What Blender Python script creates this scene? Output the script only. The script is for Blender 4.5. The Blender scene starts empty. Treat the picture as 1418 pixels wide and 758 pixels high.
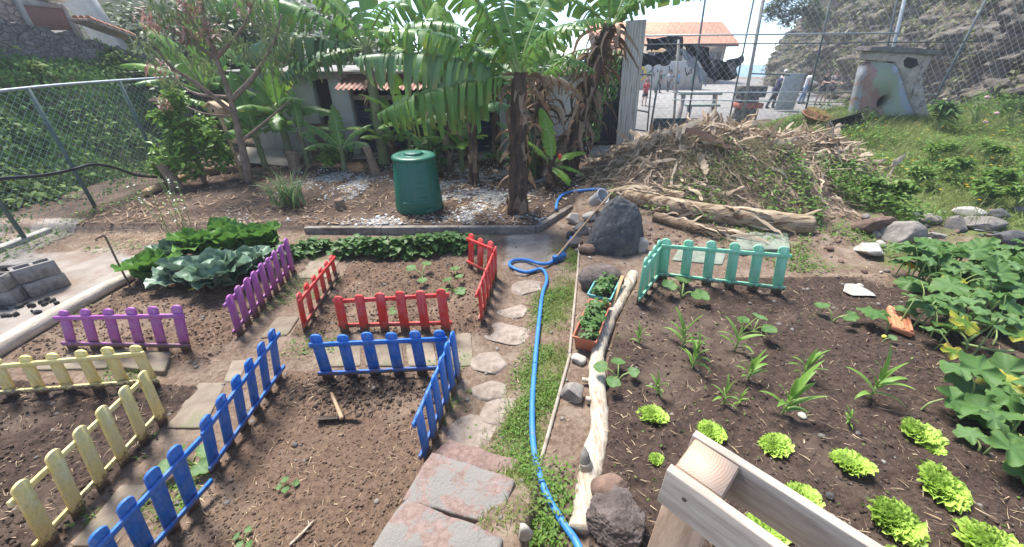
import bpy, bmesh, math, random
import numpy as np

SC = bpy.context.scene
COL = SC.collection
PI = math.pi
rng = np.random.default_rng(11)
random.seed(5)
A3 = lambda *p: np.array(p, float)

# ------------------------------------------------------------------ noise
def _h(i, j, k, s):
    n = (i * 374761393 + j * 668265263 + k * 2147483647 + s * 974634777) & 0xFFFFFFFF
    n = ((n ^ (n >> 13)) * 1274126177) & 0xFFFFFFFF
    n = ((n ^ (n >> 16)) * 2246822519) & 0xFFFFFFFF
    return ((n ^ (n >> 15)) & 0xFFFFFF) / 16777216.0

def vn2(x, y, s=0):
    x = np.asarray(x, float); y = np.asarray(y, float)
    i = np.floor(x).astype(np.int64); j = np.floor(y).astype(np.int64)
    u = x - i; v = y - j
    u = u * u * (3 - 2 * u); v = v * v * (3 - 2 * v)
    a = _h(i, j, 0, s); b = _h(i + 1, j, 0, s); c = _h(i, j + 1, 0, s); d = _h(i + 1, j + 1, 0, s)
    return (a * (1 - u) + b * u) * (1 - v) + (c * (1 - u) + d * u) * v

def fbm2(x, y, s=0, o=4):
    t = 0; a = .5
    for q in range(o):
        t = t + a * (vn2(x * 2 ** q + 17.3 * q, y * 2 ** q + 9.1 * q, s + q) - .5)
        a *= .5
    return t * 2          # about -1..1

def vn3(p, s=0):
    i = np.floor(p).astype(np.int64); f = p - i; f = f * f * (3 - 2 * f)
    r = 0
    for dx in (0, 1):
        for dy in (0, 1):
            for dz in (0, 1):
                w = (f[:, 0] if dx else 1 - f[:, 0]) * (f[:, 1] if dy else 1 - f[:, 1]) * (f[:, 2] if dz else 1 - f[:, 2])
                r = r + w * _h(i[:, 0] + dx, i[:, 1] + dy, i[:, 2] + dz, s)
    return r

def fbm3(p, s=0, o=3):
    t = 0; a = .5
    for q in range(o):
        t = t + a * (vn3(p * 2 ** q + 5.7 * q, s + q) - .5); a *= .5
    return t * 2

def sst(a, b, x):
    t = np.clip((x - a) / (b - a), 0, 1); return t * t * (3 - 2 * t)

# ------------------------------------------------------------------ mesh builder
class MB:
    def __init__(self):
        self.V = []; self.R = []; self.E = []; self.L = []; self.S = []; self.M = []; self.n = 0
    def add(self, V, F, mi=0, r=0.5, e=0.0):
        V = np.asarray(V, float); k = len(V)
        self.V.append(V)
        self.R.append(np.broadcast_to(np.asarray(r, float), (k,)))
        self.E.append(np.broadcast_to(np.asarray(e, float), (k,)))
        if isinstance(F, np.ndarray):
            self.L.append((F + self.n).ravel()); self.S.append(np.full(len(F), F.shape[1])); m = len(F)
        else:
            self.L.append(np.array([i + self.n for f in F for i in f], int)); self.S.append(np.array([len(f) for f in F])); m = len(F)
        self.M.append(np.full(m, mi)); self.n += k
        return self
    def build(self, name, mats, parent=None, loc=None, smooth=False, rot=None):
        me = bpy.data.meshes.new(name)
        V = np.concatenate(self.V); L = np.concatenate(self.L).astype(np.int32); S = np.concatenate(self.S)
        me.vertices.add(len(V)); me.vertices.foreach_set('co', V.astype(np.float32).ravel())
        me.loops.add(len(L)); me.loops.foreach_set('vertex_index', L)
        me.polygons.add(len(S))
        st = np.zeros(len(S), np.int32); st[1:] = np.cumsum(S)[:-1]
        me.polygons.foreach_set('loop_start', st)
        if not isinstance(mats, (list, tuple)): mats = [mats]
        for m in mats: me.materials.append(m)
        me.update(calc_edges=True)
        me.polygons.foreach_set('material_index', np.concatenate(self.M).astype(np.int32))
        if smooth: me.polygons.foreach_set('use_smooth', np.ones(len(S), bool))
        a = me.attributes.new('rnd', 'FLOAT', 'POINT'); a.data.foreach_set('value', np.concatenate(self.R).astype(np.float32))
        a = me.attributes.new('edge', 'FLOAT', 'POINT'); a.data.foreach_set('value', np.concatenate(self.E).astype(np.float32))
        me.validate()
        return link(name, me, parent, loc, rot)

def link(name, me, parent=None, loc=None, rot=None):
    o = bpy.data.objects.new(name, me); COL.objects.link(o)
    if parent is not None: o.parent = parent
    if loc is not None: o.location = tuple(float(q) for q in loc)
    if rot is not None: o.rotation_euler = rot
    return o

def tag(o, label=None, cat=None, group=None, kind=None):
    if label: o['label'] = label
    if cat: o['category'] = cat
    if group: o['group'] = group
    if kind: o['kind'] = kind
    return o

def thing(name, label, cat, loc=(0, 0, 0), rot=None, group=None):
    o = bpy.data.objects.new(name, None); COL.objects.link(o)
    o.empty_display_size = .1
    o.location = tuple(float(q) for q in loc)
    if rot is not None: o.rotation_euler = rot
    return tag(o, label, cat, group)

def kids(o): return list(o.children)
def copy_tree(o, parent=None):
    c = o.copy(); COL.objects.link(c)
    if parent is not None: c.parent = parent
    for ch in kids(o): copy_tree(ch, c)
    return c

# ------------------------------------------------------------------ shapes (arrays)
def rotm(ax, ay, az):
    cx, sx, cy, sy, cz, sz = math.cos(ax), math.sin(ax), math.cos(ay), math.sin(ay), math.cos(az), math.sin(az)
    X = np.array([[1, 0, 0], [0, cx, -sx], [0, sx, cx]]); Y = np.array([[cy, 0, sy], [0, 1, 0], [-sy, 0, cy]]); Z = np.array([[cz, -sz, 0], [sz, cz, 0], [0, 0, 1]])
    return Z @ Y @ X

_BF = [(0, 3, 2, 1), (4, 5, 6, 7), (0, 1, 5, 4), (1, 2, 6, 5), (2, 3, 7, 6), (3, 0, 4, 7)]
def box(c, s, rot=None):
    x, y, z = s[0] / 2, s[1] / 2, s[2] / 2
    V = np.array([(-x, -y, -z), (x, -y, -z), (x, y, -z), (-x, y, -z), (-x, -y, z), (x, -y, z), (x, y, z), (-x, y, z)])
    if rot is not None: V = V @ rotm(*rot).T
    return V + np.array(c, float), _BF

def bm_arrays(bm):
    bm.verts.index_update()
    V = np.array([v.co[:] for v in bm.verts]); F = [tuple(v.index for v in f.verts) for f in bm.faces]
    bm.free(); return V, F

def bevelled(V, F, w, seg=1):
    bm = bmesh.new()
    vs = [bm.verts.new(v) for v in V]
    for f in F: bm.faces.new([vs[i] for i in f])
    bmesh.ops.recalc_face_normals(bm, faces=bm.faces)
    bmesh.ops.bevel(bm, geom=list(bm.edges), offset=w, segments=seg, affect='EDGES', profile=.6)
    return bm_arrays(bm)

def bbox(c, s, w=.004, rot=None, seg=1):
    V, F = box((0, 0, 0), s); V, F = bevelled(V, F, w, seg)
    if rot is not None: V = V @ rotm(*rot).T
    return V + np.array(c, float), F

def prism(poly, z0, z1):
    n = len(poly)
    V = [(x, y, z0) for x, y in poly] + [(x, y, z1) for x, y in poly]
    F = [tuple(range(n - 1, -1, -1)), tuple(range(n, 2 * n))] + [(i, (i + 1) % n, n + (i + 1) % n, n + i) for i in range(n)]
    return np.array(V, float), F

def smooth_path(pts, n):
    pts = np.array(pts, float); k = len(pts)
    P = np.vstack([2 * pts[0] - pts[1], pts, 2 * pts[-1] - pts[-2]])
    out = []
    for t in np.linspace(0, k - 1 - 1e-6, n):
        i = int(t); f = t - i
        a, b, c, d = P[i], P[i + 1], P[i + 2], P[i + 3]
        out.append(.5 * (2 * b + (c - a) * f + (2 * a - 5 * b + 4 * c - d) * f * f + (3 * b - a - 3 * c + d) * f ** 3))
    return np.array(out)

def tube(pts, rad, sides=8, cap=True):
    pts = np.array(pts, float); n = len(pts)
    rad = np.broadcast_to(np.asarray(rad, float), (n,))
    T = np.gradient(pts, axis=0); T /= np.linalg.norm(T, axis=1)[:, None] + 1e-12
    u = np.cross(T[0], A3(0, 0, 1))
    if np.linalg.norm(u) < .05: u = np.cross(T[0], A3(1, 0, 0))
    u /= np.linalg.norm(u)
    a = np.arange(sides) * 2 * PI / sides
    V = np.zeros((n, sides, 3))
    for i in range(n):
        u = u - T[i] * np.dot(u, T[i]); u /= np.linalg.norm(u)
        w = np.cross(T[i], u)
        V[i] = pts[i] + rad[i] * (np.cos(a)[:, None] * u + np.sin(a)[:, None] * w)
    F = []
    for i in range(n - 1):
        for j in range(sides):
            k = (j + 1) % sides
            F.append((i * sides + j, i * sides + k, (i + 1) * sides + k, (i + 1) * sides + j))
    if cap: F.append(tuple(range(sides - 1, -1, -1))); F.append(tuple((n - 1) * sides + j for j in range(sides)))
    return V.reshape(-1, 3), F

def lathe(prof, seg=32, cap=True):
    n = len(prof); a = np.arange(seg) * 2 * PI / seg
    V = np.array([[(r * math.cos(t), r * math.sin(t), z) for t in a] for r, z in prof]).reshape(-1, 3)
    F = [(i * seg + j, i * seg + (j + 1) % seg, (i + 1) * seg + (j + 1) % seg, (i + 1) * seg + j) for i in range(n - 1) for j in range(seg)]
    if cap: F.append(tuple(range(seg - 1, -1, -1))); F.append(tuple((n - 1) * seg + j for j in range(seg)))
    return V, F

def gridF(nu, nv):
    i = np.arange(nu - 1)[:, None] * nv + np.arange(nv - 1)[None, :]
    return np.stack([i, i + nv, i + nv + 1, i + 1], -1).reshape(-1, 4)

_ico = {}
def ico(sub):
    if sub not in _ico:
        bm = bmesh.new(); bmesh.ops.create_icosphere(bm, subdivisions=sub, radius=1)
        V, F = bm_arrays(bm); _ico[sub] = (V, np.array(F))
    return _ico[sub]

def rock(size, seed, planes=16, sub=4, rough=.05, cut=(.62, .95), fine=7.):
    V, F = ico(sub); V = V.copy(); r = np.random.default_rng(seed)
    N = r.normal(size=(planes, 3)); N /= np.linalg.norm(N, axis=1)[:, None]
    D = r.uniform(cut[0], cut[1], planes)
    for _ in range(2):
        for n, d in zip(N, D):
            q = V @ n; m = q > d
            V[m] -= (q[m] - d)[:, None] * n
    nn = V / np.linalg.norm(V, axis=1)[:, None]
    V = V + nn * (rough * fbm3(V * 2.2 + seed, seed) + rough * .5 * fbm3(V * fine + seed, seed + 9, 4))[:, None]
    V *= np.array(size, float)
    return V, F

def frames(d, up=(0, 0, 1)):
    """rows: x = d, z close to up."""
    d = np.asarray(d, float); d = d / np.linalg.norm(d, axis=-1, keepdims=True)
    up = np.broadcast_to(np.asarray(up, float), d.shape)
    y = np.cross(up, d); ln = np.linalg.norm(y, axis=-1, keepdims=True)
    y = np.where(ln < 1e-3, np.array([0, 1., 0]), y / np.maximum(ln, 1e-6))
    z = np.cross(d, y)
    return np.stack([d, y, z], -2)       # (...,3,3) row vectors

def scatter(mb, TV, TF, pos, M, scale, mi=0, r=None, e=None):
    """copies of a template: pos (N,3), M (N,3,3) row frames, scale (N,) or (N,3)"""
    TV = np.asarray(TV, float); N = len(pos); k = len(TV)
    if N == 0: return
    sc = np.asarray(scale, float)
    if sc.ndim == 1: sc = np.repeat(sc[:, None], 3, 1)
    L = TV[None] * sc[:, None, :]
    W = np.einsum('nki,nij->nkj', L, M) + pos[:, None, :]
    F = (np.asarray(TF)[None] + (np.arange(N) * k)[:, None, None]).reshape(-1, np.asarray(TF).shape[1])
    if r is None: r = rng.random(N)
    R = np.repeat(np.broadcast_to(r, (N,)), k)
    E = np.tile(e, N) if e is not None else np.zeros(N * k)
    mb.add(W.reshape(-1, 3), F, mi, R, E)

def rand_frames(N, tilt0, tilt1, g=None):
    g = g or rng
    az = g.uniform(0, 2 * PI, N); el = g.uniform(tilt0, tilt1, N)
    d = np.stack([np.cos(az) * np.cos(el), np.sin(az) * np.cos(el), np.sin(el)], -1)
    up = np.array([0, 0, 1.]) + g.normal(0, .35, (N, 3))
    return frames(d, up)

# leaf templates (base at origin, length 1 along +x, normal +z)
def leaf_t(w=.45, n=4, fold=.12, droop=.25, shape=.45):
    s = np.linspace(0, 1, n + 1); V = []; E = []
    for t in s:
        ww = w / 2 * (math.sin(PI * t ** shape) ** .8 if 0 < t < 1 else .02)
        z = -droop * t * t
        V += [(t, -ww, z + fold * ww * 2), (t, 0, z), (t, ww, z + fold * ww * 2)]
        E += [1, 0, 1]
    F = []
    for i in range(n):
        for j in range(2): F.append((i * 3 + j, i * 3 + j + 3, i * 3 + j + 4, i * 3 + j + 1))
    return np.array(V), np.array(F), np.array(E, float)

def blade_t(w=.05, n=4, bend=.5):
    V = []
    for i in range(n + 1):
        t = i / n; ww = w / 2 * (1 - t ** 2 * .95)
        bb = bend if abs(bend) > .01 else .01; x = math.sin(bb * t) / bb; z = -(1 - math.cos(bb * t)) / bb
        V += [(x, -ww, z), (x, ww, z)]
    F = [(2 * i, 2 * i + 2, 2 * i + 3, 2 * i + 1) for i in range(n)]
    return np.array(V), np.array(F)

def disc_leaf(g, lobes=5, amp=.12, cup=.15, wav=.05, notch=.35, rings=5, seg=30, stretch=1.0):
    """big round leaf, petiole at origin, blade centre a little way along +x, radius about 1"""
    a = np.linspace(-PI, PI, seg, endpoint=False) + PI / seg
    ph = g.uniform(0, 6.28)
    rr = 1 + amp * np.cos(lobes * a) + .04 * np.cos(3 * a + ph) + .03 * np.sin(11 * a + ph)
    back = np.abs(np.abs(a) - PI)
    rr = rr * (1 - notch * np.exp(-(back / .35) ** 2))
    V = [(0, 0, 0)]; E = [0.]
    for k in range(1, rings + 1):
        f = k / rings
        x = f * rr * np.cos(a) * stretch; y = f * rr * np.sin(a)
        z = cup * f * f + wav * f * f * np.sin(6 * a + ph) + wav * .6 * f ** 3 * np.sin(13 * a + 2 * ph) - .05 * f * np.cos(lobes * a) 
        V += list(np.stack([x, y, z], -1)); E += [f] * seg
    F = [(0, 1 + j, 1 + (j + 1) % seg, 1 + (j + 1) % seg) for j in range(seg)]
    F = [(0, 1 + j, 1 + (j + 1) % seg) for j in range(seg)]
    for k in range(rings - 1):
        b = 1 + k * seg
        F += [(b + j, b + seg + j, b + seg + (j + 1) % seg, b + (j + 1) % seg) for j in range(seg)]
    V = np.array(V, float); V[:, 0] += .55
    vq = np.clip(np.cos(max(lobes, 5) * a), 0, 1) ** 10; disc_leaf.vein = np.concatenate([[.5]] + [vq * (1 - .5 * k / rings) for k in range(1, rings + 1)])
    return V, F, np.array(E)

def place(V, d, pos, s, up=(0, 0, 1)):
    return (np.asarray(V) * s) @ frames(np.array(d, float), up) + np.array(pos, float)

# ------------------------------------------------------------------ materials
def nt(name):
    m = bpy.data.materials.new(name); m.use_nodes = True
    t = m.node_tree; t.nodes.clear()
    return m, t, t.nodes.new, t.links.new

def col(c): return (c[0], c[1], c[2], 1)

def node_mix(N, Lk, fac, a, b, mode='MIX'):
    n = N('ShaderNodeMix'); n.data_type = 'RGBA'; n.blend_type = mode
    def put(sock, v):
        if isinstance(v, (tuple, list)): sock.default_value = col(v)
        else: Lk(v, sock)
    if isinstance(fac, (int, float)): n.inputs[0].default_value = fac
    else: Lk(fac, n.inputs[0])
    put(n.inputs[6], a); put(n.inputs[7], b)
    return n.outputs[2]

def node_noise(N, Lk, vec, scale, detail=5, rough=.6, dist=0.):
    n = N('ShaderNodeTexNoise'); n.inputs['Scale'].default_value = scale; n.inputs['Detail'].default_value = detail
    n.inputs['Roughness'].default_value = rough; n.inputs['Distortion'].default_value = dist
    Lk(vec, n.inputs['Vector']); return n.outputs['Fac']

def node_step(N, Lk, v, a, b):
    n = N('ShaderNodeMapRange'); n.interpolation_type = 'SMOOTHSTEP'
    n.inputs[1].default_value = a; n.inputs[2].default_value = b
    Lk(v, n.inputs[0]); return n.outputs[0]

def mat(name, c1, c2, scale=6., rough=.8, bump=.15, bscale=None, c3=None, c3s=2.5, c3t=(.55, .65), stretch=(1, 1, 1), spec=.3,
        transl=0., rndc=None, edgec=None, edge_t=(.75, 1.), metal=0., dist=.0, objvar=0., detail=6, bdist=.02):
    m, t, N, Lk = nt(name)
    out = N('ShaderNodeOutputMaterial'); p = N('ShaderNodeBsdfPrincipled')
    tc = N('ShaderNodeTexCoord'); mp = N('ShaderNodeMapping'); mp.inputs['Scale'].default_value = stretch
    Lk(tc.outputs['Object'], mp.inputs[0]); vec = mp.outputs[0]
    f = node_noise(N, Lk, vec, scale, detail, .65, dist)
    c = node_mix(N, Lk, node_step(N, Lk, f, .3, .7), c1, c2)
    if c3 is not None:
        g = node_noise(N, Lk, vec, c3s, 8, .7, .3)
        c = node_mix(N, Lk, node_step(N, Lk, g, *c3t), c, c3)
    if rndc is not None:
        at = N('ShaderNodeAttribute'); at.attribute_name = 'rnd'
        c = node_mix(N, Lk, at.outputs['Fac'], c, node_mix(N, Lk, .65, c, rndc))
    if edgec is not None:
        at = N('ShaderNodeAttribute'); at.attribute_name = 'edge'
        c = node_mix(N, Lk, node_step(N, Lk, at.outputs['Fac'], *edge_t), c, edgec)
    if objvar:
        oi = N('ShaderNodeObjectInfo'); hs = N('ShaderNodeHueSaturation')
        mr = N('ShaderNodeMapRange'); mr.inputs[3].default_value = 1 - objvar; mr.inputs[4].default_value = 1 + objvar
        Lk(oi.outputs['Random'], mr.inputs[0]); Lk(mr.outputs[0], hs.inputs['Value']); Lk(c, hs.inputs['Color']); c = hs.outputs[0]
    Lk(c, p.inputs['Base Color'])
    p.inputs['Roughness'].default_value = rough; p.inputs['Metallic'].default_value = metal
    p.inputs['Specular IOR Level'].default_value = spec
    if bump:
        b = N('ShaderNodeBump'); b.inputs['Strength'].default_value = min(1, bump); b.inputs['Distance'].default_value = bdist
        Lk(node_noise(N, Lk, vec, bscale or scale * 3, 8, .7), b.inputs['Height']); Lk(b.outputs[0], p.inputs['Normal'])
    sh = p.outputs[0]
    if transl:
        tr = N('ShaderNodeBsdfTranslucent'); Lk(c, tr.inputs[0]); mx = N('ShaderNodeMixShader'); mx.inputs[0].default_value = transl
        Lk(sh, mx.inputs[1]); Lk(tr.outputs[0], mx.inputs[2]); sh = mx.outputs[0]
    Lk(sh, out.inputs[0])
    return m

# ------------------------------------------------------------------ where things stand (read off with the lens of the photo: 103 degrees wide, 30 degrees down, eye 2.45 m up)
FX = 533.; PITCH = math.radians(30); EYE = 2.45
SP, CP = math.sin(PITCH), math.cos(PITCH)
def ray(u, v):
    x = (u - 709) / FX; y = (v - 379) / FX
    return x, CP - y * SP, -(SP + y * CP)
def at(u, v, Y):
    d = ray(u, v); t = Y / d[1]
    return A3(d[0] * t, Y, EYE + d[2] * t)
def atz(u, v, z):
    d = ray(u, v); t = (z - EYE) / d[2]
    return A3(d[0] * t, d[1] * t, z)
# ================================================================== terrain
def xe(y): return np.interp(y, [.9, 1.55, 2.58, 4.14, 4.9, 5.6, 6.6], [.04, .19, .51, .81, .95, 1.05, 1.15])
def xl(y): return np.interp(y, [.9, 1.15, 1.70, 2.40, 3.0, 3.7], [.36, .40, .62, .77, 1.0, 1.38])
def rectm(x, y, x0, x1, y0, y1, s=.05, w=.08, seed=3):
    n = w * fbm2(x * 2.3, y * 2.3, seed, 3)
    return sst(x0 - s, x0 + s, x + n) * sst(x1 + s, x1 - s, x + n) * sst(y0 - s, y0 + s, y + n) * sst(y1 + s, y1 - s, y + n)
def masks(x, y):
    m = {}
    m['right'] = sst(-.015, .02, x - xe(y)) * sst(6.8, 6.2, y) + sst(6.2, 6.8, y) * sst(.9, 1.5, x)
    m['bed'] = sst(0, .05, x - xl(y)) * sst(3.95, 3.72, y + .05 * fbm2(x * 3, y * 3, 8, 2)) * sst(4.9, 4.3, x)
    m['purple'] = rectm(x, y, -4.62, -2.72, 2.62, 5.05)
    m['yellow'] = rectm(x, y, -4.75, -2.62, .6, 2.36)
    m['blue'] = rectm(x, y, -2.02, -.5, .6, 2.52)
    m['red'] = rectm(x, y, -2.15, -.22, 3.0, 4.85)
    m['back'] = sst(5.52, 5.60, y - np.clip(x - .35, 0, 3) * 1.45) * sst(1.4, 1.1, x)
    m['pave'] = sst(-4.72, -4.85, x) * sst(5.2, 4.7, y + .35 * fbm2(x * 1.5, y * 1.5, 21, 3)) + sst(-6.75, -6.9, x) * sst(6.1, 5.6, y)
    m['heap'] = np.maximum(.80 * np.exp(-(((x - 5.5) / 1.35) ** 2 + ((y - 7.7) / 1.25) ** 2) ** 1.3), np.exp(-(((x - 3.75) / 1.9) ** 2 + ((y - 7.35) / 1.6) ** 2) ** 1.4))
    m['slope'] = sst(5.2, 10.2, x) * np.clip((y - 4.4) / 6.5, 0, 1.15)
    return m
def H(x, y, M=None):
    x = np.asarray(x, float); y = np.asarray(y, float)
    m = M or masks(x, y)
    n1 = fbm2(x * 1.3, y * 1.3, 1, 3); n2 = fbm2(x * 9, y * 9, 2, 4); n3 = fbm2(x * 33, y * 33, 5, 3)
    beds = np.maximum(np.maximum(m['purple'], m['yellow']), m['red'])
    flat = m['pave']
    z = .018 * n1 * (1 - flat) + .006 * n2 * (1 - .7 * flat) + .003 * n3 * (1 - .6 * flat)
    z = z + beds * (.03 + .042 * n2 + .020 * n3 + .02 * fbm2(x * 4, y * 4, 33, 2)) + m['blue'] * (.0 + .010 * n2 + .008 * n3 + .03 * np.exp(-(((x + 1.25) / .5) ** 2 + ((y - 2.3) / .16) ** 2)) * (1 + n2 * 1.3 + n3))
    path = (1 - m['right']) * sst(-.6, .0, x - xe(y)) * sst(5.2, 4.6, y)
    z = z + .24 * (1 - m['right']) * sst(1.78, 1.0, y) * sst(-.42, -.12, x) + .07 * path + .15 * m['right'] + m['bed'] * (.09 + .026 * n2 + .015 * n3 + .02 * fbm2(x * 3.2, y * 3.2, 31, 2))
    z = z + m['back'] * (.11 + .012 * n2 + .006 * n3 + .01 * np.clip(y - 6, 0, 4))
    z = z + m['heap'] * (1.05 + .16 * fbm2(x * 1.6, y * 1.6, 12, 3) + .05 * n2)
    z = z + m['slope'] * (.78 + .08 * fbm2(x * .8, y * .8, 44, 3))
    z = z + .04 * n2 * sst(2.0, 3.0, x) * sst(4.0, 4.6, y)
    # the bank with the path's steps, right below the terrace
    return z
def hz(x, y): return float(H(np.array([x]), np.array([y]))[0])
def G(u, v, dz=0.):
    """the spot on the terrain that the photo shows at (u, v)"""
    d = ray(u, v)
    t = np.linspace(.6, 22, 1500)
    x, y, z = d[0] * t, d[1] * t, EYE + d[2] * t
    s = z - H(x, y) - dz
    k = np.argmax(s < 0) if (s < 0).any() else len(t) - 1
    if k == 0: k = 1
    f = s[k - 1] / (s[k - 1] - s[k] + 1e-9)
    tt = t[k - 1] + f * (t[k] - t[k - 1])
    X, Y = d[0] * tt, d[1] * tt
    return A3(X, Y, hz(X, Y))

xs = np.concatenate([np.arange(-8.4, -5, .05), np.arange(-5, 4.6, .022), np.arange(4.6, 16.5, .06)])
ys = [.70]
while ys[-1] < 12.3: ys.append(ys[-1] + .012 + (ys[-1] - .7) * .006)
ys = np.array(ys)
XX, YY = np.meshgrid(xs, ys, indexing='ij')
fx, fy = XX.ravel(), YY.ravel()
MK = masks(fx, fy)
ZZ = H(fx, fy, MK)

def ground_material():
    m, t, N, Lk = nt('garden_earth')
    out = N('ShaderNodeOutputMaterial'); p = N('ShaderNodeBsdfPrincipled')
    tc = N('ShaderNodeTexCoord'); vec = tc.outputs['Object']
    za = N('ShaderNodeVertexColor'); za.layer_name = 'zone'; zb = N('ShaderNodeVertexColor'); zb.layer_name = 'zone_b'
    sa = N('ShaderNodeSeparateColor'); Lk(za.outputs[0], sa.inputs[0]); sb = N('ShaderNodeSeparateColor'); Lk(zb.outputs[0], sb.inputs[0])
    n1 = node_noise(N, Lk, vec, 3.5, 8, .7); n2 = node_noise(N, Lk, vec, 28, 8, .75); n3 = node_noise(N, Lk, vec, 1.1, 6, .6, .4); n4 = node_noise(N, Lk, vec, 90, 4, .7)
    dirt = node_mix(N, Lk, node_step(N, Lk, n2, .3, .72), (.088, .058, .041), (.20, .142, .103))
    dirt = node_mix(N, Lk, node_step(N, Lk, n1, .42, .68), dirt, node_mix(N, Lk, n2, (.165, .12, .088), (.275, .215, .165)))
    soil = node_mix(N, Lk, node_step(N, Lk, n2, .3, .7), (.072, .045, .031), (.165, .110, .076))
    soil = node_mix(N, Lk, node_step(N, Lk, n4, .60, .75), soil, (.22, .155, .11)); soil = node_mix(N, Lk, node_step(N, Lk, n3, .48, .62), soil, node_mix(N, Lk, .55, soil, (.225, .165, .12)))
    dark = node_mix(N, Lk, node_step(N, Lk, n2, .3, .72), (.027, .0185, .0145), (.082, .055, .042))
    dark = node_mix(N, Lk, node_step(N, Lk, n4, .63, .78), dark, (.16, .115, .085)); dark = node_mix(N, Lk, node_step(N, Lk, n3, .50, .66), dark, node_mix(N, Lk, .45, dark, (.15, .11, .085)))
    conc = node_mix(N, Lk, node_step(N, Lk, n1, .3, .7), (.215, .18, .15), (.31, .275, .24))
    conc = node_mix(N, Lk, node_step(N, Lk, n2, .55, .8), conc, (.17, .135, .11))
    conc = node_mix(N, Lk, node_step(N, Lk, n3, .52, .62), conc, (.215, .16, .125))
    green = node_mix(N, Lk, n2, (.055, .085, .022), (.15, .17, .06))
    ash = node_mix(N, Lk, node_step(N, Lk, n2, .35, .65), (.12, .11, .10), (.46, .45, .43))
    def soft(w, nz, lo=.35, hi=.65):
        a = N('ShaderNodeMath'); a.operation = 'MULTIPLY_ADD'; a.inputs[1].default_value = .5; a.inputs[2].default_value = -.25
        Lk(nz, a.inputs[0]); b = N('ShaderNodeMath'); b.operation = 'ADD'; Lk(w, b.inputs[0]); Lk(a.outputs[0], b.inputs[1])
        return node_step(N, Lk, b.outputs[0], lo, hi)
    c = node_mix(N, Lk, soft(sa.outputs[0], n1), dirt, soil)
    c = node_mix(N, Lk, soft(sa.outputs[1], n1), c, dark)
    c = node_mix(N, Lk, soft(sa.outputs[2], n1), c, conc)
    c = node_mix(N, Lk, soft(sb.outputs[0], n2), c, green)
    c = node_mix(N, Lk, soft(sb.outputs[1], n2, .4, .6), c, ash)
    Lk(c, p.inputs['Base Color']); p.inputs['Roughness'].default_value = .95; p.inputs['Specular IOR Level'].default_value = .15
    b = N('ShaderNodeBump'); b.inputs['Strength'].default_value = .7; b.inputs['Distance'].default_value = .012
    Lk(node_noise(N, Lk, vec, 45, 10, .75), b.inputs['Height']); Lk(b.outputs[0], p.inputs['Normal'])
    Lk(p.outputs[0], out.inputs[0])
    return m
GROUND = ground_material()
g = MB(); g.add(np.stack([fx, fy, ZZ], -1), gridF(len(xs), len(ys)))
ground = g.build('ground', GROUND, smooth=True); tag(ground, 'brown earth of the terraced school garden', kind='structure')
n3 = fbm2(fx * 1.1, fy * 1.1, 61, 4); n4 = fbm2(fx * 3.1, fy * 3.1, 62, 4)
za = np.zeros((len(fx), 4)); zb = np.zeros((len(fx), 4)); za[:, 3] = 1; zb[:, 3] = 1
za[:, 0] = np.clip(np.maximum.reduce([MK['purple'], MK['red'], MK['blue'] * .8, MK['yellow'], MK['back'] * (.55 + .4 * n3)]), 0, 1)
za[:, 1] = np.clip(np.maximum.reduce([MK['bed'] * (1 - .75 * sst(3.1, 3.9, fy + .6 * n3)), MK['yellow'] * .75, MK['back'] * .55, MK['blue'] * np.exp(-(((fx + 1.3) / .6) ** 2 + ((fy - 2.35) / .22) ** 2)) * .9, MK['purple'] * .25 + .1 * n4]), 0, 1)
za[:, 2] = np.clip(MK['pave'] * .9 + .75 * sst(.55, .2, np.abs(fx - .25)) * sst(4.2, 4.6, fy) * sst(5.6, 5.4, fy), 0, 1)
pathg = (1 - MK['right']) * sst(-.55, -.25, fx - xe(fy)) * sst(1.0, 1.4, fy) * sst(5.4, 4.8, fy)
GRASS_P = np.clip(pathg * (.42 + .9 * n3 + .5 * n4), 0, 1)
zb[:, 0] = np.clip(np.maximum.reduce([GRASS_P, sst(4.2, 6.5, fx) * sst(4.1, 5.2, fy) * (.75 + .5 * n3) * sst(.0, 1., np.abs(fx - 20)), sst(2.9, 3.4, fx) * sst(3.8, 4.2, fy) * sst(5.6, 5.0, fy) * (.25 + 1.1 * n3)]), 0, 1)
zb[:, 1] = np.clip(MK['back'] * sst(-5, -4, fx) * (.30 + .75 * fbm2(fx * 1.6, fy * 1.6, 77, 4) + .35 * fbm2(fx * 7, fy * 7, 78, 3)) * sst(9.6, 8.6, fy), 0, 1)
for nm, arr in (('zone', za), ('zone_b', zb)):
    ca = ground.data.color_attributes.new(nm, 'FLOAT_COLOR', 'POINT'); ca.data.foreach_set('color', arr.astype(np.float32).ravel())

# lower sheet, the sea, the court
M_EARTH = mat('plain_earth', (.13, .10, .07), (.24, .19, .14), 1.5, .95, .3)
b = MB(); b.add([(-90, -60, -.62), (90, -60, -.62), (90, 60, -.62), (-90, 60, -.62)], [(0, 1, 2, 3)]); tag(b.build('lower_ground', M_EARTH), 'bare earth below the garden', kind='structure')
M_SEA = mat('sea_water', (.05, .12, .17), (.07, .15, .20), .02, .25, .1, spec=.5)
b = MB(); b.add([(-240, 52, -4), (240, 52, -4), (240, 245, -4), (-240, 245, -4)], [(0, 1, 2, 3)]); tag(b.build('sea', M_SEA), 'blue sea on the horizon', kind='structure')
M_COURT = mat('court_asphalt', (.20, .19, .18), (.28, .265, .25), 2.2, .9, .1, c3=(.165, .155, .145), c3s=.5)
b = MB(); b.add(*box((14, 29, -.2), (32, 33.2, .2))); tag(b.build('court', M_COURT), 'grey asphalt of the school court', kind='structure')
M_CONC = mat('weathered_concrete', (.26, .235, .205), (.42, .39, .35), 5, .9, .4, c3=(.16, .14, .115), c3s=3, c3t=(.52, .7))
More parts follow.
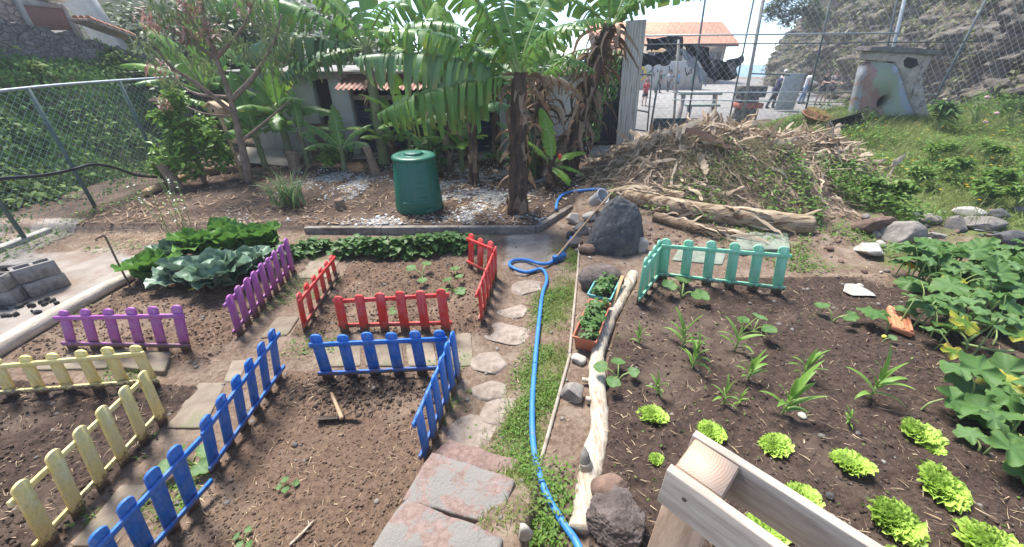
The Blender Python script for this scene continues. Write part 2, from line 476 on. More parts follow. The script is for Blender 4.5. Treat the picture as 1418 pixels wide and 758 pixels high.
b = MB(); b.add(*box((0, -2.2, .425), (8, 5.7, .85))); tag(b.build('terrace', M_CONC), 'raised terrace the photo is taken from', kind='structure')
b = MB(); b.add(*bbox((9.2, 12.36, -.25), (9, .16, 1.1), .01)); tag(b.build('retaining_wall', M_CONC), 'low concrete wall under the tall court fence', 'wall')

# kerbs
def kerb(name, pts, w, h, label, z0=-.1, m=M_CONC):
    mb = MB()
    for (x0, y0), (x1, y1) in zip(pts[:-1], pts[1:]):
        L = math.hypot(x1 - x0, y1 - y0); n = max(1, int(L / .9)); a = math.atan2(y1 - y0, x1 - x0)
        for i in range(n):
            f = (i + .5) / n; cx, cy = x0 + (x1 - x0) * f, y0 + (y1 - y0) * f
            mb.add(*bbox((cx, cy, (z0 + h) / 2 + random.uniform(-.006, .006)), (L / n - .006, w, h - z0), .012, (0, 0, a + random.uniform(-.008, .008)), 2))
    return tag(mb.build(name, m), label, kind='structure')
kerb('kerb', [(-3.2, 5.50), (.36, 5.53), (1.05, 6.5)], .09, .105, 'concrete kerb behind the red bed', m=mat('old_kerb', (.16, .14, .12), (.29, .26, .225), 6, .95, .6, c3=(.12, .095, .07), c3s=3, c3t=(.45, .62)))
py = np.array([1.0, 1.55, 2.58, 4.14, 4.8])
kerb('path_kerb', [(float(xe(q)), q) for q in py], .026, .158, 'thin concrete edging between grass path and bed', m=mat('edge_concrete', (.25, .205, .165), (.36, .31, .26), 6, .9, .4, c3=(.2, .15, .11)))
kerb('fence_kerb', [(-7.25, 1.5), (-7.25, 9.6)], .13, .06, 'concrete kerb under the left fence')
# ================================================================== shared materials
def wood_mat(name, c1, c2, sc=9, stretch=(1, 1, 8), **k): return mat(name, c1, c2, sc, k.pop('rough', .75), k.pop('bump', .3), stretch=stretch, **k)
M_ROCKD = mat('basalt', (.050, .050, .053), (.115, .113, .112), 7, .85, .6, c3=(.19, .185, .175), c3s=3, c3t=(.55, .75), bdist=.03)
M_ROCKG = mat('grey_stone', (.155, .138, .12), (.29, .262, .232), 8, .9, .6, c3=(.13, .12, .11), c3s=4, objvar=.25)
M_ROCKW = mat('pale_stone', (.31, .285, .245), (.46, .43, .38), 8, .9, .4, c3=(.3, .26, .2), c3s=5, objvar=.12)
M_ROCKB = mat('brown_stone', (.12, .075, .055), (.22, .145, .11), 8, .95, .7, c3=(.08, .055, .045), c3s=9, objvar=.2)
M_LAVA = mat('lava_stone', (.085, .066, .058), (.18, .145, .13), 9, .95, 1., bscale=22, c3=(.025, .02, .02), c3s=26, c3t=(.6, .68), bdist=.03)

def roundbox(n, k):
    key = (n, k)
    if key not in _ico:
        bm = bmesh.new(); bmesh.ops.create_cube(bm, size=2)
        bmesh.ops.subdivide_edges(bm, edges=list(bm.edges), cuts=n, use_grid_fill=True)
        V, F = bm_arrays(bm)
        V = V / (np.sum(np.abs(V) ** k, 1) ** (1 / k))[:, None]
        _ico[key] = (V, F)
    return _ico[key]
def slab(poly, z0, z1, k=14, amp=.008, seed=0, n=12, fr=9.):
    """rough block whose top is the quadrilateral poly"""
    V, F = roundbox(n, k); q = np.array(poly, float)[:, :2]
    s, t = (V[:, 0] + 1) / 2, (V[:, 1] + 1) / 2
    xy = ((1 - s) * (1 - t))[:, None] * q[0] + (s * (1 - t))[:, None] * q[1] + (s * t)[:, None] * q[2] + ((1 - s) * t)[:, None] * q[3]
    W = np.concatenate([xy, (z0 + (z1 - z0) * (V[:, 2] + 1) / 2)[:, None]], 1)
    nn = V / np.linalg.norm(V, axis=1)[:, None]
    return W + nn * (amp * fbm3(W * fr + seed, seed, 4) + amp * .8 * fbm3(W * fr * .3 + seed, seed + 4, 2))[:, None], F

# ================================================================== picket fences
def paint(name, c):
    """brushed paint, faded and scuffed, with soil splashed up the foot of each board"""
    m, t, N, Lk = nt(name); out = N('ShaderNodeOutputMaterial'); p = N('ShaderNodeBsdfPrincipled'); tc = N('ShaderNodeTexCoord'); oi = N('ShaderNodeObjectInfo')
    of = N('ShaderNodeVectorMath'); of.operation = 'MULTIPLY_ADD'; Lk(oi.outputs['Random'], of.inputs[0]); of.inputs[1].default_value = (9, 5, 7); Lk(tc.outputs['Object'], of.inputs[2]); v = of.outputs[0]
    mp = N('ShaderNodeMapping'); mp.inputs['Scale'].default_value = (1, 1, .12); Lk(v, mp.inputs[0]); br = node_noise(N, Lk, mp.outputs[0], 70, 4, .6)
    n1 = node_noise(N, Lk, v, 9, 6, .65); n2 = node_noise(N, Lk, v, 34, 8, .75); g = .3 * c[0] + .6 * c[1] + .1 * c[2]
    fade = tuple(min(1, q * .72 + .28 * (g * .6 + .22)) for q in c)
    k = node_mix(N, Lk, node_step(N, Lk, n1, .36, .66), c, fade); k = node_mix(N, Lk, node_step(N, Lk, br, .42, .75), k, tuple(q * .80 for q in c))
    k = node_mix(N, Lk, node_step(N, Lk, n2, .655, .70), k, (.30, .235, .17))
    sz = N('ShaderNodeSeparateXYZ'); Lk(tc.outputs['Object'], sz.inputs[0]); ma = N('ShaderNodeMath'); ma.operation = 'MULTIPLY_ADD'; Lk(n2, ma.inputs[0]); ma.inputs[1].default_value = -.34; Lk(sz.outputs[2], ma.inputs[2])
    k = node_mix(N, Lk, node_step(N, Lk, ma.outputs[0], -.055, -.125), k, (.135, .095, .07))
    Lk(k, p.inputs['Base Color']); p.inputs['Roughness'].default_value = .55; p.inputs['Specular IOR Level'].default_value = .3
    b = N('ShaderNodeBump'); b.inputs['Strength'].default_value = .35; b.inputs['Distance'].default_value = .003; Lk(br, b.inputs['Height']); Lk(b.outputs[0], p.inputs['Normal']); Lk(p.outputs[0], out.inputs[0]); return m
P_PURPLE = paint('purple_paint', (.34, .085, .33)); P_YELLOW = paint('yellow_paint', (.76, .61, .21)); P_BLUE = paint('blue_paint', (.012, .135, .50))
P_RED = paint('red_paint', (.64, .030, .022)); P_MINT = paint('mint_paint', (.20, .56, .335))

def picket_template(w, t):
    hw = w / 2; sh = 1 - w * .62
    poly = [(-hw, -.03), (hw, -.03), (hw, sh)]
    poly += [(hw * .93 * math.cos(a), sh + w * .62 * 1.0 * math.sin(a)) for a in np.linspace(.18, PI - .18, 7)]
    poly += [(-hw, sh)]
    V, F = prism(poly, -t / 2, t / 2)
    return bevelled(V, F, .0025)

def panel(label, m, b0, b1, t0, t1, n=6, w=.098, nrm=(0, -1), rails=(.16, .83), over=.02, n0=0, zs=(0, 0), hscale=1.):
    """b0, b1: foot of the first and last picket in the photo; t0, t1: their tops"""
    B0, B1 = G(*b0), G(*b1)
    T0, T1 = at(*t0, B0[1]), at(*t1, B1[1])
    ex = B1 - B0; L = np.linalg.norm(ex); ex /= L
    u0, u1 = (T0 - B0) * hscale, (T1 - B1) * hscale
    root = thing('picket_fence_panel', label, 'fence panel', B0, group='low painted picket fence panels')
    nr = np.array([nrm[0], nrm[1], 0.]); nr -= ex * np.dot(nr, ex); nr /= np.linalg.norm(nr)
    h0, h1 = np.linalg.norm(u0), np.linalg.norm(u1)
    V, F = picket_template(w, .018)
    for i in range(n):
        f = i / (n - 1); up = u0 * (1 - f) + u1 * f; h = np.linalg.norm(up)
        off = rng.normal(0, .006) ; sk = rng.normal(0, .006)
        W = V.copy(); W[:, 0] = V[:, 0] + sk * V[:, 1]
        Q = ex * (L * f) + np.outer(W[:, 0], ex) + np.outer((W[:, 1] + off / max(h, .1)), up) + np.outer(V[:, 2], nr)
        b = MB(); b.add(Q, F); b.build('picket', m, root)
    for q in rails:
        a0 = u0 * q - ex * over - ex * w / 2; a1 = ex * L + u1 * q + ex * over + ex * w / 2
        d = a1 - a0; LL = np.linalg.norm(d); d /= LL
        R, RF = bevelled(*box((0, 0, 0), (LL, .020, .042)), .003)
        upv = (u0 + u1); upv = upv - d * np.dot(upv, d); upv /= np.linalg.norm(upv)
        Q = (a0 + a1) / 2 + np.outer(R[:, 0], d) + np.outer(R[:, 2], upv) + np.outer(R[:, 1] + .0205 + rng.normal(0, .0007), nr)
        b = MB(); b.add(Q, RF); b.build('rail', m, root)
    return root

panel('purple picket panel lying square to the white log at the front of the cabbage bed', P_PURPLE, (101, 482), (258, 486), (86, 430), (244, 424), w=.09)
panel('purple picket panel running back along the cabbages beside the slab path', P_PURPLE, (333, 464), (406, 376), (316, 409), (395, 331), n=9, w=.09, nrm=(-1, .0))
panel('yellow picket panel across the far end of the dark bed, parallel to the purple one', P_YELLOW, (18, 548), (214, 534), (-8, 497), (186, 478), w=.085)
panel('weathered yellow picket panel with spotted paint leaning along the dark bed', P_YELLOW, (73, 755), (226, 586), (26, 668), (195, 514), w=.072, nrm=(-1, 0))
panel('blue picket panel left of the hoe, joined to a nearer blue panel', P_BLUE, (298, 648), (386, 526), (283, 577), (375, 457), nrm=(1, 0), w=.082, over=.03)
panel('nearest blue picket panel, running out of the bottom of the picture', P_BLUE, (269, 704), (90, 905), (240, 617), (38, 838), nrm=(1, 0), w=.076, over=.09)
panel('blue picket panel at the far end of the bed with the hoe', P_BLUE, (455, 524), (617, 516), (438, 465), (607, 457), w=.09)
panel('blue picket panel right of the hoe, next to the stone steps', P_BLUE, (592, 634), (636, 527), (580, 568), (626, 459), nrm=(-1, 0), w=.085)
panel('red picket panel on the left side of its bed, opposite the purple panel', P_RED, (423, 455), (466, 387), (413, 405), (458, 354), nrm=(1, 0), w=.09)
panel('red picket panel facing the camera at the front of its bed', P_RED, (478, 460), (618, 458), (468, 411), (611, 400), nrm=(0, 1), w=.088)
panel('short red picket panel set at an angle in the far right corner of its bed', P_RED, (652, 371), (678, 384), (653, 324), (679, 334), n=3, w=.09)
panel('red picket panel on the right side of its bed beside the grass path', P_RED, (668, 446), (687, 387), (663, 397), (686, 342), nrm=(-1, 0), w=.09)
panel('mint green picket panel across the far end of the lettuce bed', P_MINT, (917, 388), (1074, 407), (923, 330), (1086, 341), w=.097)
panel('mint green picket panel turned edge on at the left corner of the lettuce bed', P_MINT, (884, 420), (909, 388), (895, 356), (913, 333), n=4, w=.09, nrm=(1, -.2))

# ================================================================== steps, slabs, stones
M_STEP = mat('mortared_step', (.20, .135, .112), (.31, .228, .198), 30, .95, .9, c3=(.235, .22, .20), c3s=3.4, c3t=(.46, .50), bdist=.016, bscale=70)
M_STEPR = mat('red_step', (.18, .118, .098), (.28, .198, .17), 30, .95, .9, c3=(.17, .135, .11), c3s=4, bdist=.016, bscale=70)
steps = [([(600, 628), (702, 669), (722, 638), (622, 608)], .13, 'low red stone step at the foot of the steps', M_STEPR),
         ([(555, 692), (690, 728), (713, 664), (598, 625)], .25, 'middle stone step of red mortar and grey stones', M_STEP),
         ([(505, 770), (684, 815), (698, 742), (562, 689)], .39, 'nearest stone step, largest and highest of the steps', M_STEP)]
for i, (pl, z, lb, m) in enumerate(steps):
    q = [atz(u, v, z) for u, v in pl]; c = sum(q) / 4; c[2] = 0
    b = MB(); b.add(*slab([p - c for p in q], -.2, z, 34, .017, i + 3, 30, 8.))
    tag(b.build('stone_step', m, loc=c, smooth=True), lb, 'step')
q = [A3(-.66, .40, 0), A3(.0, .40, 0), A3(-.06, .84, 0), A3(-.58, .80, 0)]
b = MB(); b.add(*slab(q, -.2, .56, 12, .016, 9, 12, 8.)); tag(b.build('stone_step', M_STEP, smooth=True), 'top stone step just below the terrace edge', 'step')

M_PAVE = mat('paving_stone', (.165, .13, .097), (.245, .20, .152), 6, .95, .4, c3=(.17, .17, .10), c3s=3, c3t=(.5, .68), objvar=.14)
pav = [([(404, 387), (456, 385), (472, 360), (419, 362)], 'square slab between the purple and the red side panels'),
       ([(630, 509), (656, 507), (652, 461), (612, 462)], 'pale square slab at the right corner between red and blue panels'),
       ([(229, 594), (283, 594), (314, 531), (276, 531)], 'large slab between the yellow and the blue side panels'),
       ([(98, 757), (146, 757), (210, 672), (168, 672)], 'slab at the bottom edge between yellow and blue panels'),
       ([(360, 470), (398, 466), (415, 440), (385, 440)], 'mossy slab at the foot of the purple side panel'),
       ([(440, 509), (500, 508), (500, 478), (448, 478)], 'slab seen through the left pickets of the back blue panel'),
       ([(506, 508), (560, 508), (556, 478), (506, 478)], 'slab seen through the middle pickets of the back blue panel'),
       ([(566, 508), (606, 508), (600, 476), (562, 478)], 'slab seen through the right pickets of the back blue panel'),
       ([(30, 515), (150, 512), (150, 488), (50, 490)], 'long slab behind the yellow rear panel'),
       ([(160, 512), (230, 520), (240, 492), (160, 488)], 'slab between the purple front and yellow rear panels'),
       ([(310, 530), (330, 530), (345, 500), (322, 500)], 'narrow slab on the path beside the blue left panel')]
for i, (pl, lb) in enumerate(pav):
    q = [atz(u, v, .0) for u, v in pl]; c = sum(q) / 4
    zt = max(hz(*(c[:2])), 0) + .012
    b = MB(); b.add(*slab([p - c for p in q], -.06, zt, 18, .006, i + 30, 10, 7.))
    tag(b.build('paving_slab', M_PAVE, loc=(c[0], c[1], 0), smooth=True), lb, 'paving slab', 'flat slabs of the bed paths')

def stone_at(u, v, wpx, hpx, seed, m, label, name='stone', sink=.25, planes=16, cut=(.62, .95), ysc=1., rough=.06, cat='stone', group=None, sub=3, rz=0, fine=7.):
    p = G(u, v); t = p[1] * CP + (EYE - p[2]) * SP
    w = wpx / FX * t / 2; h = hpx / FX * t / 2
    b = MB(); V, F = rock((w, w * ysc, h), seed, planes, sub, rough, cut, fine)
    V = V @ rotm(0, 0, rz).T
    V[:, 2] += h * (1 - sink * 2)
    p2 = p + A3(0, w * ysc * .7, 0); p2[2] = hz(p2[0], p2[1]) if ysc * w < .5 else p[2]
    b.add(V, F); o = b.build(name, m, loc=p2, smooth=False)
    return tag(o, label, cat, group)
M_STEPG = mat('dusty_stone', (.20, .16, .13), (.32, .265, .22), 14, .95, .7, bscale=50, c3=(.15, .115, .09), c3s=6, c3t=(.5, .68), objvar=.12, bdist=.012)
ss = [(735, 400, 40, 'farthest'), (712, 432, 36, 'second farthest'), (706, 462, 52, 'large flat'), (680, 503, 42, 'flat'), (680, 537, 44, 'weathered'), (695, 569, 50, 'grey'), (663, 600, 62, 'rounded grey'), (727, 375, 30, 'sunken')]
ssl = ['grey stepping stone just left of the hose below its loop', 'grey stepping stone beside the foot of the red right panel', 'broad dusty stepping stone, halfway up the grass path', 'square grey stepping stone right of the pale corner slab', 'mossy stepping stone right of the blue right panel', 'flat grey stepping stone level with the middle of the blue right panel', 'rough rounded grey stepping stone touching the lowest red step', 'sunken stepping stone inside the loop of the blue hose']
for i, ((u, v, wpx, _), lb) in enumerate(zip(ss, ssl)):
    p = G(u, v); t = p[1] * CP + (EYE - p[2]) * SP; w = wpx / FX * t / 2
    b = MB(); V, F = rock((w * 1.45, w * 1.1, .07), 60 + i, 8, 4, .06, (.5, .9)); V[:, 2] = np.minimum(V[:, 2], .028 + .006 * fbm2(V[:, 0] * 20, V[:, 1] * 20, i)); V[:, 2] -= .014; b.add(V, F)
    tag(b.build('stepping_stone', M_STEPG, loc=p, smooth=True), lb, 'stepping stone', 'stepping stones up the grass path')

# ------------------------------------------------------------------ boulders and stones
def hull_rock(pts, cuts, amp, seed):
    bm = bmesh.new()
    for q in pts: bm.verts.new(q)
    r = bmesh.ops.convex_hull(bm, input=list(bm.verts)); bmesh.ops.delete(bm, geom=[v for v in bm.verts if not v.link_faces], context='VERTS')
    bmesh.ops.bevel(bm, geom=list(bm.edges), offset=.022, segments=2, affect='EDGES'); bmesh.ops.triangulate(bm, faces=bm.faces)
    for _ in range(cuts): bmesh.ops.subdivide_edges(bm, edges=[e for e in bm.edges if e.calc_length() > .03], cuts=1); bmesh.ops.triangulate(bm, faces=bm.faces)
    bm.normal_update(); N = np.array([v.normal[:] for v in bm.verts]); V, F = bm_arrays(bm)
    return V + N * (amp * fbm3(V * 3.2 + seed, seed, 3) + amp * .6 * (1 - 2 * np.abs(fbm3(V * 9 + seed, seed + 3, 4))))[:, None], F
p = G(850, 348); p[1] += .1
b = MB(); b.add(*hull_rock([(-.36, .1, -.1), (-.30, -.18, -.1), (.10, -.26, -.1), (.36, -.08, -.1), (.30, .35, -.1), (-.2, .35, -.1), (-.27, .0, .40), (-.30, -.14, .18), (-.07, -.02, .66), (-.02, -.24, .34), (.02, .10, .70), (.26, .05, .58), (.33, .0, .44), (.40, -.02, .18), (.30, .25, .5), (-.05, .32, .55), (.16, -.26, .10)], 4, .022, 5))
tag(b.build('boulder', M_ROCKD, loc=p, smooth=True), 'big angular dark basalt boulder at the left end of the debris heap', 'boulder')
stone_at(833, 406, 64, 44, 12, M_LAVA, 'rounded brown lava boulder right behind the turquoise planter', 'boulder', .2, 8, (.8, 1.), .7, .07, 'boulder', sub=4)
stone_at(862, 757, 92, 66, 15, M_LAVA, 'pitted purplish pumice boulder at the bottom edge beside the driftwood', 'boulder', .25, 12, (.6, .95), .9, .14, 'boulder', sub=6, fine=16)
stone_at(845, 700, 52, 42, 19, M_ROCKB, 'smooth greyish boulder behind the pitted one, against the driftwood', 'boulder', .25, 10, (.7, .95), .8, .05, 'boulder', sub=4)
stone_at(885, 350, 28, 28, 21, M_ROCKW, 'white broken stone beside the big dark boulder', planes=9, ysc=.6)
stone_at(795, 560, 42, 34, 25, M_ROCKG, 'grey wedge shaped stone between the terracotta planter and the driftwood', planes=7, cut=(.4, .8), ysc=.7)
stone_at(725, 752, 26, 42, 27, M_ROCKW, 'pale upright shard of stone at the bottom, left of the hose', planes=8, cut=(.45, .85), ysc=.6)
stone_at(802, 506, 22, 14, 29, M_ROCKW, 'small pale stone in front of the terracotta planter', planes=8)
for i, (u, v, a, c, m, lb) in enumerate([
        (800, 345, 28, 24, M_ROCKG, 'grey stone at the foot of the boulder beside the broom head'), (806, 326, 26, 22, M_ROCKG, 'grey stone on the pile below the tilted pot'),
        (796, 312, 24, 20, M_ROCKW, 'pale stone on the left flank of the pile by the pot'), (818, 307, 24, 16, M_ROCKW, 'pale flat stone directly under the tilted pot'),
        (792, 332, 16, 18, M_ROCKD, 'small dark stone on the pile by the hose'), (812, 352, 30, 20, M_ROCKB, 'brown stone between broom and boulder'),
        (826, 335, 22, 24, M_ROCKG, 'grey stone under the broom handle'),
        (1218, 328, 66, 34, M_ROCKB, 'long reddish brown rock tilted on the stone line'), (1260, 340, 66, 48, M_ROCKG, 'largest grey boulder of the stone line'),
        (1212, 358, 48, 26, M_ROCKW, 'pale rounded rock in front of the reddish brown one'), (1298, 334, 26, 18, M_ROCKG, 'small round stone right of the largest grey boulder'),
        (1286, 342, 22, 18, M_ROCKW, 'small pale stone against the largest grey boulder'), (1318, 356, 48, 22, M_ROCKB, 'reddish rock at the top edge of the squash leaves'),
        (1372, 322, 58, 22, M_ROCKG, 'wide flat grey slab stone on the stone line'), (1348, 306, 40, 18, M_ROCKW, 'pale flat stone behind the wide slab stone'),
        (1405, 342, 44, 26, M_ROCKD, 'dark grey rock at the right edge on the stone line'), (1408, 362, 34, 22, M_ROCKW, 'pale rock at the right edge above the squash'),
        (1330, 322, 36, 24, M_ROCKG, 'grey stone in the middle of the stone line'), (1290, 312, 34, 16, M_ROCKG, 'flat grey stone behind the largest boulder'),
        (1385, 306, 36, 18, M_ROCKD, 'dark flat stone at the back right of the stone line'), (1193, 412, 44, 16, M_ROCKW, 'pale rough lump sticking out of the soil right of the mint panel'),
        (497, 395, 3, 3, M_ROCKW, 'tiny white pebble in the red bed')]):
    stone_at(u, v, a, c, 100 + i, m, lb, planes=10, cut=(.45, .9), ysc=.75 if i != 7 else .5, sub=5 if a > 40 else 4, rough=.05, rz=rng.uniform(-.4, .4))
k = 0
for (u0, u1, v0, v1, n, sz) in [(1195, 1418, 292, 350, 40, 14), (790, 835, 300, 360, 14, 10), (1150, 1300, 345, 400, 14, 9)]:
    for _ in range(n):
        u, v = rng.uniform(u0, u1), rng.uniform(v0, v1); s = sz * rng.uniform(.45, 1.2)
        stone_at(u, v, s, s * rng.uniform(.5, .8), 200 + k, [M_ROCKG, M_ROCKW, M_ROCKB, M_ROCKG][k % 4], 'small loose rubble stone lying among the larger rocks', 'rubble_stone', sub=2, planes=12, ysc=.8, group='loose rubble stones', rz=rng.uniform(0, 3)); k += 1

# ================================================================== hose, broom, hoe
M_HOSE = mat('blue_hose', (.030, .165, .48), (.045, .20, .53), 8, .5, .15, spec=.4, c3=(.15, .17, .22), c3s=9, c3t=(.55, .72))
hp = [(812, 790), (797, 755), (775, 722), (752, 678), (739, 625), (737, 565), (741, 505), (746, 452), (751, 412), (757, 390), (750, 376), (728, 380), (707, 372), (710, 364), (728, 363), (747, 371), (762, 367), (776, 354), (787, 340), (794, 326)]
pts = [G(u, v) + A3(0, 0, .034) for u, v in hp]
for i in (10, 15, 16): pts[i][2] += .03 if i == 15 else .0
b = MB(); b.add(*tube(smooth_path(pts, 150), .0215, 10)); tag(b.build('garden_hose', M_HOSE, smooth=True), 'thick blue hose running down the grass path with a loop', 'hose')
pts = [G(u, v) + A3(0, 0, .022) for u, v in [(770, 292), (772, 280), (782, 270), (802, 266), (826, 264), (850, 266)]]
b = MB(); b.add(*tube(smooth_path(pts, 40), .026, 10)); tag(b.build('garden_hose', M_HOSE, smooth=True), 'short bend of blue hose on the ground by the banana trees', 'hose')

M_STICK = wood_mat('stick_wood', (.30, .19, .11), (.42, .29, .18), stretch=(6, 6, 6))
M_BLUEP = mat('blue_plastic', (.03, .16, .45), (.04, .2, .5), 8, .5, .1)
base = G(774, 362)
root = thing('broom', 'broom with a blue head and a wooden handle leaning on the boulder', 'broom', base)
top = at(846, 268, base[1] + .75) - base
b = MB(); b.add(*tube(smooth_path([A3(0, 0, .09), A3(.02, .02, .13), top], 12), .013, 8)); b.build('handle', M_STICK, root, smooth=True)
b = MB(); b.add(*bbox((0, -.0, .075), (.20, .05, .05), .012, (.2, 0, .5), 2)); b.build('head', M_BLUEP, root)
b = MB()
for i in range(60): 
    x, y = rng.uniform(-.09, .09), rng.uniform(-.02, .02); c, s = math.cos(.5), math.sin(.5)
    b.add(*tube([A3(x * c - y * s, x * s + y * c, .06), A3(x * 1.1 * c - y * 2 * s, x * 1.1 * s + y * 2 * c, .0)], .003, 4))
b.build('bristles', M_BLUEP, root)

M_IRON = mat('dark_iron', (.045, .037, .032), (.10, .075, .058), 14, .65, .4, c3=(.16, .09, .05), c3s=10, metal=.3)
p = G(474, 582); root = thing('hoe', 'hoe with a short worn wooden handle lying on the bare soil of the blue bed', 'hoe', p)
h0, h1 = A3(0, 0, .05), at(459, 545, p[1] + .24) - p
b = MB(); b.add(*tube(smooth_path([h0 - (h1 - h0) * .12, h0, (h0 + h1) / 2, h1], 14), [.017] * 7 + [.0145] * 7, 10)); b.build('handle', M_STICK, root, smooth=True)
c0 = at(441, 584, p[1] - .02) - p + A3(0, 0, .035); c1 = at(495, 573, p[1] + .0) - p + A3(0, 0, .02)
b = MB()
def wing(a0, a1, n=8, w0=.035, w1=.05, th=.006, lift=.02):
    a0 = np.array(a0); a1 = np.array(a1); d = a1 - a0; d = d / np.linalg.norm(d); side = np.cross(d, A3(0, .5, .85)); side /= np.linalg.norm(side)
    V = []
    for i in range(n + 1):
        f = i / n; c = a0 + (a1 - a0) * f ; w = w0 + (w1 - w0) * f; nn = np.cross(d, side)
        V += [c - side * w + nn * th / 2, c + side * w + nn * th / 2, c + side * w - nn * th / 2, c - side * w - nn * th / 2]
    F = [(i * 4 + j, i * 4 + (j + 1) % 4, i * 4 + 4 + (j + 1) % 4, i * 4 + 4 + j) for i in range(n) for j in range(4)] + [(3, 2, 1, 0), (n * 4, n * 4 + 1, n * 4 + 2, n * 4 + 3)]
    return np.array(V), F
b.add(*wing(A3(0, 0, .03), c0 + A3(0, -.01, .015), w0=.024, w1=.042)); b.add(*wing(A3(0, 0, .03), c1 + A3(0, 0, .02), w0=.024, w1=.020))
b.build('blade', M_IRON, root)
b = MB(); b.add(*tube([A3(0, .004, -.0), A3(0, 0, .03), A3(0, -.0, .06)], [.02, .027, .024], 12)); b.build('eye_collar', M_IRON, root, smooth=True)

# ================================================================== logs and driftwood
M_DRIFT = mat('driftwood', (.36, .29, .21), (.60, .53, .43), 8, .85, .9, stretch=(4, .8, 4), c3=(.24, .17, .11), c3s=5, c3t=(.52, .66), bdist=.015)
def gnarl(path, rad, n, sides, seed, amp, stretch=1.):
    P = smooth_path(path, n); r = np.interp(np.linspace(0, 1, n), np.linspace(0, 1, len(rad)), rad)
    V, F = tube(P, r, sides); c = np.repeat(P, sides, 0)
    d = V - c; L = np.linalg.norm(d, axis=1)[:, None]
    nz = fbm3(V * A3(9, 3.2, 9), seed, 3) + .5 * fbm3(V * 22, seed + 3, 2)
    V = c + d * (1 + amp * nz)[:, None]
    return V, F
dp = [(806, 742), (811, 700), (818, 655), (829, 608), (829, 572), (826, 535), (827, 500), (833, 470), (846, 440), (862, 410), (877, 384)]
pts = [G(u, v) + A3(0, .0, .035) for u, v in dp]
root = thing('driftwood_log', 'long bleached driftwood branch edging the lettuce bed', 'log', pts[0]); o0 = pts[0]
b = MB(); b.add(*gnarl([q - o0 for q in pts], [.078, .074, .066, .055, .064, .062, .060, .062, .070, .074, .055], 140, 20, 4, .40)); b.build('stem', M_DRIFT, root, smooth=True)
pts2 = [G(u, v) + A3(0, 0, .05) - o0 for u, v in [(812, 660), (815, 628), (822, 604), (828, 578)]]
b = MB(); b.add(*gnarl(pts2, [.055, .036, .030, .022], 30, 12, 8, .35)); b.build('side_branch', M_DRIFT, root, smooth=True)
q = G(813, 662) - o0
b = MB(); b.add(*gnarl([q + A3(0, 0, .03), q + A3(-.01, .01, .10), q + A3(-.022, .018, .14)], [.048, .042, .036], 12, 12, 5, .15)); b.build('cut_stub', M_DRIFT, root, smooth=True)
M_CUT = mat('grey_cut', (.16, .15, .13), (.28, .26, .23), 10, .8, .2)
b = MB(); b.add(*gnarl([q + A3(-.022, .018, .132), q + A3(-.026, .03, .19), q + A3(-.03, .05, .235)], [.035, .026, .004], 10, 10, 15, .1)); b.build('stub_tip', M_CUT, root, smooth=True)
for (u, v, du) in [(818, 533, -.07), (822, 560, -.06)]:
    q = G(u, v) - o0 + A3(0, 0, .03); b = MB(); b.add(*gnarl([q + A3(.03, 0, 0), q + A3(du, .01, .02)], [.03, .016], 8, 9, 6, .2)); b.build('knot_stub', M_DRIFT, root, smooth=True)

q0 = G(838, 452); q1 = at(862, 384, q0[1] + .62) - q0
b = MB(); d = q1 / np.linalg.norm(q1); W = frames(d); V, F = bevelled(*box((0, 0, 0), (np.linalg.norm(q1), .035, .018)), .003); b.add((V + A3(np.linalg.norm(q1) / 2, 0, .02)) @ W, F)
tag(b.build('wooden_slat', wood_mat('slat_wood', (.33, .2, .1), (.44, .29, .16), stretch=(3, 3, 3)), loc=q0), 'thin brown wooden slat resting along the driftwood beside the planters', 'slat')

M_LOGW = mat('bleached_log', (.37, .31, .24), (.55, .49, .41), 6, .85, .5, stretch=(3, .8, 3), c3=(.36, .29, .21), c3s=3.5, c3t=(.55, .75))
pts = [G(u, v) + A3(0, 0, .055) for u, v in [(-75, 535), (0, 490), (60, 455), (110, 427), (150, 404), (187, 386)]]
b = MB(); b.add(*gnarl([q - pts[0] for q in pts], [.085, .085, .08, .075, .07, .05], 70, 18, 31, .12)); tag(b.build('bleached_log', M_LOGW, loc=pts[0], smooth=True), 'thick pale bleached log edging the cabbage bed on the left', 'log')

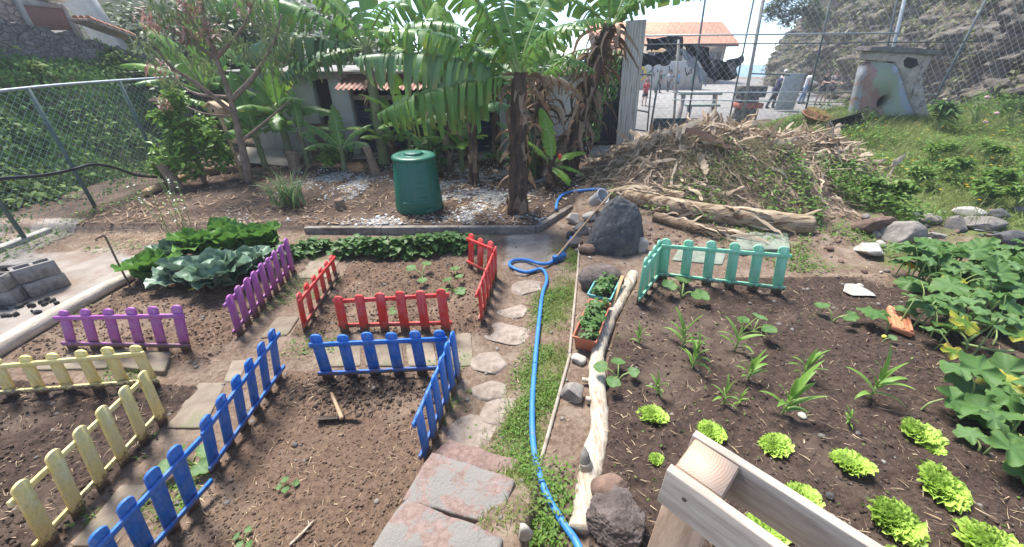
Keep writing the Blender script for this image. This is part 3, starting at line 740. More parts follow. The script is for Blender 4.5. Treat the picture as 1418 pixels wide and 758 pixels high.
# ================================================================== planters
M_TERRA = mat('terracotta_plastic', (.40, .125, .065), (.46, .16, .09), 9, .6, .1, c3=(.32, .17, .11), c3s=7)
M_TURQ = mat('turquoise_plastic', (.13, .38, .36), (.17, .43, .40), 9, .5, .1, c3=(.26, .34, .30), c3s=7)
M_POT = mat('potting_soil', (.03, .022, .017), (.09, .062, .045), 40, .95, .6)
def trough(label, m, p, yaw, L, w, h):
    root = thing('planter_trough', label, 'planter', p, (0, 0, yaw), 'planter troughs on the bed edge')
    def ring(l, ww, z): return [(-l / 2, -ww / 2, z), (l / 2, -ww / 2, z), (l / 2, ww / 2, z), (-l / 2, ww / 2, z)]
    lv = [(.86, .80, 0), (.97, .94, h * .84), (1.03, 1.06, h * .84), (1.04, 1.08, h), (.99, .97, h), (.93, .86, h * .8), (.82, .72, .02)]
    V = np.array([q for a, c, z in lv for q in ring(L * a, w * c, z)]); F = [(i * 4 + j, i * 4 + (j + 1) % 4, i * 4 + 4 + (j + 1) % 4, i * 4 + 4 + j) for i in range(len(lv) - 1) for j in range(4)] + [(3, 2, 1, 0), tuple((len(lv) - 1) * 4 + j for j in range(4))]
    b = MB(); V, F = bevelled(V, F, .005, 2); b.add(V, F); b.build('tub', m, root)
    b = MB(); nx, ny = 24, 10; X, Y = np.meshgrid(np.linspace(-.46, .46, nx) * L, np.linspace(-.42, .42, ny) * w, indexing='ij'); b.add(np.stack([X, Y, h * .8 + .012 * fbm2(X * 20, Y * 20, 3)], -1).reshape(-1, 3), gridF(nx, ny)); b.build('soil', M_POT, root, smooth=True)
    return root
e0, e1 = G(806, 492), G(829, 435); cT = (e0 + e1) / 2; yawT = math.atan2(e1[1] - e0[1], e1[0] - e0[0])
TROUGH = [(trough('terracotta coloured plastic trough of strawberry plants, nearer of two', M_TERRA, A3(cT[0], cT[1], cT[2]), yawT, .62, .20, .17), cT, yawT, .62, .17)]
e0, e1 = G(826, 433), G(843, 398); cU = (e0 + e1) / 2; yawU = math.atan2(e1[1] - e0[1], e1[0] - e0[0])
TROUGH.append((trough('turquoise plastic trough of strawberry plants in front of the lava boulder', M_TURQ, A3(cU[0] + .01, cU[1] + .03, cU[2]), yawU, .50, .23, .17), cU + A3(.01, .03, 0), yawU, .5, .17))

# ================================================================== pot, bin, blocks, iron rod, tile
M_POTG = mat('grey_pot', (.34, .34, .33), (.46, .46, .44), 6, .7, .2, c3=(.25, .24, .21), c3s=5)
p = G(822, 296) + A3(0, .12, .02)
b = MB(); b.add(*lathe([(.0, .004), (.075, .0), (.08, .006), (.115, .24), (.125, .245), (.125, .265), (.11, .265), (.105, .24), (.07, .02), (.0, .02)], 28, False))
tag(b.build('flower_pot', M_POTG, loc=p + A3(-.02, 0, .13), smooth=True, rot=(.9, .25, .5)), 'pale grey pot tipped over on the stones beside the boulder', 'pot')

M_BIN = mat('green_plastic', (.0055, .092, .057), (.008, .112, .070), 5, .42, .1, spec=.45, c3=(.05, .12, .085), c3s=3, c3t=(.54, .72), stretch=(3, 3, .5))
p = G(575, 299); p[1] += .38; p[2] = hz(p[0], p[1])
root = thing('compost_bin', 'dark green round plastic compost bin with a flat lid', 'compost bin', p)
prof = [(.395, 0), (.40, .01)]
for z in np.linspace(.03, .80, 20):
    r = .398 - .065 * (z / .80) ** 1.2
    prof += [(r, z), (r, z + .032), (r - .0025, z + .035), (r - .0025, z + .038)]
prof += [(.325, .845), (.0, .845)]
V, F = lathe(prof, 56); a = np.arctan2(V[:, 1], V[:, 0]); rr = np.hypot(V[:, 0], V[:, 1]); kk = 1 + .006 * np.sign(np.cos(a * 14)) * (rr > .1); V[:, 0] *= kk; V[:, 1] *= kk
b = MB(); b.add(V, F); b.build('body', M_BIN, root)
b = MB(); b.add(*lathe([(r_, z_ - .085) for r_, z_ in [(.0, .925), (.352, .925), (.356, .935), (.353, .955), (.335, .975), (.22, .985), (.215, .98), (.16, .98), (.155, .995), (.15, 1.012), (.13, 1.02), (.0, 1.02)]], 56, False)); b.build('lid', M_BIN, root)
b = MB(); b.add(*bbox((0, -.395, .12), (.34, .03, .2), .012, (.05, 0, 0), 2)); b.build('hatch', M_BIN, root)

M_BLOCK = mat('concrete_block', (.17, .155, .14), (.28, .26, .235), 12, .95, .5, bscale=60, c3=(.085, .075, .07), c3s=3, c3t=(.52, .7), objvar=.15)
def hollow_block(label, p, rz, rx=0, size=(.34, .17, .17)):
    L, w, h = size; b = MB(); t = .032
    for c, s in [((0, -w / 2 + t / 2, 0), (L, t, h)), ((0, w / 2 - t / 2, 0), (L, t, h)), ((-L / 2 + t / 2, 0, 0), (t, w - 2 * t + .001, h - .006)), ((L / 2 - t / 2, 0, 0), (t, w - 2 * t + .001, h - .006)), ((0, 0, 0), (t, w - 2 * t + .001, h - .006))]:
        b.add(*bbox(c, s, .005))
    return tag(b.build('concrete_block', M_BLOCK, loc=p, rot=(rx, 0, rz)), label, 'concrete block', 'hollow concrete blocks stacked on the left')
q = G(12, 424)
hollow_block('lowest concrete block at the front of the pile on the left edge', q + A3(-.10, .06, .085), .25)
hollow_block('concrete block standing on the frontmost block at the left edge', q + A3(-.11, .07, .258), .20)
hollow_block('concrete block half behind the pile, resting on the ground beside the ash', q + A3(.10, .34, .085), 1.15)
hollow_block('concrete block with open cells turned out, topmost on the right of the pile', q + A3(.08, .35, .258), 1.0, 0)
hollow_block('concrete block at the back of the pile against the kerb', q + A3(-.28, .50, .085), .1)
hollow_block('flat concrete block lying on top of the back of the pile', q + A3(-.24, .48, .235), .12, PI / 2, (.34, .13, .17))
b = MB()
for i in range(22):
    V, F = rock(rng.uniform(.012, .045, 3), 300 + i, 9, 2); b.add(V + A3(rng.uniform(-.05, .55), rng.uniform(-.22, .12), .015), F)
tag(b.build('charcoal', mat('charcoal', (.015, .015, .016), (.06, .058, .055), 20, .9, .4), loc=q), 'black charcoal scraps in front of the concrete blocks', kind='stuff')

p = G(179, 396); tp = at(146, 329, p[1] + .08) - p
b = MB(); b.add(*tube(smooth_path([A3(.0, 0, -.1), tp * .5, tp, tp + A3(-.03, 0, .015), tp + A3(-.09, -.02, -.01), tp + A3(-.10, -.02, -.03)], 30), .011, 8))
tag(b.build('iron_rod', mat('rusty_rod', (.13, .085, .06), (.22, .15, .11), 20, .7, .2, metal=.2), loc=p, smooth=True), 'thin rusty iron rod with a bent top stuck beside the bleached log', 'rod')

p = G(1245, 463); e = G(1240, 428); yaw = math.atan2(e[1] - p[1], e[0] - p[0])
b = MB(); b.add(*bbox((.17, 0, .05), (.40, .16, .05), .006, (.15, 0, 0)))
for y in (-.055, 0, .055): b.add(*bbox((.17, y, .078), (.38, .022, .02), .005, (.15, 0, 0)))
tag(b.build('clay_tile', mat('orange_clay', (.46, .17, .08), (.55, .24, .13), 9, .85, .3, c3=(.30, .13, .08), c3s=8), loc=p, rot=(0, 0, yaw)), 'orange ribbed clay tile lying at the edge of the squash leaves', 'tile')

# ================================================================== handrail in front
M_RAIL = mat('planed_timber', (.25, .205, .165), (.40, .345, .29), 5, .7, .3, stretch=(1.2, 9, 9), bscale=14, c3=(.25, .20, .16), c3s=3, c3t=(.60, .74), bdist=.004)
M_POST = mat('post_timber', (.25, .165, .11), (.38, .265, .185), 6, .7, .3, stretch=(9, 9, 1.2), c3=(.2, .13, .09), c3s=4, c3t=(.6, .75), bdist=.004)
def ring_mat():
    m, t, N, Lk = nt('end_grain'); out = N('ShaderNodeOutputMaterial'); p = N('ShaderNodeBsdfPrincipled'); tc = N('ShaderNodeTexCoord')
    mp = N('ShaderNodeMapping'); mp.inputs['Location'].default_value = (.085, -.02, 0); Lk(tc.outputs['Object'], mp.inputs[0])
    w = N('ShaderNodeTexWave'); w.wave_type = 'RINGS'; w.rings_direction = 'Z'; w.inputs['Scale'].default_value = 55; w.inputs['Distortion'].default_value = 3.2; w.inputs['Detail'].default_value = 3; w.inputs['Detail Scale'].default_value = 1.2
    Lk(mp.outputs[0], w.inputs[0])
    c = node_mix(N, Lk, w.outputs['Fac'], (.48, .345, .25), (.36, .235, .16))
    c = node_mix(N, Lk, node_step(N, Lk, node_noise(N, Lk, tc.outputs['Object'], 18, 6), .42, .75), c, (.42, .33, .26))
    Lk(c, p.inputs['Base Color']); p.inputs['Roughness'].default_value = .75; Lk(p.outputs[0], out.inputs[0]); return m
zt = 1.68
q2, q3 = atz(970, 609, zt), atz(1205, 758, zt); dr = q3 - q2; dr[2] = 0; yaw = math.atan2(dr[1], dr[0])
pc = sum(atz(u, v, zt) for u, v in [(931, 645), (970, 609), (1029, 650), (991, 688)]) / 4
root = thing('timber_handrail', 'unpainted timber handrail, two boards clasping a square post, close to the camera', 'handrail', (pc[0], pc[1], .85), (0, 0, yaw))
hh = zt - .85; w = .098
b = MB(); V, F = bevelled(*box((0, 0, hh / 2), (w, w, hh)), .002); b.add(V, F); b.build('post', M_POST, root)
b = MB(); b.add(*box((0, 0, hh + .0015), (w - .006, w - .006, .003))); b.build('post_end_grain', ring_mat(), root)
for s in (1, -1):
    b = MB(); V, F = bevelled(*box((0, 0, 0), (1.6, .021, .115)), .0025, 2); b.add(V, F)
    o = b.build('rail_board', M_RAIL, root, loc=(.8 - w / 2 - .008, s * (w / 2 + .0125), hh - .0535))
    kn = MB()
    V, F = lathe([(0, .001), (.005, .001), (.0045, .0025), (.0, .003)], 10, False); kn.add(V @ rotm(s * -PI / 2, 0, 0).T + A3(-.75, s * .0105, .01), F)
    kn.build('screw', M_IRON, o)
b = MB(); V, F = bevelled(*box((1.45, 0, hh / 2), (w, w, hh)), .002); b.add(V, F); b.build('post', M_POST, root)

p = G(402, 757); q = G(436, 724) - p; b = MB(); b.add(*gnarl([A3(0, 0, .012), q * .5 + A3(.006, 0, .02), q * .86 + A3(0, 0, .02), q + A3(0, 0, .025)], [.009, .009, .007, .003], 24, 7, 61, .2)); b.add(*gnarl([q * .8 + A3(0, 0, .02), q + A3(-.03, -.005, .035)], [.005, .002], 6, 6, 62, .1)); tag(b.build('dry_twig', M_DRIFT, loc=p, smooth=True), 'pale forked dry twig on the bare soil at the bottom edge', 'twig')
p = G(184, 378); b = MB(); b.add(*bbox((0, 0, .13), (.10, .006, .13), .002, (-.25, 0, .2))); b.add(*bbox((0, .008, .03), (.012, .006, .12), .001)); tag(b.build('plant_tag', mat('white_card', (.62, .64, .66), (.70, .72, .74), 30, .6, 0), loc=p), 'small white plant tag standing left of the first cabbage', 'plant tag')
stone_at(1114, 580, 12, 7, 331, M_ROCKW, 'small white flint beside the tallest corn seedling', planes=8)
stone_at(1151, 693, 11, 9, 332, M_ROCKD, 'small dark round pebble between lettuces right of the handrail', planes=14)
p = G(1223, 469); V, F = ico(2); b = MB(); b.add(V * .02 + A3(0, 0, .018), F); tag(b.build('small_fruit', mat('yellow_fruit', (.5, .5, .08), (.55, .55, .1), 9, .5, 0), loc=p, smooth=True), 'tiny yellow green fruit on the soil below the clay tile', 'fruit')
# ================================================================== small plants of the beds
def leafm(name, a, b, **k):
    k.setdefault('transl', .35); k.setdefault('rough', .5); k.setdefault('bump', .15); k.setdefault('scale', 6)
    return mat(name, a, b, **k)
L_LETT = leafm('lettuce_leaf', (.24, .43, .03), (.38, .57, .07), rndc=(.48, .66, .13), edgec=(.50, .68, .15), edge_t=(.65, 1.05), rough=.4, scale=20, objvar=.05)
L_CORN = leafm('corn_leaf', (.15, .31, .045), (.22, .40, .075), rndc=(.09, .2, .03), edgec=(.22, .36, .08), edge_t=(.0, 1.))
L_SQU = leafm('squash_leaf', (.060, .145, .030), (.10, .205, .052), rndc=(.19, .29, .14), edgec=(.10, .19, .04), edge_t=(.5, 1.2), scale=9, rough=.55)
L_SQY = leafm('yellowing_leaf', (.24, .27, .03), (.42, .36, .04), c3=(.22, .12, .04), c3s=6, edgec=(.10, .2, .03), edge_t=(.9, .2))
L_CAB = leafm('cabbage_leaf', (.075, .150, .085), (.125, .21, .125), rndc=(.17, .25, .18), edgec=(.19, .27, .19), edge_t=(.75, 1.1), scale=7, transl=.15, rough=.38)
L_CABG = leafm('green_cabbage_leaf', (.060, .165, .022), (.105, .24, .035), rndc=(.15, .29, .05), edgec=(.14, .27, .07), edge_t=(.8, 1.1), scale=7, transl=.3, rough=.42)
L_DEEP = leafm('deep_green_leaf', (.040, .105, .022), (.07, .155, .035), rndc=(.11, .19, .05), transl=.25, scale=12)
L_STEM = mat('green_stem', (.16, .25, .07), (.22, .30, .10), 10, .6, .1, rndc=(.28, .3, .13))
L_GRASS = leafm('grass_blade', (.10, .175, .028), (.155, .23, .045), rndc=(.29, .28, .10), scale=3)
L_WEED = leafm('weed_leaf', (.065, .155, .022), (.105, .21, .032), rndc=(.19, .28, .05), scale=8)
L_DRY = leafm('dry_leaf', (.30, .205, .125), (.46, .34, .22), rndc=(.17, .10, .06), transl=.15, scale=5, rough=.8, stretch=(1, 1, 1))
L_STRAW = leafm('straw', (.42, .31, .19), (.55, .43, .28), rndc=(.22, .15, .09), transl=.1, rough=.8)
M_YELF = leafm('yellow_petal', (.75, .38, .012), (.82, .48, .02), transl=.3)
M_WHITE = leafm('white_petal', (.75, .75, .70), (.85, .85, .8), transl=.2)

def lettuce_mesh(seed, R, nl=64):
    g = np.random.default_rng(seed); b = MB()
    for i in range(nl):
        f = (i + .5) / nl; az = i * 2.39996 + g.uniform(-.3, .3); el = math.radians(82 - 68 * f ** .8) + g.uniform(-.12, .12); L = R * (.46 + .52 * f) * g.uniform(.8, 1.12); W = L * g.uniform(.7, .95)
        nu, nv = 8, 19; s = np.linspace(0, 1, nu)[:, None]; t = np.linspace(-1, 1, nv)[None, :]
        fan = .22 + .78 * s ** .8
        ph = g.uniform(0, 6.3); amp = .15 * L * s ** 1.5
        x = L * (s * (1 - .28 * t * t * s)) ; y = W * .62 * t * fan
        z = .30 * L * s ** 2 * .4 - .18 * L * s ** 2 * (1 - f) + amp * (np.sin(t * 10.5 + ph) * .75 + .75 * np.sin(t * 21 + 2 * ph + s * 5)) * (.25 + np.abs(t) ** .7 * .9) + .10 * L * t * t
        x = x + amp * .55 * np.cos(t * 11 + ph) ; y = y + amp * .4 * np.sin(t * 14 + ph * 1.7)
        V = np.stack([x + 0 * t, y + 0 * s, z], -1).reshape(-1, 3)
        d = (math.cos(az) * math.cos(el), math.sin(az) * math.cos(el), math.sin(el))
        up = (-math.cos(az) * math.sin(el), -math.sin(az) * math.sin(el), math.cos(el))
        V = V @ frames(np.array(d), np.array(up)); V += A3(d[0], d[1], 0) * R * .05
        b.add(V, gridF(nu, nv), 0, g.random(), (s + 0 * t).ravel())
    return b
lets = [(903, 578, 50, 'lettuce nearest the driftwood, left end of the far lettuce row'), (984, 602, 54, 'lettuce just beyond the tip of the timber handrail'), (1072, 620, 54, 'lettuce third from the left in the far row, above the handrail boards'),
        (1178, 647, 66, 'lettuce in the middle of the bed behind the loosest corn shoot'), (1271, 603, 64, 'lettuce close to the squash leaves, with a smaller one in front of it'), (1290, 622, 36, 'small pale lettuce tucked against a larger one by the squash'),
        (1302, 678, 82, 'lettuce right of the middle, second nearest in the right hand row'), (1235, 724, 88, 'large lettuce near the bottom edge, right of the handrail'), (1370, 762, 96, 'lettuce cut by the bottom right corner of the picture'),
        (908, 637, 27, 'tiny lettuce alone left of the timber handrail'), (1106, 694, 70, 'lettuce partly hidden behind the rear board of the handrail'), (1056, 745, 80, 'lettuce seen between the two boards of the handrail'), (1238, 776, 46, 'lettuce showing only its top at the bottom edge')]
LM = []
for i, (u, v, wpx, lb) in enumerate(lets):
    p = G(u, v); t = p[1] * CP + (EYE - p[2]) * SP; R = wpx / FX * t / 2
    if i < 4: o = lettuce_mesh(70 + i, .13).build('lettuce', L_LETT, smooth=True); LM.append(o)
    else: o = LM[i % 4].copy(); COL.objects.link(o)
    s = R / .155; o.location = p - A3(0, 0, .008); o.rotation_euler = (rng.normal(0, .08), rng.normal(0, .08), rng.uniform(0, 6.28)); o.scale = (s * rng.uniform(.92, 1.08), s, s * rng.uniform(.9, 1.1))
    tag(o, lb, 'lettuce', 'lime green frilly lettuces in the dark bed')

# ------------------------------------------------------------------ corn seedlings
def strap(L, w, az, el, droop, g, n=9, z0=0.):
    s = np.linspace(0, 1, n); a = el - droop * s ** 1.5; dx = np.cos(a); dz = np.sin(a); st = L / (n - 1)
    r = np.concatenate([[0], np.cumsum(dx[:-1]) * st]); z = np.concatenate([[0], np.cumsum(dz[:-1]) * st]) + z0
    ww = w / 2 * np.clip(np.minimum(.35 + s * 4, 1.15 * (1 - s) ** .6), 0.02, 1)
    ca, sa = math.cos(az), math.sin(az); tw = g.uniform(-.5, .5) * s
    V = []
    for k in range(n):
        for q, lift in ((-1, .35), (0, 0), (1, .35)):
            o = q * ww[k]; V.append((r[k] * ca - o * sa * math.cos(tw[k]), r[k] * sa + o * ca * math.cos(tw[k]), z[k] + lift * ww[k] + o * math.sin(tw[k])))
    return np.array(V), gridF(n, 3), np.tile([1., 0, 1.], n)
def corn(u, v, hpx, label, seed):
    g = np.random.default_rng(seed); p = G(u, v); t = p[1] * CP + (EYE - p[2]) * SP
    down = math.atan2(EYE - p[2], p[1]); h = hpx / FX * t / max(.35, math.cos(down)) * .74
    root = thing('corn_seedling', label, 'corn seedling', p, group='young corn plants in the dark bed')
    b = MB(); b.add(*tube(smooth_path([A3(0, 0, -.02), A3(.01, 0, h * .25), A3(g.normal(0, .02), g.normal(0, .02), h * .55)], 8), [.008] * 4 + [.005] * 4, 6)); b.build('stalk', L_STEM, root, smooth=True)
    b = MB(); n = g.integers(7, 10); a0 = g.uniform(0, 6.28)
    for i in range(n):
        f = i / (n - 1)
        V, F, E = strap(h * g.uniform(.65, .95) * (.7 + .3 * f), h * g.uniform(.105, .145), a0 + i * PI + g.normal(0, .5), math.radians(40 + 42 * f) + g.normal(0, .1), g.uniform(.7, 2.1) * (1.15 - .8 * f), g, z0=h * (.10 + .45 * f))
        b.add(V, F, 0, g.random(), E)
    b.build('leaves', L_CORN, root, smooth=True)
for i, a in enumerate([(884, 476, 30, 'corn seedling nearest the mint panel end and the driftwood'), (944, 481, 56, 'bushy corn seedling in front of the pale squash seedling'), (958, 510, 46, 'corn seedling right in front of the bushy one'),
        (1016, 486, 50, 'corn seedling with a broad squash leaf behind it'), (1034, 526, 42, 'corn seedling in the middle of the bed'), (1000, 560, 36, 'thin corn seedling with two side shoots above the handrail tip'),
        (1022, 560, 20, 'small corn shoot lying sideways next to a thin seedling'), (1110, 521, 42, 'corn seedling just behind the tallest one'), (1082, 574, 62, 'tallest corn seedling with wide open leaves'), (909, 545, 30, 'slim upright corn seedling above the leftmost lettuce'),
        (1203, 551, 56, 'corn seedling standing alone towards the squash plants'), (1172, 586, 20, 'very small corn shoot alone in the middle right of the bed')]): corn(*a, 400 + i)

# ------------------------------------------------------------------ round leaved seedlings
def seedling(u, v, Rpx, n, label, seed, m=None, name='squash_seedling', cat='squash seedling', group='young squash plants', lob=4):
    g = np.random.default_rng(seed); p = G(u, v); t = p[1] * CP + (EYE - p[2]) * SP; R = Rpx / FX * t
    root = thing(name, label, cat, p, group=group); sb = MB(); b = MB(); a0 = g.uniform(0, 6.28)
    for i in range(n):
        az = a0 + i * 2 * PI / n + g.normal(0, .3); h = R * g.uniform(.6, 1.2); d = R * g.uniform(.5, 1.1)
        e = A3(math.cos(az) * d, math.sin(az) * d, h); sb.add(*tube(smooth_path([A3(0, 0, -.01), e * A3(.4, .4, .7), e], 7), R * .06, 5))
        V, F, E = disc_leaf(g, lob, .08, .12, .05); V = place(V, (math.cos(az), math.sin(az), g.uniform(-.25, .1)), e, R * g.uniform(.45, .62), A3(0, -.12, 1)); b.add(V, F, 0, g.random(), E)
    sb.build('stems', L_STEM, root, smooth=True); b.build('leaves', m or L_SQU, root, smooth=True)
for i, a in enumerate([(944, 412, 22, 3, 'grey green squash seedling with two big leaves just inside the mint corner'), (855, 528, 18, 4, 'squash seedling against the driftwood, left of the corn'), (1042, 462, 17, 3, 'squash seedling with pale leaves behind a corn seedling'),
        (1152, 446, 16, 3, 'squash seedling on the dry edge below the right end of the mint panel'), (1220, 474, 9, 1, 'single round leaf seedling below the clay tile'), (585, 386, 14, 3, 'squash seedling in the middle of the red bed'), (632, 386, 11, 2, 'small seedling at the right rear of the red bed'),
        (627, 404, 13, 3, 'seedling behind the right end of the front red panel'), (546, 436, 8, 2, 'seedling seen between the pickets of the front red panel'), (268, 645, 20, 4, 'pale leafy weed beside the joint of the two blue left panels'), (398, 676, 9, 4, 'tiny weed alone on the soil below the hoe'), (340, 750, 10, 4, 'tiny weed at the bottom edge in the blue bed')]): seedling(*a, 500 + i)

# ------------------------------------------------------------------ cabbages
def cabbage(u, v, R, nl, m, label, seed, upright=.0, head=True, spread=1.):
    g = np.random.default_rng(seed); p = G(u, v); root = thing('cabbage', label, 'cabbage', p, (0, 0, g.uniform(0, 6.28)), 'large cabbages in the purple bed')
    if head:
        V, F = ico(3); V = V * A3(.34, .34, .30) * R * (1 + .05 * fbm3(V * 3, seed))[:, None] + A3(0, 0, R * .45); b = MB(); b.add(V, F, 0, .7, .3); b.build('head', m, root, smooth=True)
    b = MB(); yb = MB()
    for i in range(nl):
        f = (i + .5) / nl; az = i * 2.4 + g.normal(0, .2); el = math.radians(76 - 54 * f) + upright + g.normal(0, .12); r = R * (.30 + .19 * f) * g.uniform(.8, 1.15)
        V, F, E = disc_leaf(g, 3, .05, .42 - .32 * f, .13, .25, 7, 44, 1.15)
        V[:, 2] += .10 * V[:, 0] * np.sin(V[:, 0] * 3)- .16 * f * np.clip(V[:, 0] - .8, 0, 2) ** 2
        d = A3(math.cos(az) * math.cos(el), math.sin(az) * math.cos(el), math.sin(el)); up = A3(-math.cos(az) * math.sin(el), -math.sin(az) * math.sin(el), math.cos(el))
        V = V @ frames(d, up) * r + A3(math.cos(az) * .1 * R, math.sin(az) * .1 * R, R * (.30 - .15 * f))
        b.add(V, F, 0, np.clip(g.random() * .6 + .55 * disc_leaf.vein, 0, 1), E)
    b.build('leaves', m, root, smooth=True)
    return root
cabbage(214, 386, .40, 13, L_CABG, 'cabbage with tall upright dark leaves next to the end of the bleached log', 1, .25, False)
cabbage(262, 392, .40, 15, L_CAB, 'blue green cabbage second from the log end, leaves lying outwards', 2)
cabbage(306, 396, .46, 17, L_CAB, 'biggest blue green cabbage at the front with a drooping round leaf', 3)
cabbage(348, 378, .38, 15, L_CAB, 'cabbage with a visible pale head just behind the purple side panel', 4)
cabbage(282, 352, .42, 14, L_CABG, 'bright green cabbage in the middle behind the biggest blue one', 5, .2, False)
cabbage(330, 350, .42, 14, L_CABG, 'bright green cabbage in the centre of the far row', 6, .15, False)
cabbage(368, 346, .44, 15, L_CABG, 'tallest yellow green cabbage at the far right of the clump', 7, .3, False)
cabbage(245, 362, .36, 12, L_CAB, 'pale cabbage at the back left of the clump', 8, .1, False)
cabbage(312, 330, .34, 12, L_CABG, 'cabbage farthest back near the kerb', 9, .2, False)
p = G(277, 406); b = MB(); g = np.random.default_rng(3); V, F, E = disc_leaf(g, 3, .05, .15, .09); b.add(place(V, (.6, -.7, .25), A3(0, 0, .07), .085), F, 0, .4, E); tag(b.build('yellow_leaf', L_SQY, loc=p, smooth=True), 'fallen yellow cabbage leaf lying in front of the biggest cabbage', 'leaf')

def mound_leaves(name, label, m, pix, seed, n, size, hmax, tmpl=None, kind='stuff', stems=True):
    """leafy low mass over a strip of ground: pix are points of its centre line with a half width in metres"""
    g = np.random.default_rng(seed); b = MB(); T = tmpl or leaf_t(.75, 4, .15, .25, .6)
    C = [G(u, v) for u, v, w in pix]; W = [w for *_, w in pix]
    t = g.random(n) * (len(C) - 1); i = np.minimum(t.astype(int), len(C) - 2); f = (t - i)[:, None]; C = np.array(C); W = np.array(W)
    c = C[i] * (1 - f) + C[i + 1] * f; w = W[i] * (1 - f[:, 0]) + W[i + 1] * f[:, 0]
    rr = g.uniform(-1, 1, n); c[:, 1] += rr * w; c[:, 0] += g.normal(0, .06, n)
    hh = hmax * np.sqrt(np.clip(1 - rr ** 2, .05, 1)) * (.55 + .6 * vn2(c[:, 0] * 3.5, c[:, 1] * 3.5, seed)) * g.uniform(.35, 1.05, n)
    c[:, 2] = H(c[:, 0], c[:, 1]) + hh
    scatter(b, T[0], T[1], c, rand_frames(n, -.5, .5, g), size * g.uniform(.5, 1.15, n), 0, g.random(n), T[2] * .5)
    return tag(b.build(name, m, smooth=True), label, kind=kind)
mound_leaves('low_greens', 'low dark green leafy crop along the kerb behind the red bed', L_DEEP, [(474, 352, .10), (520, 350, .16), (570, 350, .18), (620, 346, .20), (648, 346, .16)], 5, 1500, .12, .24)
mound_leaves('low_greens', 'low dark green leafy crop beyond the end of the purple side panel', L_DEEP, [(398, 362, .12), (420, 350, .16), (447, 344, .12)], 6, 600, .11, .20)

# strawberries
for (root, c, yaw, L, h), lb in zip(TROUGH, ('nearer terracotta', 'farther turquoise')):
    for i in range(5):
        g = np.random.default_rng(900 + i + int(L * 100)); off = (i - 2) * L * .19
        p = c + A3(math.cos(yaw) * off, math.sin(yaw) * off, h * .8)
        o = thing('strawberry_plant', f'dark green strawberry plant growing in the {lb} coloured trough', 'strawberry plant', p, group=f'strawberry plants in the {lb} trough')
        sb = MB(); b = MB(); T = leaf_t(.8, 3, .12, .15, .6)
        for k in range(15):
            az = g.uniform(0, 6.28); r = g.uniform(.01, .085); e = A3(math.cos(az) * r, math.sin(az) * r, g.uniform(.05, .13) - r * .3)
            sb.add(*tube([A3(0, 0, 0), e * .6 + A3(0, 0, .012), e], .0018, 4))
            for q in (-1, 0, 1):
                d = A3(math.cos(az + q * 1.3), math.sin(az + q * 1.3), g.uniform(-.3, .15)); b.add(place(T[0], d, e, g.uniform(.038, .052), A3(0, 0, 1) + g.normal(0, .2, 3)), T[1], 0, g.random(), T[2] * .4)
        sb.build('stems', L_STEM, o); b.build('leaves', L_DEEP, o, smooth=True)

# ------------------------------------------------------------------ squash plants on the right
def squash_plant(label, pts, n, R, hmax, seed, flowers=(), yellow=.06):
    g = np.random.default_rng(seed); C = np.array([G(u, v) for u, v in pts]); base = C.mean(0); base[2] = hz(base[0], base[1])
    root = thing('squash_plant', label, 'squash plant', base); vb = MB(); b = MB(); yb = MB(); ny = 0
    for k in range(len(C) - 1):
        a, c = C[k] - base, C[k + 1] - base; mid = (a + c) / 2 + A3(g.normal(0, .1), g.normal(0, .1), .06)
        vb.add(*tube(smooth_path([a + A3(0, 0, .03), mid, c + A3(0, 0, .03)], 14), .012, 6))
    for i in range(n):
        k = g.integers(0, len(C)); q = C[k] + A3(g.normal(0, .20), g.normal(0, .20), 0); q[2] = hz(q[0], q[1]); f = q - base
        h = hmax * g.uniform(.3, 1.0); az = g.uniform(0, 6.28); lean = g.uniform(0, .18); e = f + A3(math.cos(az) * lean, math.sin(az) * lean, h)
        vb.add(*tube(smooth_path([f, f + (e - f) * A3(.25, .25, .6), e], 7), [.007] * 4 + [.005] * 3, 5, False))
        V, F, E = disc_leaf(g, 5, g.uniform(.08, .15), g.uniform(-.15, .25), .12, .45, 6, 44)
        V[:, 2] -= .16 * np.clip(V[:, 0] - .5, 0, 2) ** 2 + .05 * np.abs(V[:, 1]) ** 2
        V = place(V, A3(math.cos(az + g.normal(0, .6)), math.sin(az), g.uniform(-.45, .1)), e, R * g.uniform(.55, 1.2), A3(0, -.15, 1) + g.normal(0, .18, 3))
        if g.random() < yellow: yb.add(V, F, 0, g.random(), E); ny += 1
        else: b.add(V, F, 0, np.clip(.75 * g.random() ** 1.3 + .5 * disc_leaf.vein, 0, 1), E)
    vb.build('vines', L_STEM, root, smooth=True); b.build('leaves', L_SQU, root, smooth=True)
    if ny: yb.build('yellowing_leaves', L_SQY, root, smooth=True)
    for u, v in flowers:
        q = G(u, v) - base + A3(0, 0, .12); fb = MB(); T = leaf_t(.6, 4, .25, -.1, .6)
        for j in range(6):
            d = A3(math.cos(j * 1.047), math.sin(j * 1.047), .8); fb.add(place(T[0], d, q, .085, A3(-d[0], -d[1], 1.2)), T[1])
        fb.add(*tube([A3(q[0], q[1], q[2] - .12), q], .006, 5), 0); fb.build('flower', M_YELF, root, smooth=True)
squash_plant('dense far squash plant with an orange yellow flower on its left edge', [(1290, 395), (1330, 388), (1372, 392), (1412, 388), (1350, 408), (1395, 415), (1440, 405), (1310, 412)], 140, .125, .42, 21, [(1252, 386)], .03)
squash_plant('middle squash plant sprawling with pale and yellow leaves', [(1300, 455), (1345, 450), (1390, 455), (1440, 450), (1330, 480), (1400, 490)], 46, .12, .36, 22, (), .22)
squash_plant('nearest squash plant with the largest leaves at the right edge', [(1375, 590), (1400, 604), (1435, 590), (1465, 610), (1415, 562), (1440, 630)], 26, .125, .28, 23, (), .05)
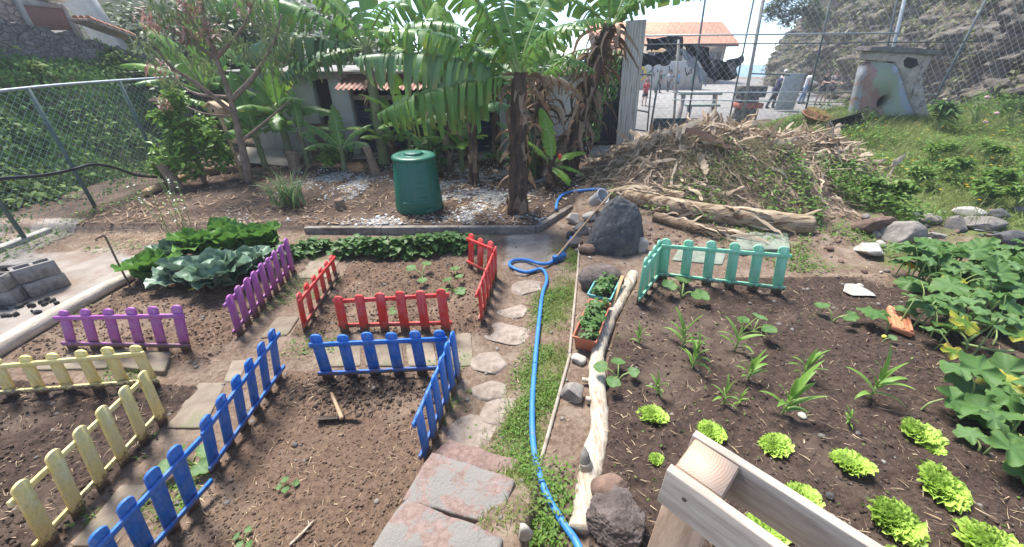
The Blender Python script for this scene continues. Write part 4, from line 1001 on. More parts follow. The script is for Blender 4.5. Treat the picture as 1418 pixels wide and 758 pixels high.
squash_plant('small trailing squash shoot with a yellow leaf at the right edge', [(1425, 680), (1450, 660)], 6, .10, .14, 24, (), .4)

# ================================================================== loose cover: clods, straw, grass, weeds
def sample(n, fn, x0, x1, y0, y1, g):
    out = []; tot = 0
    while tot < n:
        x = g.uniform(x0, x1, n * 2); y = y0 + (y1 - y0) * g.random(n * 2) ** 1.35
        k = g.random(n * 2) < fn(x, y); out.append(np.stack([x[k], y[k]], -1)); tot += k.sum()
        if len(out) > 60: break
    return np.concatenate(out)[:n]
def clods(name, label, m, n, fn, box_, s0, s1, seed, flat=.7):
    g = np.random.default_rng(seed); b = MB(); P = sample(n, fn, *box_, g)
    V, F = ico(1); V0 = V * (1 + .9 * fbm3(V * 2.3 + seed, seed, 2))[:, None] * A3(1, 1, flat); V1 = V * (1 + 1.0 * fbm3(V * 2.1 - seed, seed + 1, 2))[:, None] * A3(1, .8, flat)
    p = np.concatenate([P, H(P[:, 0], P[:, 1])[:, None]], 1); s = s0 + (s1 - s0) * g.random(len(p)) ** 4.0; p[:, 2] += s * .05
    h = len(p) // 2
    scatter(b, V0, F, p[:h], rand_frames(h, -.3, .3, g), s[:h], 0, g.random(h)); scatter(b, V1, F, p[h:], rand_frames(len(p) - h, -.3, .3, g), s[h:], 0, g.random(len(p) - h))
    return tag(b.build(name, m, smooth=False), label, kind='stuff')
bedm = lambda k, w=1.: (lambda x, y: masks(x, y)[k] * w)
M_CLD = mat('dark_clod', (.028, .019, .015), (.072, .049, .037), 40, .95, .5, rndc=(.105, .075, .056))
M_CLB = mat('brown_clod', (.070, .044, .031), (.14, .09, .062), 40, .95, .5, rndc=(.165, .115, .082))
clods('soil_clods', 'dark crumbly soil clods in the lettuce bed', M_CLD, 11000, bedm('bed'), (.3, 4.8, 1.0, 3.9), .003, .016, 1)
clods('soil_clods', 'dark crumbly soil clods in the yellow bed', M_CLD, 5200, bedm('yellow'), (-4.6, -2.5, .8, 2.4), .003, .017, 2)
clods('soil_clods', 'brown soil clods in the purple bed', M_CLB, 7000, bedm('purple'), (-4.6, -2.7, 2.6, 4.4), .003, .018, 3)
clods('soil_clods', 'brown soil clods in the red bed', M_CLB, 7500, bedm('red'), (-2.2, -.2, 3.0, 4.9), .003, .017, 4)
clods('soil_clods', 'fine soil crumbs in the blue bed', M_CLB, 7000, bedm('blue'), (-2.0, -.4, 1.0, 2.5), .002, .013, 5)
clods('soil_clods', 'heap of dark turned soil at the far end of the blue bed', M_CLD, 1100, lambda x, y: np.exp(-(((x + 1.25) / .42) ** 2 + ((y - 2.28) / .14) ** 2)), (-2.0, -.5, 1.9, 2.5), .006, .026, 6)
clods('gravel', 'scattered small stones and crumbs on the paths and the back garden', M_ROCKG, 2600, lambda x, y: .6 + 0 * x, (-5, 6.5, 1.1, 9), .004, .024, 7)
def straws(name, label, m, n, fn, box_, l0, l1, w, seed, bend=.8, lift=.01, tilt=.25):
    g = np.random.default_rng(seed); b = MB(); P = sample(n, fn, *box_, g); p = np.concatenate([P, H(P[:, 0], P[:, 1])[:, None] + lift], 1); n = len(p); h = n // 2
    for (T, sl) in ((blade_t(w, 3, bend), slice(0, h)), (blade_t(w * .7, 3, -bend * .6), slice(h, n))):
        k = sl.stop - sl.start; scatter(b, T[0], T[1], p[sl], rand_frames(k, -tilt * .3, tilt, g), l0 + (l1 - l0) * g.random(k) ** 2, 0, g.random(k))
    return tag(b.build(name, m), label, kind='stuff')
straws('straw_bits', 'bits of straw and dry stalk on the lettuce bed', L_STRAW, 2600, bedm('bed'), (.3, 4.8, 1.0, 3.95), .015, .085, .05, 11)
straws('straw_bits', 'bits of straw and dry stalk on the left beds', L_STRAW, 3000, lambda x, y: np.maximum.reduce([masks(x, y)[k] for k in ('red', 'purple', 'blue', 'yellow')]), (-4.6, -.2, .9, 5), .012, .07, .07, 12)
straws('straw_bits', 'bits of straw and dry leaf on the paths', L_STRAW, 2600, lambda x, y: .5 + 0 * x, (-5.0, 5.5, 1.1, 5.6), .012, .08, .10, 13)

def grassfield(name, label, m, n, fn, box_, l0, l1, w, seed, el=(.5, 1.45), bend=.9):
    g = np.random.default_rng(seed); b = MB(); P = sample(n, fn, *box_, g); n = len(P); p = np.concatenate([P, H(P[:, 0], P[:, 1])[:, None] - .004], 1); T = blade_t(w, 3, bend)
    scatter(b, T[0], T[1], p, rand_frames(n, el[0], el[1], g), l0 + (l1 - l0) * g.random(n) ** 1.6, 0, g.random(n))
    return tag(b.build(name, m), label, kind='stuff')
def gmask(x, y):
    m = masks(x, y); pg = (1 - m['right']) * sst(-.55, -.25, x - xe(y)) * sst(1.0, 1.4, y) * sst(5.4, 4.8, y)
    near = sst(-.32, -.06, x - xe(y))
    return np.clip(pg * (.30 * near + .05 + 1.0 * fbm2(x * 1.1, y * 1.1, 61, 4) + .7 * fbm2(x * 3.1, y * 3.1, 62, 4)), 0, 1)
grassfield('grass', 'short grass on the path around the blue hose', L_GRASS, 10500, gmask, (-.6, 1.1, 1.05, 5.3), .02, .075, .09, 31)
def weeds(name, label, m, n, fn, box_, s0, s1, hgt, seed, T=None):
    g = np.random.default_rng(seed); b = MB(); P = sample(n, fn, *box_, g); n = len(P); T = T or leaf_t(.55, 3, .15, .25, .55)
    p = np.concatenate([P, (H(P[:, 0], P[:, 1]) + hgt * g.random(n) ** 1.2)[:, None]], 1)
    scatter(b, T[0], T[1], p, rand_frames(n, -.3, .8, g), s0 + (s1 - s0) * g.random(n) ** 2, 0, g.random(n), T[2] * .4)
    return tag(b.build(name, m, smooth=True), label, kind='stuff')
weeds('weeds', 'low clover like weeds on the grass path', L_WEED, 5200, lambda x, y: gmask(x, y) * sst(.5, .62, vn2(x * 4, y * 4, 5)), (-.6, 1.1, 1.05, 5.3), .010, .032, .05, 32)
def edge_w(x, y):
    m = masks(x, y); bed = np.maximum.reduce([m[k] for k in ('red', 'purple', 'blue', 'yellow')])
    return np.clip((1 - bed) * sst(.50, .68, vn2(x * 2.1, y * 2.1, 15) * .7 + .3 * vn2(x * 7, y * 7, 16)) , 0, 1) * sst(-5, -4.5, x) * sst(-.2, -.5, x)
weeds('weeds', 'small weeds along the slab paths between the beds', L_WEED, 3800, edge_w, (-5, -.2, 1.0, 5.4), .010, .036, .03, 33)
grassfield('grass', 'thin grass along the slab paths', L_GRASS, 3500, edge_w, (-5, -.2, 1.0, 5.4), .02, .07, .08, 34, (.1, 1.2))
weeds('weeds', 'tiny weed sprouts in the lettuce bed', L_WEED, 240, lambda x, y: masks(x, y)['bed'] * sst(.55, .7, vn2(x * 3, y * 3, 8)), (.3, 4.6, 1.0, 3.9), .012, .036, .02, 35)
weeds('weeds', 'leafy weeds on the strip beside the driftwood', L_WEED, 800, lambda x, y: sst(0, .04, x - xe(y)) * sst(.3, .05, x - xe(y)) * sst(1.6, 1.35, y), (0, 1, 1.05, 1.9), .014, .04, .07, 36)
def right_w(x, y): return sst(2.6, 3.2, x) * sst(3.9, 4.2, y) * sst(5.9, 5.4, y) * np.clip(.10 + 1.3 * fbm2(x * 1.4, y * 1.4, 63, 4), 0, 1)
weeds('weeds', 'patchy weeds between the mint panel and the stone line', L_WEED, 6500, right_w, (2.5, 8, 3.9, 5.8), .014, .05, .06, 37)
def field(x, y):
    m = masks(x, y); sx = 6.0 + .75 * np.clip(8 - y, 0, 1.3) - .5 * np.clip(6.2 - y, 0, 1)
    return sst(sx - .2, sx + .5, x) * sst(5.0, 5.6, y) * (1 - .7 * m['heap']) * (.55 + .6 * fbm2(x * .7, y * .7, 71, 3))
grassfield('grass', 'rough green grass on the slope at the right', L_GRASS, 52000, field, (5, 16, 5.0, 12.2), .06, .22, .05, 41, (.6, 1.4))
weeds('weeds', 'broad leaved weeds all over the grassy slope', L_WEED, 26000, lambda x, y: field(x, y) * sst(.42, .6, vn2(x * 1.3, y * 1.3, 75)), (5, 16, 5.0, 12.2), .03, .10, .28, 42)
g = np.random.default_rng(8); P = sample(160, field, 5.5, 13, 5.4, 11, g); b = MB(); T = leaf_t(.7, 2, .1, .1, .6)
for x, y in P:
    c = A3(x, y, hz(x, y) + g.uniform(.16, .32))
    for j in range(5): b.add(place(T[0], A3(math.cos(j * 1.257), math.sin(j * 1.257), .25), c, .03), T[1])
tag(b.build('wild_flowers', M_YELF), 'tiny yellow wild flowers dotted over the grassy slope', kind='stuff')
# ================================================================== banana plants
L_BAN = leafm('banana_leaf', (.060, .165, .035), (.11, .235, .060), rndc=(.17, .29, .055), edgec=(.19, .20, .03), edge_t=(.80, 1.25), scale=3, stretch=(1, 1, 1), rough=.38, transl=.38, bump=.1)
L_BANY = leafm('young_banana_leaf', (.12, .27, .03), (.18, .34, .05), rndc=(.24, .38, .05), edgec=(.3, .3, .05), edge_t=(.8, 1.3), scale=3, rough=.4, transl=.45, bump=.1)
L_BANB = leafm('bluish_banana_leaf', (.058, .145, .055), (.105, .205, .085), rndc=(.17, .26, .10), edgec=(.2, .19, .06), edge_t=(.8, 1.2), scale=3, rough=.35, transl=.25, bump=.1)
L_BDEAD = leafm('dead_banana_leaf', (.20, .13, .085), (.36, .26, .18), rndc=(.13, .075, .045), scale=6, transl=.15, rough=.85)
M_RIB = mat('leaf_midrib', (.20, .27, .09), (.28, .33, .13), 8, .5, .1)
M_BTR = mat('banana_trunk', (.026, .018, .015), (.110, .064, .040), 5, .75, .8, stretch=(3, 3, .6), c3=(.30, .15, .075), c3s=2.6, c3t=(.60, .66), bdist=.025)
M_BTRG = mat('green_banana_trunk', (.13, .16, .065), (.20, .22, .10), 5, .65, .4, stretch=(2.5, 2.5, .6), c3=(.09, .055, .035), c3s=2.5, c3t=(.52, .68))
M_BANANA = mat('green_bananas', (.055, .14, .03), (.09, .19, .045), 9, .5, .1)

def banana_leaf(root, base, az, el, L, W, droop, g, m, tear=.5, hang=.8, n=52, name='leaf'):
    s = np.linspace(0, 1, n); a = el - droop * s ** 1.25; st = L / (n - 1)
    r = np.concatenate([[0], np.cumsum(np.cos(a[:-1]) * st)]); z = np.concatenate([[0], np.cumsum(np.sin(a[:-1]) * st)])
    bend = g.normal(0, .12) * s ** 2 * L
    ca, sa = math.cos(az), math.sin(az)
    P = np.stack([base[0] + r * ca - bend * sa, base[1] + r * sa + bend * ca, base[2] + z], -1)
    T = np.gradient(P, axis=0); T /= np.linalg.norm(T, axis=1)[:, None]
    S = np.array([-sa, ca, 0.]) + g.normal(0, .12, 3); Nn = np.cross(T, np.broadcast_to(S, T.shape)); Nn /= np.linalg.norm(Nn, axis=1)[:, None]; S = np.cross(Nn, T)
    q = np.clip((s - .12) / .88, 0, 1); w = W / 2 * np.sin(PI * q ** .72) ** .55; w[q <= 0] = .012
    b = MB(); lr = g.random()
    for side in (1, -1):
        i = 2
        while i < n - 1:
            k = 1 + (g.integers(0, 2) if g.random() < tear else g.integers(2, 9)); j = min(n - 1, i + k)
            dz = g.normal(0, .35) * tear; hg = hang * g.uniform(.6, 1.4); sh = g.uniform(.04, .20)
            idx = np.arange(i, j + 1); mid = (i + j) / 2; nl = 5; V = []; E = []
            if g.random() < .06 * tear: i = j; continue
            for t in np.linspace(0, 1, nl):
                ii = mid + (idx - mid) * (1 - .30 * t * tear) ; A = np.clip(ii, 0, n - 1); lo = np.floor(A).astype(int); hi = np.minimum(lo + 1, n - 1); f = (A - lo)[:, None]
                PP = P[lo] * (1 - f) + P[hi] * f; SS = S[lo]; NN = Nn[lo]; TT = T[lo]; ww = (w[lo] * (1 - f[:, 0]) + w[hi] * f[:, 0])[:, None]
                ph = .38 + dz * t - hg * t * 1.35
                V.append(PP + side * SS * ww * (t * math.cos(ph * .8)) + NN * ww * (.30 * t - (hg * .75) * t * t + dz * .5 * t) + TT * ww * sh * t * 1.5 + A3(0, 0, -1) * ww * hg * .35 * t * t)
                E.append(np.full(len(idx), t))
            b.add(np.concatenate(V), gridF(nl, len(idx)), 0, np.clip(lr * .55 + .45 * g.random(), 0, 1), np.concatenate(E) * g.uniform(.7, 1.25))
            i = j
    b.add(*tube(P - Nn * .006, np.interp(s, [0, .15, 1], [.030, .020, .004]), 6), 1)
    o = b.build(name, [m, M_RIB], root, smooth=True); return o

def dead_skirt(b, c, top, bot, n, g, r, L):
    for i in range(n):
        az = g.uniform(0, 6.28); z0 = g.uniform(bot, top); q = c(z0); Ls = L * g.uniform(.4, 1.1)
        el_ = g.uniform(-.5, .6); V, F, E = strap(Ls, g.uniform(.08, .30), az, el_, el_ + g.uniform(1.25, 1.55), g, 9); V[:, :2] *= .40 if g.random() < .7 else .7
        tw = g.normal(0, 1.0); V[:, 0] += .04 * np.sin(V[:, 2] * 9 + tw); V[:, 1] += .04 * np.cos(V[:, 2] * 7 + tw)
        b.add(V + q + A3(math.cos(az), math.sin(az), 0) * r * .8, F, 0, g.random(), E)

def bunch(root, p, g, n=7, s=1.):
    b = MB(); b.add(*tube(smooth_path([p + A3(0, 0, .45 * s), p + A3(.01, 0, 0), p - A3(0, 0, .5 * s)], 10), .022 * s, 7), 1)
    for k in range(n):
        zc = .36 * s - k * .105 * s
        for j in range(13):
            az = j / 13 * 6.28 + k * .5 + g.normal(0, .1); d = A3(math.cos(az), math.sin(az), 0)
            q = [p + A3(0, 0, zc) + d * .03, p + A3(0, 0, zc - .02) + d * .10 * s, p + A3(0, 0, zc + .03) + d * .155 * s, p + A3(0, 0, zc + .10) + d * .17 * s]
            b.add(*tube(smooth_path(q, 7), [.012, .019, .022, .022, .021, .018, .008], 6), 0, g.random())
    return b.build('fruit_bunch', [M_BANANA, M_BTR], root, smooth=True)

def banana(label, uv, ztop, r0, r1, leaves, seed, m=L_BAN, tm=M_BTR, lean=(0, 0), skirt=0, skL=.7, bunches=(), tear=.5, Y=None, sheath=14, bs=1.):
    g = np.random.default_rng(seed)
    p = G(*uv) if Y is None else None
    if Y is not None: p = at(uv[0], 150, Y); p[2] = hz(p[0], p[1]) if Y < 12 else -.1
    root = thing('banana_plant', label, 'banana plant', p, group='banana plants in front of the sheds')
    h = ztop - p[2]; top = A3(lean[0], lean[1], h)
    path = smooth_path([A3(0, 0, -.05), A3(lean[0] * .1, lean[1] * .1, h * .3), top * A3(.6, .6, .7), top], 40)
    V, F = tube(path, np.interp(np.linspace(0, 1, 40), [0, .08, .25, 1], [r0 * 1.22, r0 * 1.0, r0 * .9, r1]), 20); c = np.repeat(path, 20, 0); d = V - c
    V = c + d * (1 + .12 * fbm3(V * A3(7, 7, 2.2) + seed, seed, 3) + .06 * np.sign(np.sin(c[:, 2:3] * 21 + 3 * fbm3(V * 3, seed)[:, None]))[:, 0])[:, None]
    b = MB(); b.add(V, F)
    b.build('trunk', tm, root, smooth=True)
    if sheath:
        b = MB()
        for i in range(sheath):
            az = g.uniform(0, 6.28); f = g.random() ** 1.4 * .8; q = path[int(f * 39)]; rr = np.interp(f, [0, 1], [r0, r1]) * 1.05; hh = g.uniform(.12, .4) * min(1, h); n = 6; V = []
            for k in range(n):
                t = k / (n - 1); wv = rr * .55 * (1 - t ** 2) ; o = rr + .05 * t * t * g.uniform(0, 1.5)
                for aa in (-1, 0, 1): V.append(q + A3(math.cos(az + aa * wv / rr) * o, math.sin(az + aa * wv / rr) * o, hh * t * (1 if g.random() < 2 else -1)))
            b.add(np.array(V), gridF(n, 3), 0, g.random())
        tag(b.build('old_sheaths', L_BDEAD, root, smooth=True), kind='stuff')
    for a, e, L, W, dr, *x in leaves:
        mm = x[0] if x else m; hg = x[1] if len(x) > 1 else (.8 if m is not L_BANY else .55)
        banana_leaf(root, top + A3(g.normal(0, .02), g.normal(0, .02), -.10 + g.uniform(-.05, .05)), math.radians(a) + g.normal(0, .06), math.radians(e), L, W, dr, g, mm, tear, hg)
    if skirt:
        b = MB(); dead_skirt(b, lambda z: path[int(np.clip(z / h, 0, 1) * 39)], h * 1.0, h * .25, skirt, g, r1, skL); tag(b.build('dead_leaves', L_BDEAD, root, smooth=True), kind='stuff')
    for q in bunches: bunch(root, np.array(q, float) - p, g, s=bs)
    return root
banana('biggest banana plant, dark trunk, long torn leaves reaching left over the compost bin', (717, 294), 2.20, .165, .105, [(181, 22, 2.3, 1.0, .60, L_BANB, 1.2), (193, 0, 2.1, .95, .50, L_BAN, 1.2), (170, 10, 1.7, .8, .9, L_BANB, 1.2), (172, 40, 2.1, .8, .9), (165, 62, 2.1, .8, .8, L_BANY), (140, 76, 1.9, .62, .45), (100, 70, 2.0, .62, .6), (48, 72, 1.9, .6, .7), (12, 58, 1.7, .5, 1.3), (-50, 62, 1.5, .5, 1.5), (215, 66, 1.7, .6, .9), (20, 20, 1.2, .35, 1.4, L_BDEAD)], 1, skirt=34, skL=.8, tear=.97)
banana('banana plant with two green fruit bunches and a shaggy coat of dead leaves', (788, 243), 2.85, .18, .11, [(90, 70, 2.1, .6, .6), (40, 62, 2.0, .55, .9), (150, 65, 2.0, .6, .8), (10, 45, 1.8, .5, 1.2), (-40, 60, 1.6, .5, 1.2), (200, 40, 1.7, .5, 1.1), (235, 66, 1.5, .5, .8)], 2, lean=(.55, .2), skirt=150, skL=1.05, bunches=[at(818, 170, 8.35), at(842, 112, 8.8)], tear=.8, bs=1.25)
banana('tallest pale stemmed banana plant with long arching leaves against the hill', (533, 226), 2.55, .13, .085, [(182, 44, 3.3, .9, 1.2, L_BAN, 1.1), (196, 22, 2.7, .85, 1.0, L_BANB, 1.2), (150, 60, 3.1, .85, .9), (95, 78, 2.6, .8, .4), (30, 56, 2.7, .85, 1.1, L_BAN, 1.1), (2, 34, 2.4, .8, 1.0, L_BAN, 1.1), (205, 2, 1.9, .7, .8, L_BANB, 1.1), (172, 20, 2.4, .8, .9, L_BANB, 1.1), (-30, 55, 2.0, .55, 1.4), (245, 58, 2.2, .6, 1.2), (120, 35, 2.0, .5, 1.2), (215, 8, 1.5, .45, 1.0)], 3, tm=M_BTRG, tear=.95, sheath=6, skirt=8, skL=.5)
banana('short yellowish green banana plant with broad leaves left of the compost bin', (545, 226), .72, .10, .07, [(95, 80, .95, .38, .3), (150, 55, .95, .34, .8), (190, 42, 1.0, .34, 1.0), (30, 48, .95, .34, .9), (-10, 30, .9, .32, 1.1), (-70, 45, .75, .32, 1.0), (230, 45, .8, .32, 1.1), (110, 40, .9, .3, 1.0)], 4, m=L_BANY, tear=.2, sheath=8)
banana('slender banana plant with upright narrow leaves in front of the white shed wall', (405, 226), 1.35, .09, .06, [(95, 84, 1.35, .46, .2, L_BANY), (160, 74, 1.5, .46, .5), (30, 68, 1.6, .48, .4, L_BANY), (185, 48, 1.4, .46, .9), (200, 18, 1.3, .42, 1.0), (0, 22, 1.4, .42, .9), (-40, 40, 1.2, .42, 1.1), (240, 35, 1.1, .4, 1.0), (-60, 5, 1.0, .4, .8), (215, -10, 1.0, .4, .7)], 5, tm=M_BTRG, tear=.25, sheath=8)
banana('thin banana stem with a few small leaves right of the slender banana plant', (428, 232), .98, .06, .045, [(10, 30, .9, .30, .9), (175, 35, .8, .28, 1.0), (80, 78, .9, .3, .3), (-30, 5, .7, .26, .9)], 6, tm=M_BTRG, tear=.25, sheath=4)
banana('dark stemmed banana plant with drooping leaves just left of the biggest trunk', (657, 254), 1.48, .10, .065, [(180, 30, 1.05, .40, 1.5), (200, 60, 1.0, .36, 1.5), (-60, 40, .9, .36, 1.6), (20, 42, 1.0, .36, 1.4), (100, 70, 1.3, .4, .6)], 7, tear=.4, sheath=10, m=L_BANB)
banana('dark stemmed banana plant close to the shed behind the biggest trunk', (688, 232), 1.62, .10, .07, [(170, 40, 1.2, .40, 1.4), (-20, 40, 1.0, .36, 1.4), (60, 66, 1.3, .4, .8), (240, 35, .9, .36, 1.5)], 8, tear=.4, m=L_BANB)
banana('young banana plant with one upright leaf and a small red bud', (762, 262), .72, .10, .07, [(95, 82, .95, .30, .2), (20, 35, .75, .24, .9), (0, 5, .7, .22, .9), (-40, 0, .6, .22, 1.0), (170, 60, .7, .26, .9)], 9, tear=.15, sheath=18, m=L_BANY)
banana('banana plant with bright young leaves rising behind the big leaves', (640, 0), 1.9, .12, .08, [(170, 66, 2.0, .6, .5, L_BANY), (120, 80, 1.9, .6, .3, L_BANY), (60, 66, 1.9, .55, .7), (20, 45, 1.8, .5, 1.0), (200, 45, 1.7, .5, 1.0), (260, 55, 1.4, .5, 1.0), (150, 40, 1.6, .5, 1.1)], 10, Y=9.7, tear=.4)
banana('banana plant with upright leaves standing behind the mango tree', (292, 0), 1.75, .11, .07, [(95, 84, 1.9, .5, .2, L_BANY), (150, 70, 1.7, .5, .6, L_BANY), (20, 62, 1.6, .48, .9), (190, 45, 1.6, .5, 1.0, L_BANY), (-20, 40, 1.4, .45, 1.1), (240, 40, 1.3, .45, 1.1)], 12, Y=9.6, tear=.35)
banana('banana plant with dark hanging leaves in the gap above the shuttered shed', (738, 0), 1.75, .11, .07, [(150, 50, 1.6, .5, 1.3), (30, 50, 1.5, .5, 1.4), (90, 78, 1.7, .5, .5), (-60, 50, 1.2, .45, 1.6), (210, 40, 1.4, .5, 1.4)], 13, Y=9.2, tear=.6, skirt=60, skL=1.0, m=L_BANB)
banana('dark banana plant hung with dry brown leaves between the biggest trunk and the shaggy one', (744, 246), 2.05, .11, .075, [(170, 48, 1.5, .6, 1.2), (20, 52, 1.5, .6, 1.3), (95, 74, 1.7, .6, .6), (-50, 45, 1.3, .55, 1.5), (230, 40, 1.3, .5, 1.4), (60, 60, 1.5, .6, 1.0)], 31, skirt=75, skL=1.0, tear=.8)
banana('dark banana plant half hidden by the long torn leaves over the compost bin', (622, 238), 1.85, .10, .07, [(160, 56, 1.6, .65, 1.1), (40, 58, 1.6, .65, 1.1), (95, 76, 1.7, .6, .5), (-30, 40, 1.2, .5, 1.4), (215, 45, 1.4, .55, 1.2)], 32, skirt=30, skL=.8, tear=.75, m=L_BANY)
for i_, (uv_, zt_, sc_, lb_, m_) in enumerate([((602, 236), .62, .8, 'small banana sucker with broad leaves between the compost bin and the shed', L_BAN), ((478, 236), .66, .85, 'small banana sucker beside the leaning stump and the old tyre', L_BAN), ((738, 248), .80, .9, 'dark green banana sucker just right of the biggest trunk', L_BANB), ((572, 228), 1.05, 1.1, 'banana plant with fresh green leaves directly behind the compost bin lid', L_BANY), ((368, 232), .95, 1.2, 'banana plant with wide leaves right of the mango trunk', L_BAN), ((640, 236), .70, .9, 'banana sucker in front of the right hand blue shutter', L_BANY)]):
    banana(lb_, uv_, zt_, .07, .05, [(a_ + 13 * i_, e_, L_ * sc_, W_ * sc_, d_) for a_, e_, L_, W_, d_ in [(95, 82, 1.1, .42, .3), (165, 58, 1.1, .40, .8), (20, 55, 1.1, .40, .9), (-30, 35, .95, .36, 1.0), (215, 35, 1.0, .36, 1.0), (120, 40, 1.0, .36, .9)]], 20 + i_, m=m_, tm=M_BTRG, tear=.35, sheath=0)
p = G(762, 262); o = bpy.data.objects  # red bud of the young plant
b = MB(); V, F = ico(2); b.add(V * A3(.035, .035, .06), F); tag(b.build('flower_bud', mat('red_bud', (.5, .05, .03), (.6, .09, .05), 8, .5, .1), loc=p + A3(.14, -.06, .62), smooth=True), 'small red bud hanging beside the young banana leaf', 'bud')

# stumps and logs of the back garden
M_STUMP = mat('stump_fibre', (.15, .10, .065), (.28, .20, .135), 6, .9, .6, stretch=(2.5, 2.5, .6), c3=(.08, .055, .04), c3s=3)
for i, (u, v, h, r, lb, ln) in enumerate([(522, 244, .62, .085, 'leaning cut banana stump left of the short banana plant', (-.12, 0)), (410, 236, .42, .13, 'thick cut banana stump at the foot of the slender banana plant', (.02, 0)), (472, 289, .16, .085, 'small pale stump in the open soil left of the compost bin', (.0, 0)),
                                          (247, 262, .5, .10, 'dark stump below the leafy citrus shrub', (-.12, 0)), (598, 248, .3, .07, 'short broken stump just behind the compost bin', (.04, 0)), (742, 240, .55, .09, 'dark cut stump between the big trunk and the young banana', (.0, 0))]):
    p = G(u, v); b = MB(); b.add(*gnarl([A3(0, 0, -.05), A3(ln[0] * .4, 0, h * .5), A3(ln[0], ln[1], h)], [r * 1.2, r, r * .92], 20, 16, 40 + i, .22)); tag(b.build('tree_stump', M_STUMP, loc=p, smooth=False), lb, 'stump')
pts = [G(u, v) + A3(0, 0, .06) for u, v in [(203, 272), (235, 258), (270, 243)]]
b = MB(); b.add(*gnarl([q - pts[0] for q in pts], [.06, .07, .065], 24, 12, 50, .15)); tag(b.build('fallen_log', mat('yellow_trunk', (.36, .23, .11), (.48, .33, .18), 6, .8, .4, c3=(.16, .10, .06), c3s=4), loc=pts[0], smooth=True), 'yellowish fallen trunk lying by the end of the left fence', 'log')
b = MB(); q = pts[2] - pts[0]; b.add(*gnarl([q * .9 + A3(.1, .05, .02), q + A3(.9, .3, .03)], [.09, .1], 20, 12, 51, .2)); tag(b.build('fallen_log', M_STUMP, loc=pts[0], smooth=True), 'dark fallen trunk lying under the citrus shrub', 'log')

# ================================================================== trees and shrubs
L_MANGO = leafm('mango_leaf', (.095, .15, .05), (.15, .20, .08), rndc=(.23, .26, .12), transl=.25, rough=.42, scale=6)
L_MRED = leafm('red_new_leaf', (.26, .12, .10), (.36, .19, .15), rndc=(.42, .27, .22), transl=.35, rough=.45)
L_CIT = leafm('citrus_leaf', (.090, .21, .024), (.15, .29, .04), rndc=(.27, .40, .07), transl=.35, rough=.38, scale=6)
L_BUSH = leafm('bush_leaf', (.035, .075, .022), (.065, .115, .035), rndc=(.10, .14, .05), transl=.25, scale=2)
L_IVY = leafm('ivy_leaf', (.045, .125, .028), (.085, .18, .04), rndc=(.15, .25, .06), transl=.3, scale=2, rough=.75)
M_BARK = mat('mango_bark', (.13, .09, .065), (.25, .18, .135), 8, .85, .6, stretch=(2, 2, .8), c3=(.28, .24, .2), c3s=5, c3t=(.6, .75))
def leafcloud(b, cs, n, size, g, T, mi=0, droop=(-.5, .5), rr=(1., 1., 1.), shell=.35):
    cs = np.asarray(cs, float); k = g.integers(0, len(cs), n); d = g.normal(size=(n, 3)); d /= np.linalg.norm(d, axis=1)[:, None]
    rad = (shell + (1 - shell) * g.random(n)) ; p = cs[k, :3] + d * (rad * cs[k, 3])[:, None] * A3(*rr)
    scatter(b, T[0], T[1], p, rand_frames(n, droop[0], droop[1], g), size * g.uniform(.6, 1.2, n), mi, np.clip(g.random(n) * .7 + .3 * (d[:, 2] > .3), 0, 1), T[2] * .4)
def tree(name, label, cat, base, branches, clouds, n, size, lm, seed, T=None, droop=(-.5, .5), bark=None, group=None, extra=None, rr=(1, 1, 1)):
    g = np.random.default_rng(seed); root = thing(name, label, cat, base, group=group); b = MB()
    for pts, rad in branches:
        P = smooth_path([np.array(q) - base for q in pts], 22); b.add(*tube(P, np.interp(np.linspace(0, 1, 22), np.linspace(0, 1, len(rad)), rad), 8))
    b.build('trunk', bark or M_BARK, root, smooth=True)
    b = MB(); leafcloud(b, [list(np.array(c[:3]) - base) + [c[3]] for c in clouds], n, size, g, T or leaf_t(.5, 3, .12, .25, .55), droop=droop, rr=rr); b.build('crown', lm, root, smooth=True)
    if extra:
        cl, nn, m2, s2, dr2 = extra; b = MB(); leafcloud(b, [list(np.array(c[:3]) - base) + [c[3]] for c in cl], nn, s2, g, T or leaf_t(.5, 3, .12, .25, .55), droop=dr2); b.build('new_leaves', m2, root, smooth=True)
    return root
p = G(346, 254); Y = p[1]
A = lambda u, v, dy=0: at(u, v, Y + dy)
br = [([p, A(332, 190), A(318, 132), A(300, 82), A(285, 30), A(276, -20)], [.085, .062, .05, .038, .028, .014]), ([A(319, 140), A(350, 108, .1), A(378, 62, .2), A(390, 20, .2)], [.05, .04, .03, .012]), ([A(324, 158), A(275, 118, -.3), A(236, 92, -.5), A(214, 60, -.6)], [.045, .035, .025, .012]),
      ([A(318, 135), A(272, 130, .2), A(240, 112, .3)], [.035, .025, .012]), ([A(300, 82), A(256, 52, -.2), A(214, 30, -.3)], [.04, .03, .012]), ([A(300, 80), A(335, 40, .2), A(352, 0, .2)], [.035, .025, .012]), ([A(334, 196), A(372, 165, -.1), A(400, 140, -.1)], [.03, .02, .012]), ([A(326, 162), A(285, 158, -.2), A(258, 148, -.2)], [.025, .018, .01])]
cl = [list(A(u, v, d)) + [r] for u, v, d, r in [(214, 60, -.5, .42), (262, 62, -.2, .42), (280, 28, 0, .5), (300, 55, .2, .4), (352, 20, .2, .5), (382, 45, .2, .5), (240, 118, .3, .36), (330, 60, .1, .36), (250, 30, -.2, .4), (372, 88, .1, .38), (280, 90, .3, .36), (276, -15, 0, .5), (340, -20, .2, .5), (225, 10, -.3, .4)]]
red = [list(A(u, v, d)) + [r] for u, v, d, r in [(206, 24, -.5, .22), (255, 12, -.2, .24), (252, 42, -.3, .2), (288, 40, -.2, .22), (222, 94, -.5, .2), (262, 10, -.2, .2), (338, 5, .1, .2), (225, 140, -.2, .14)]]
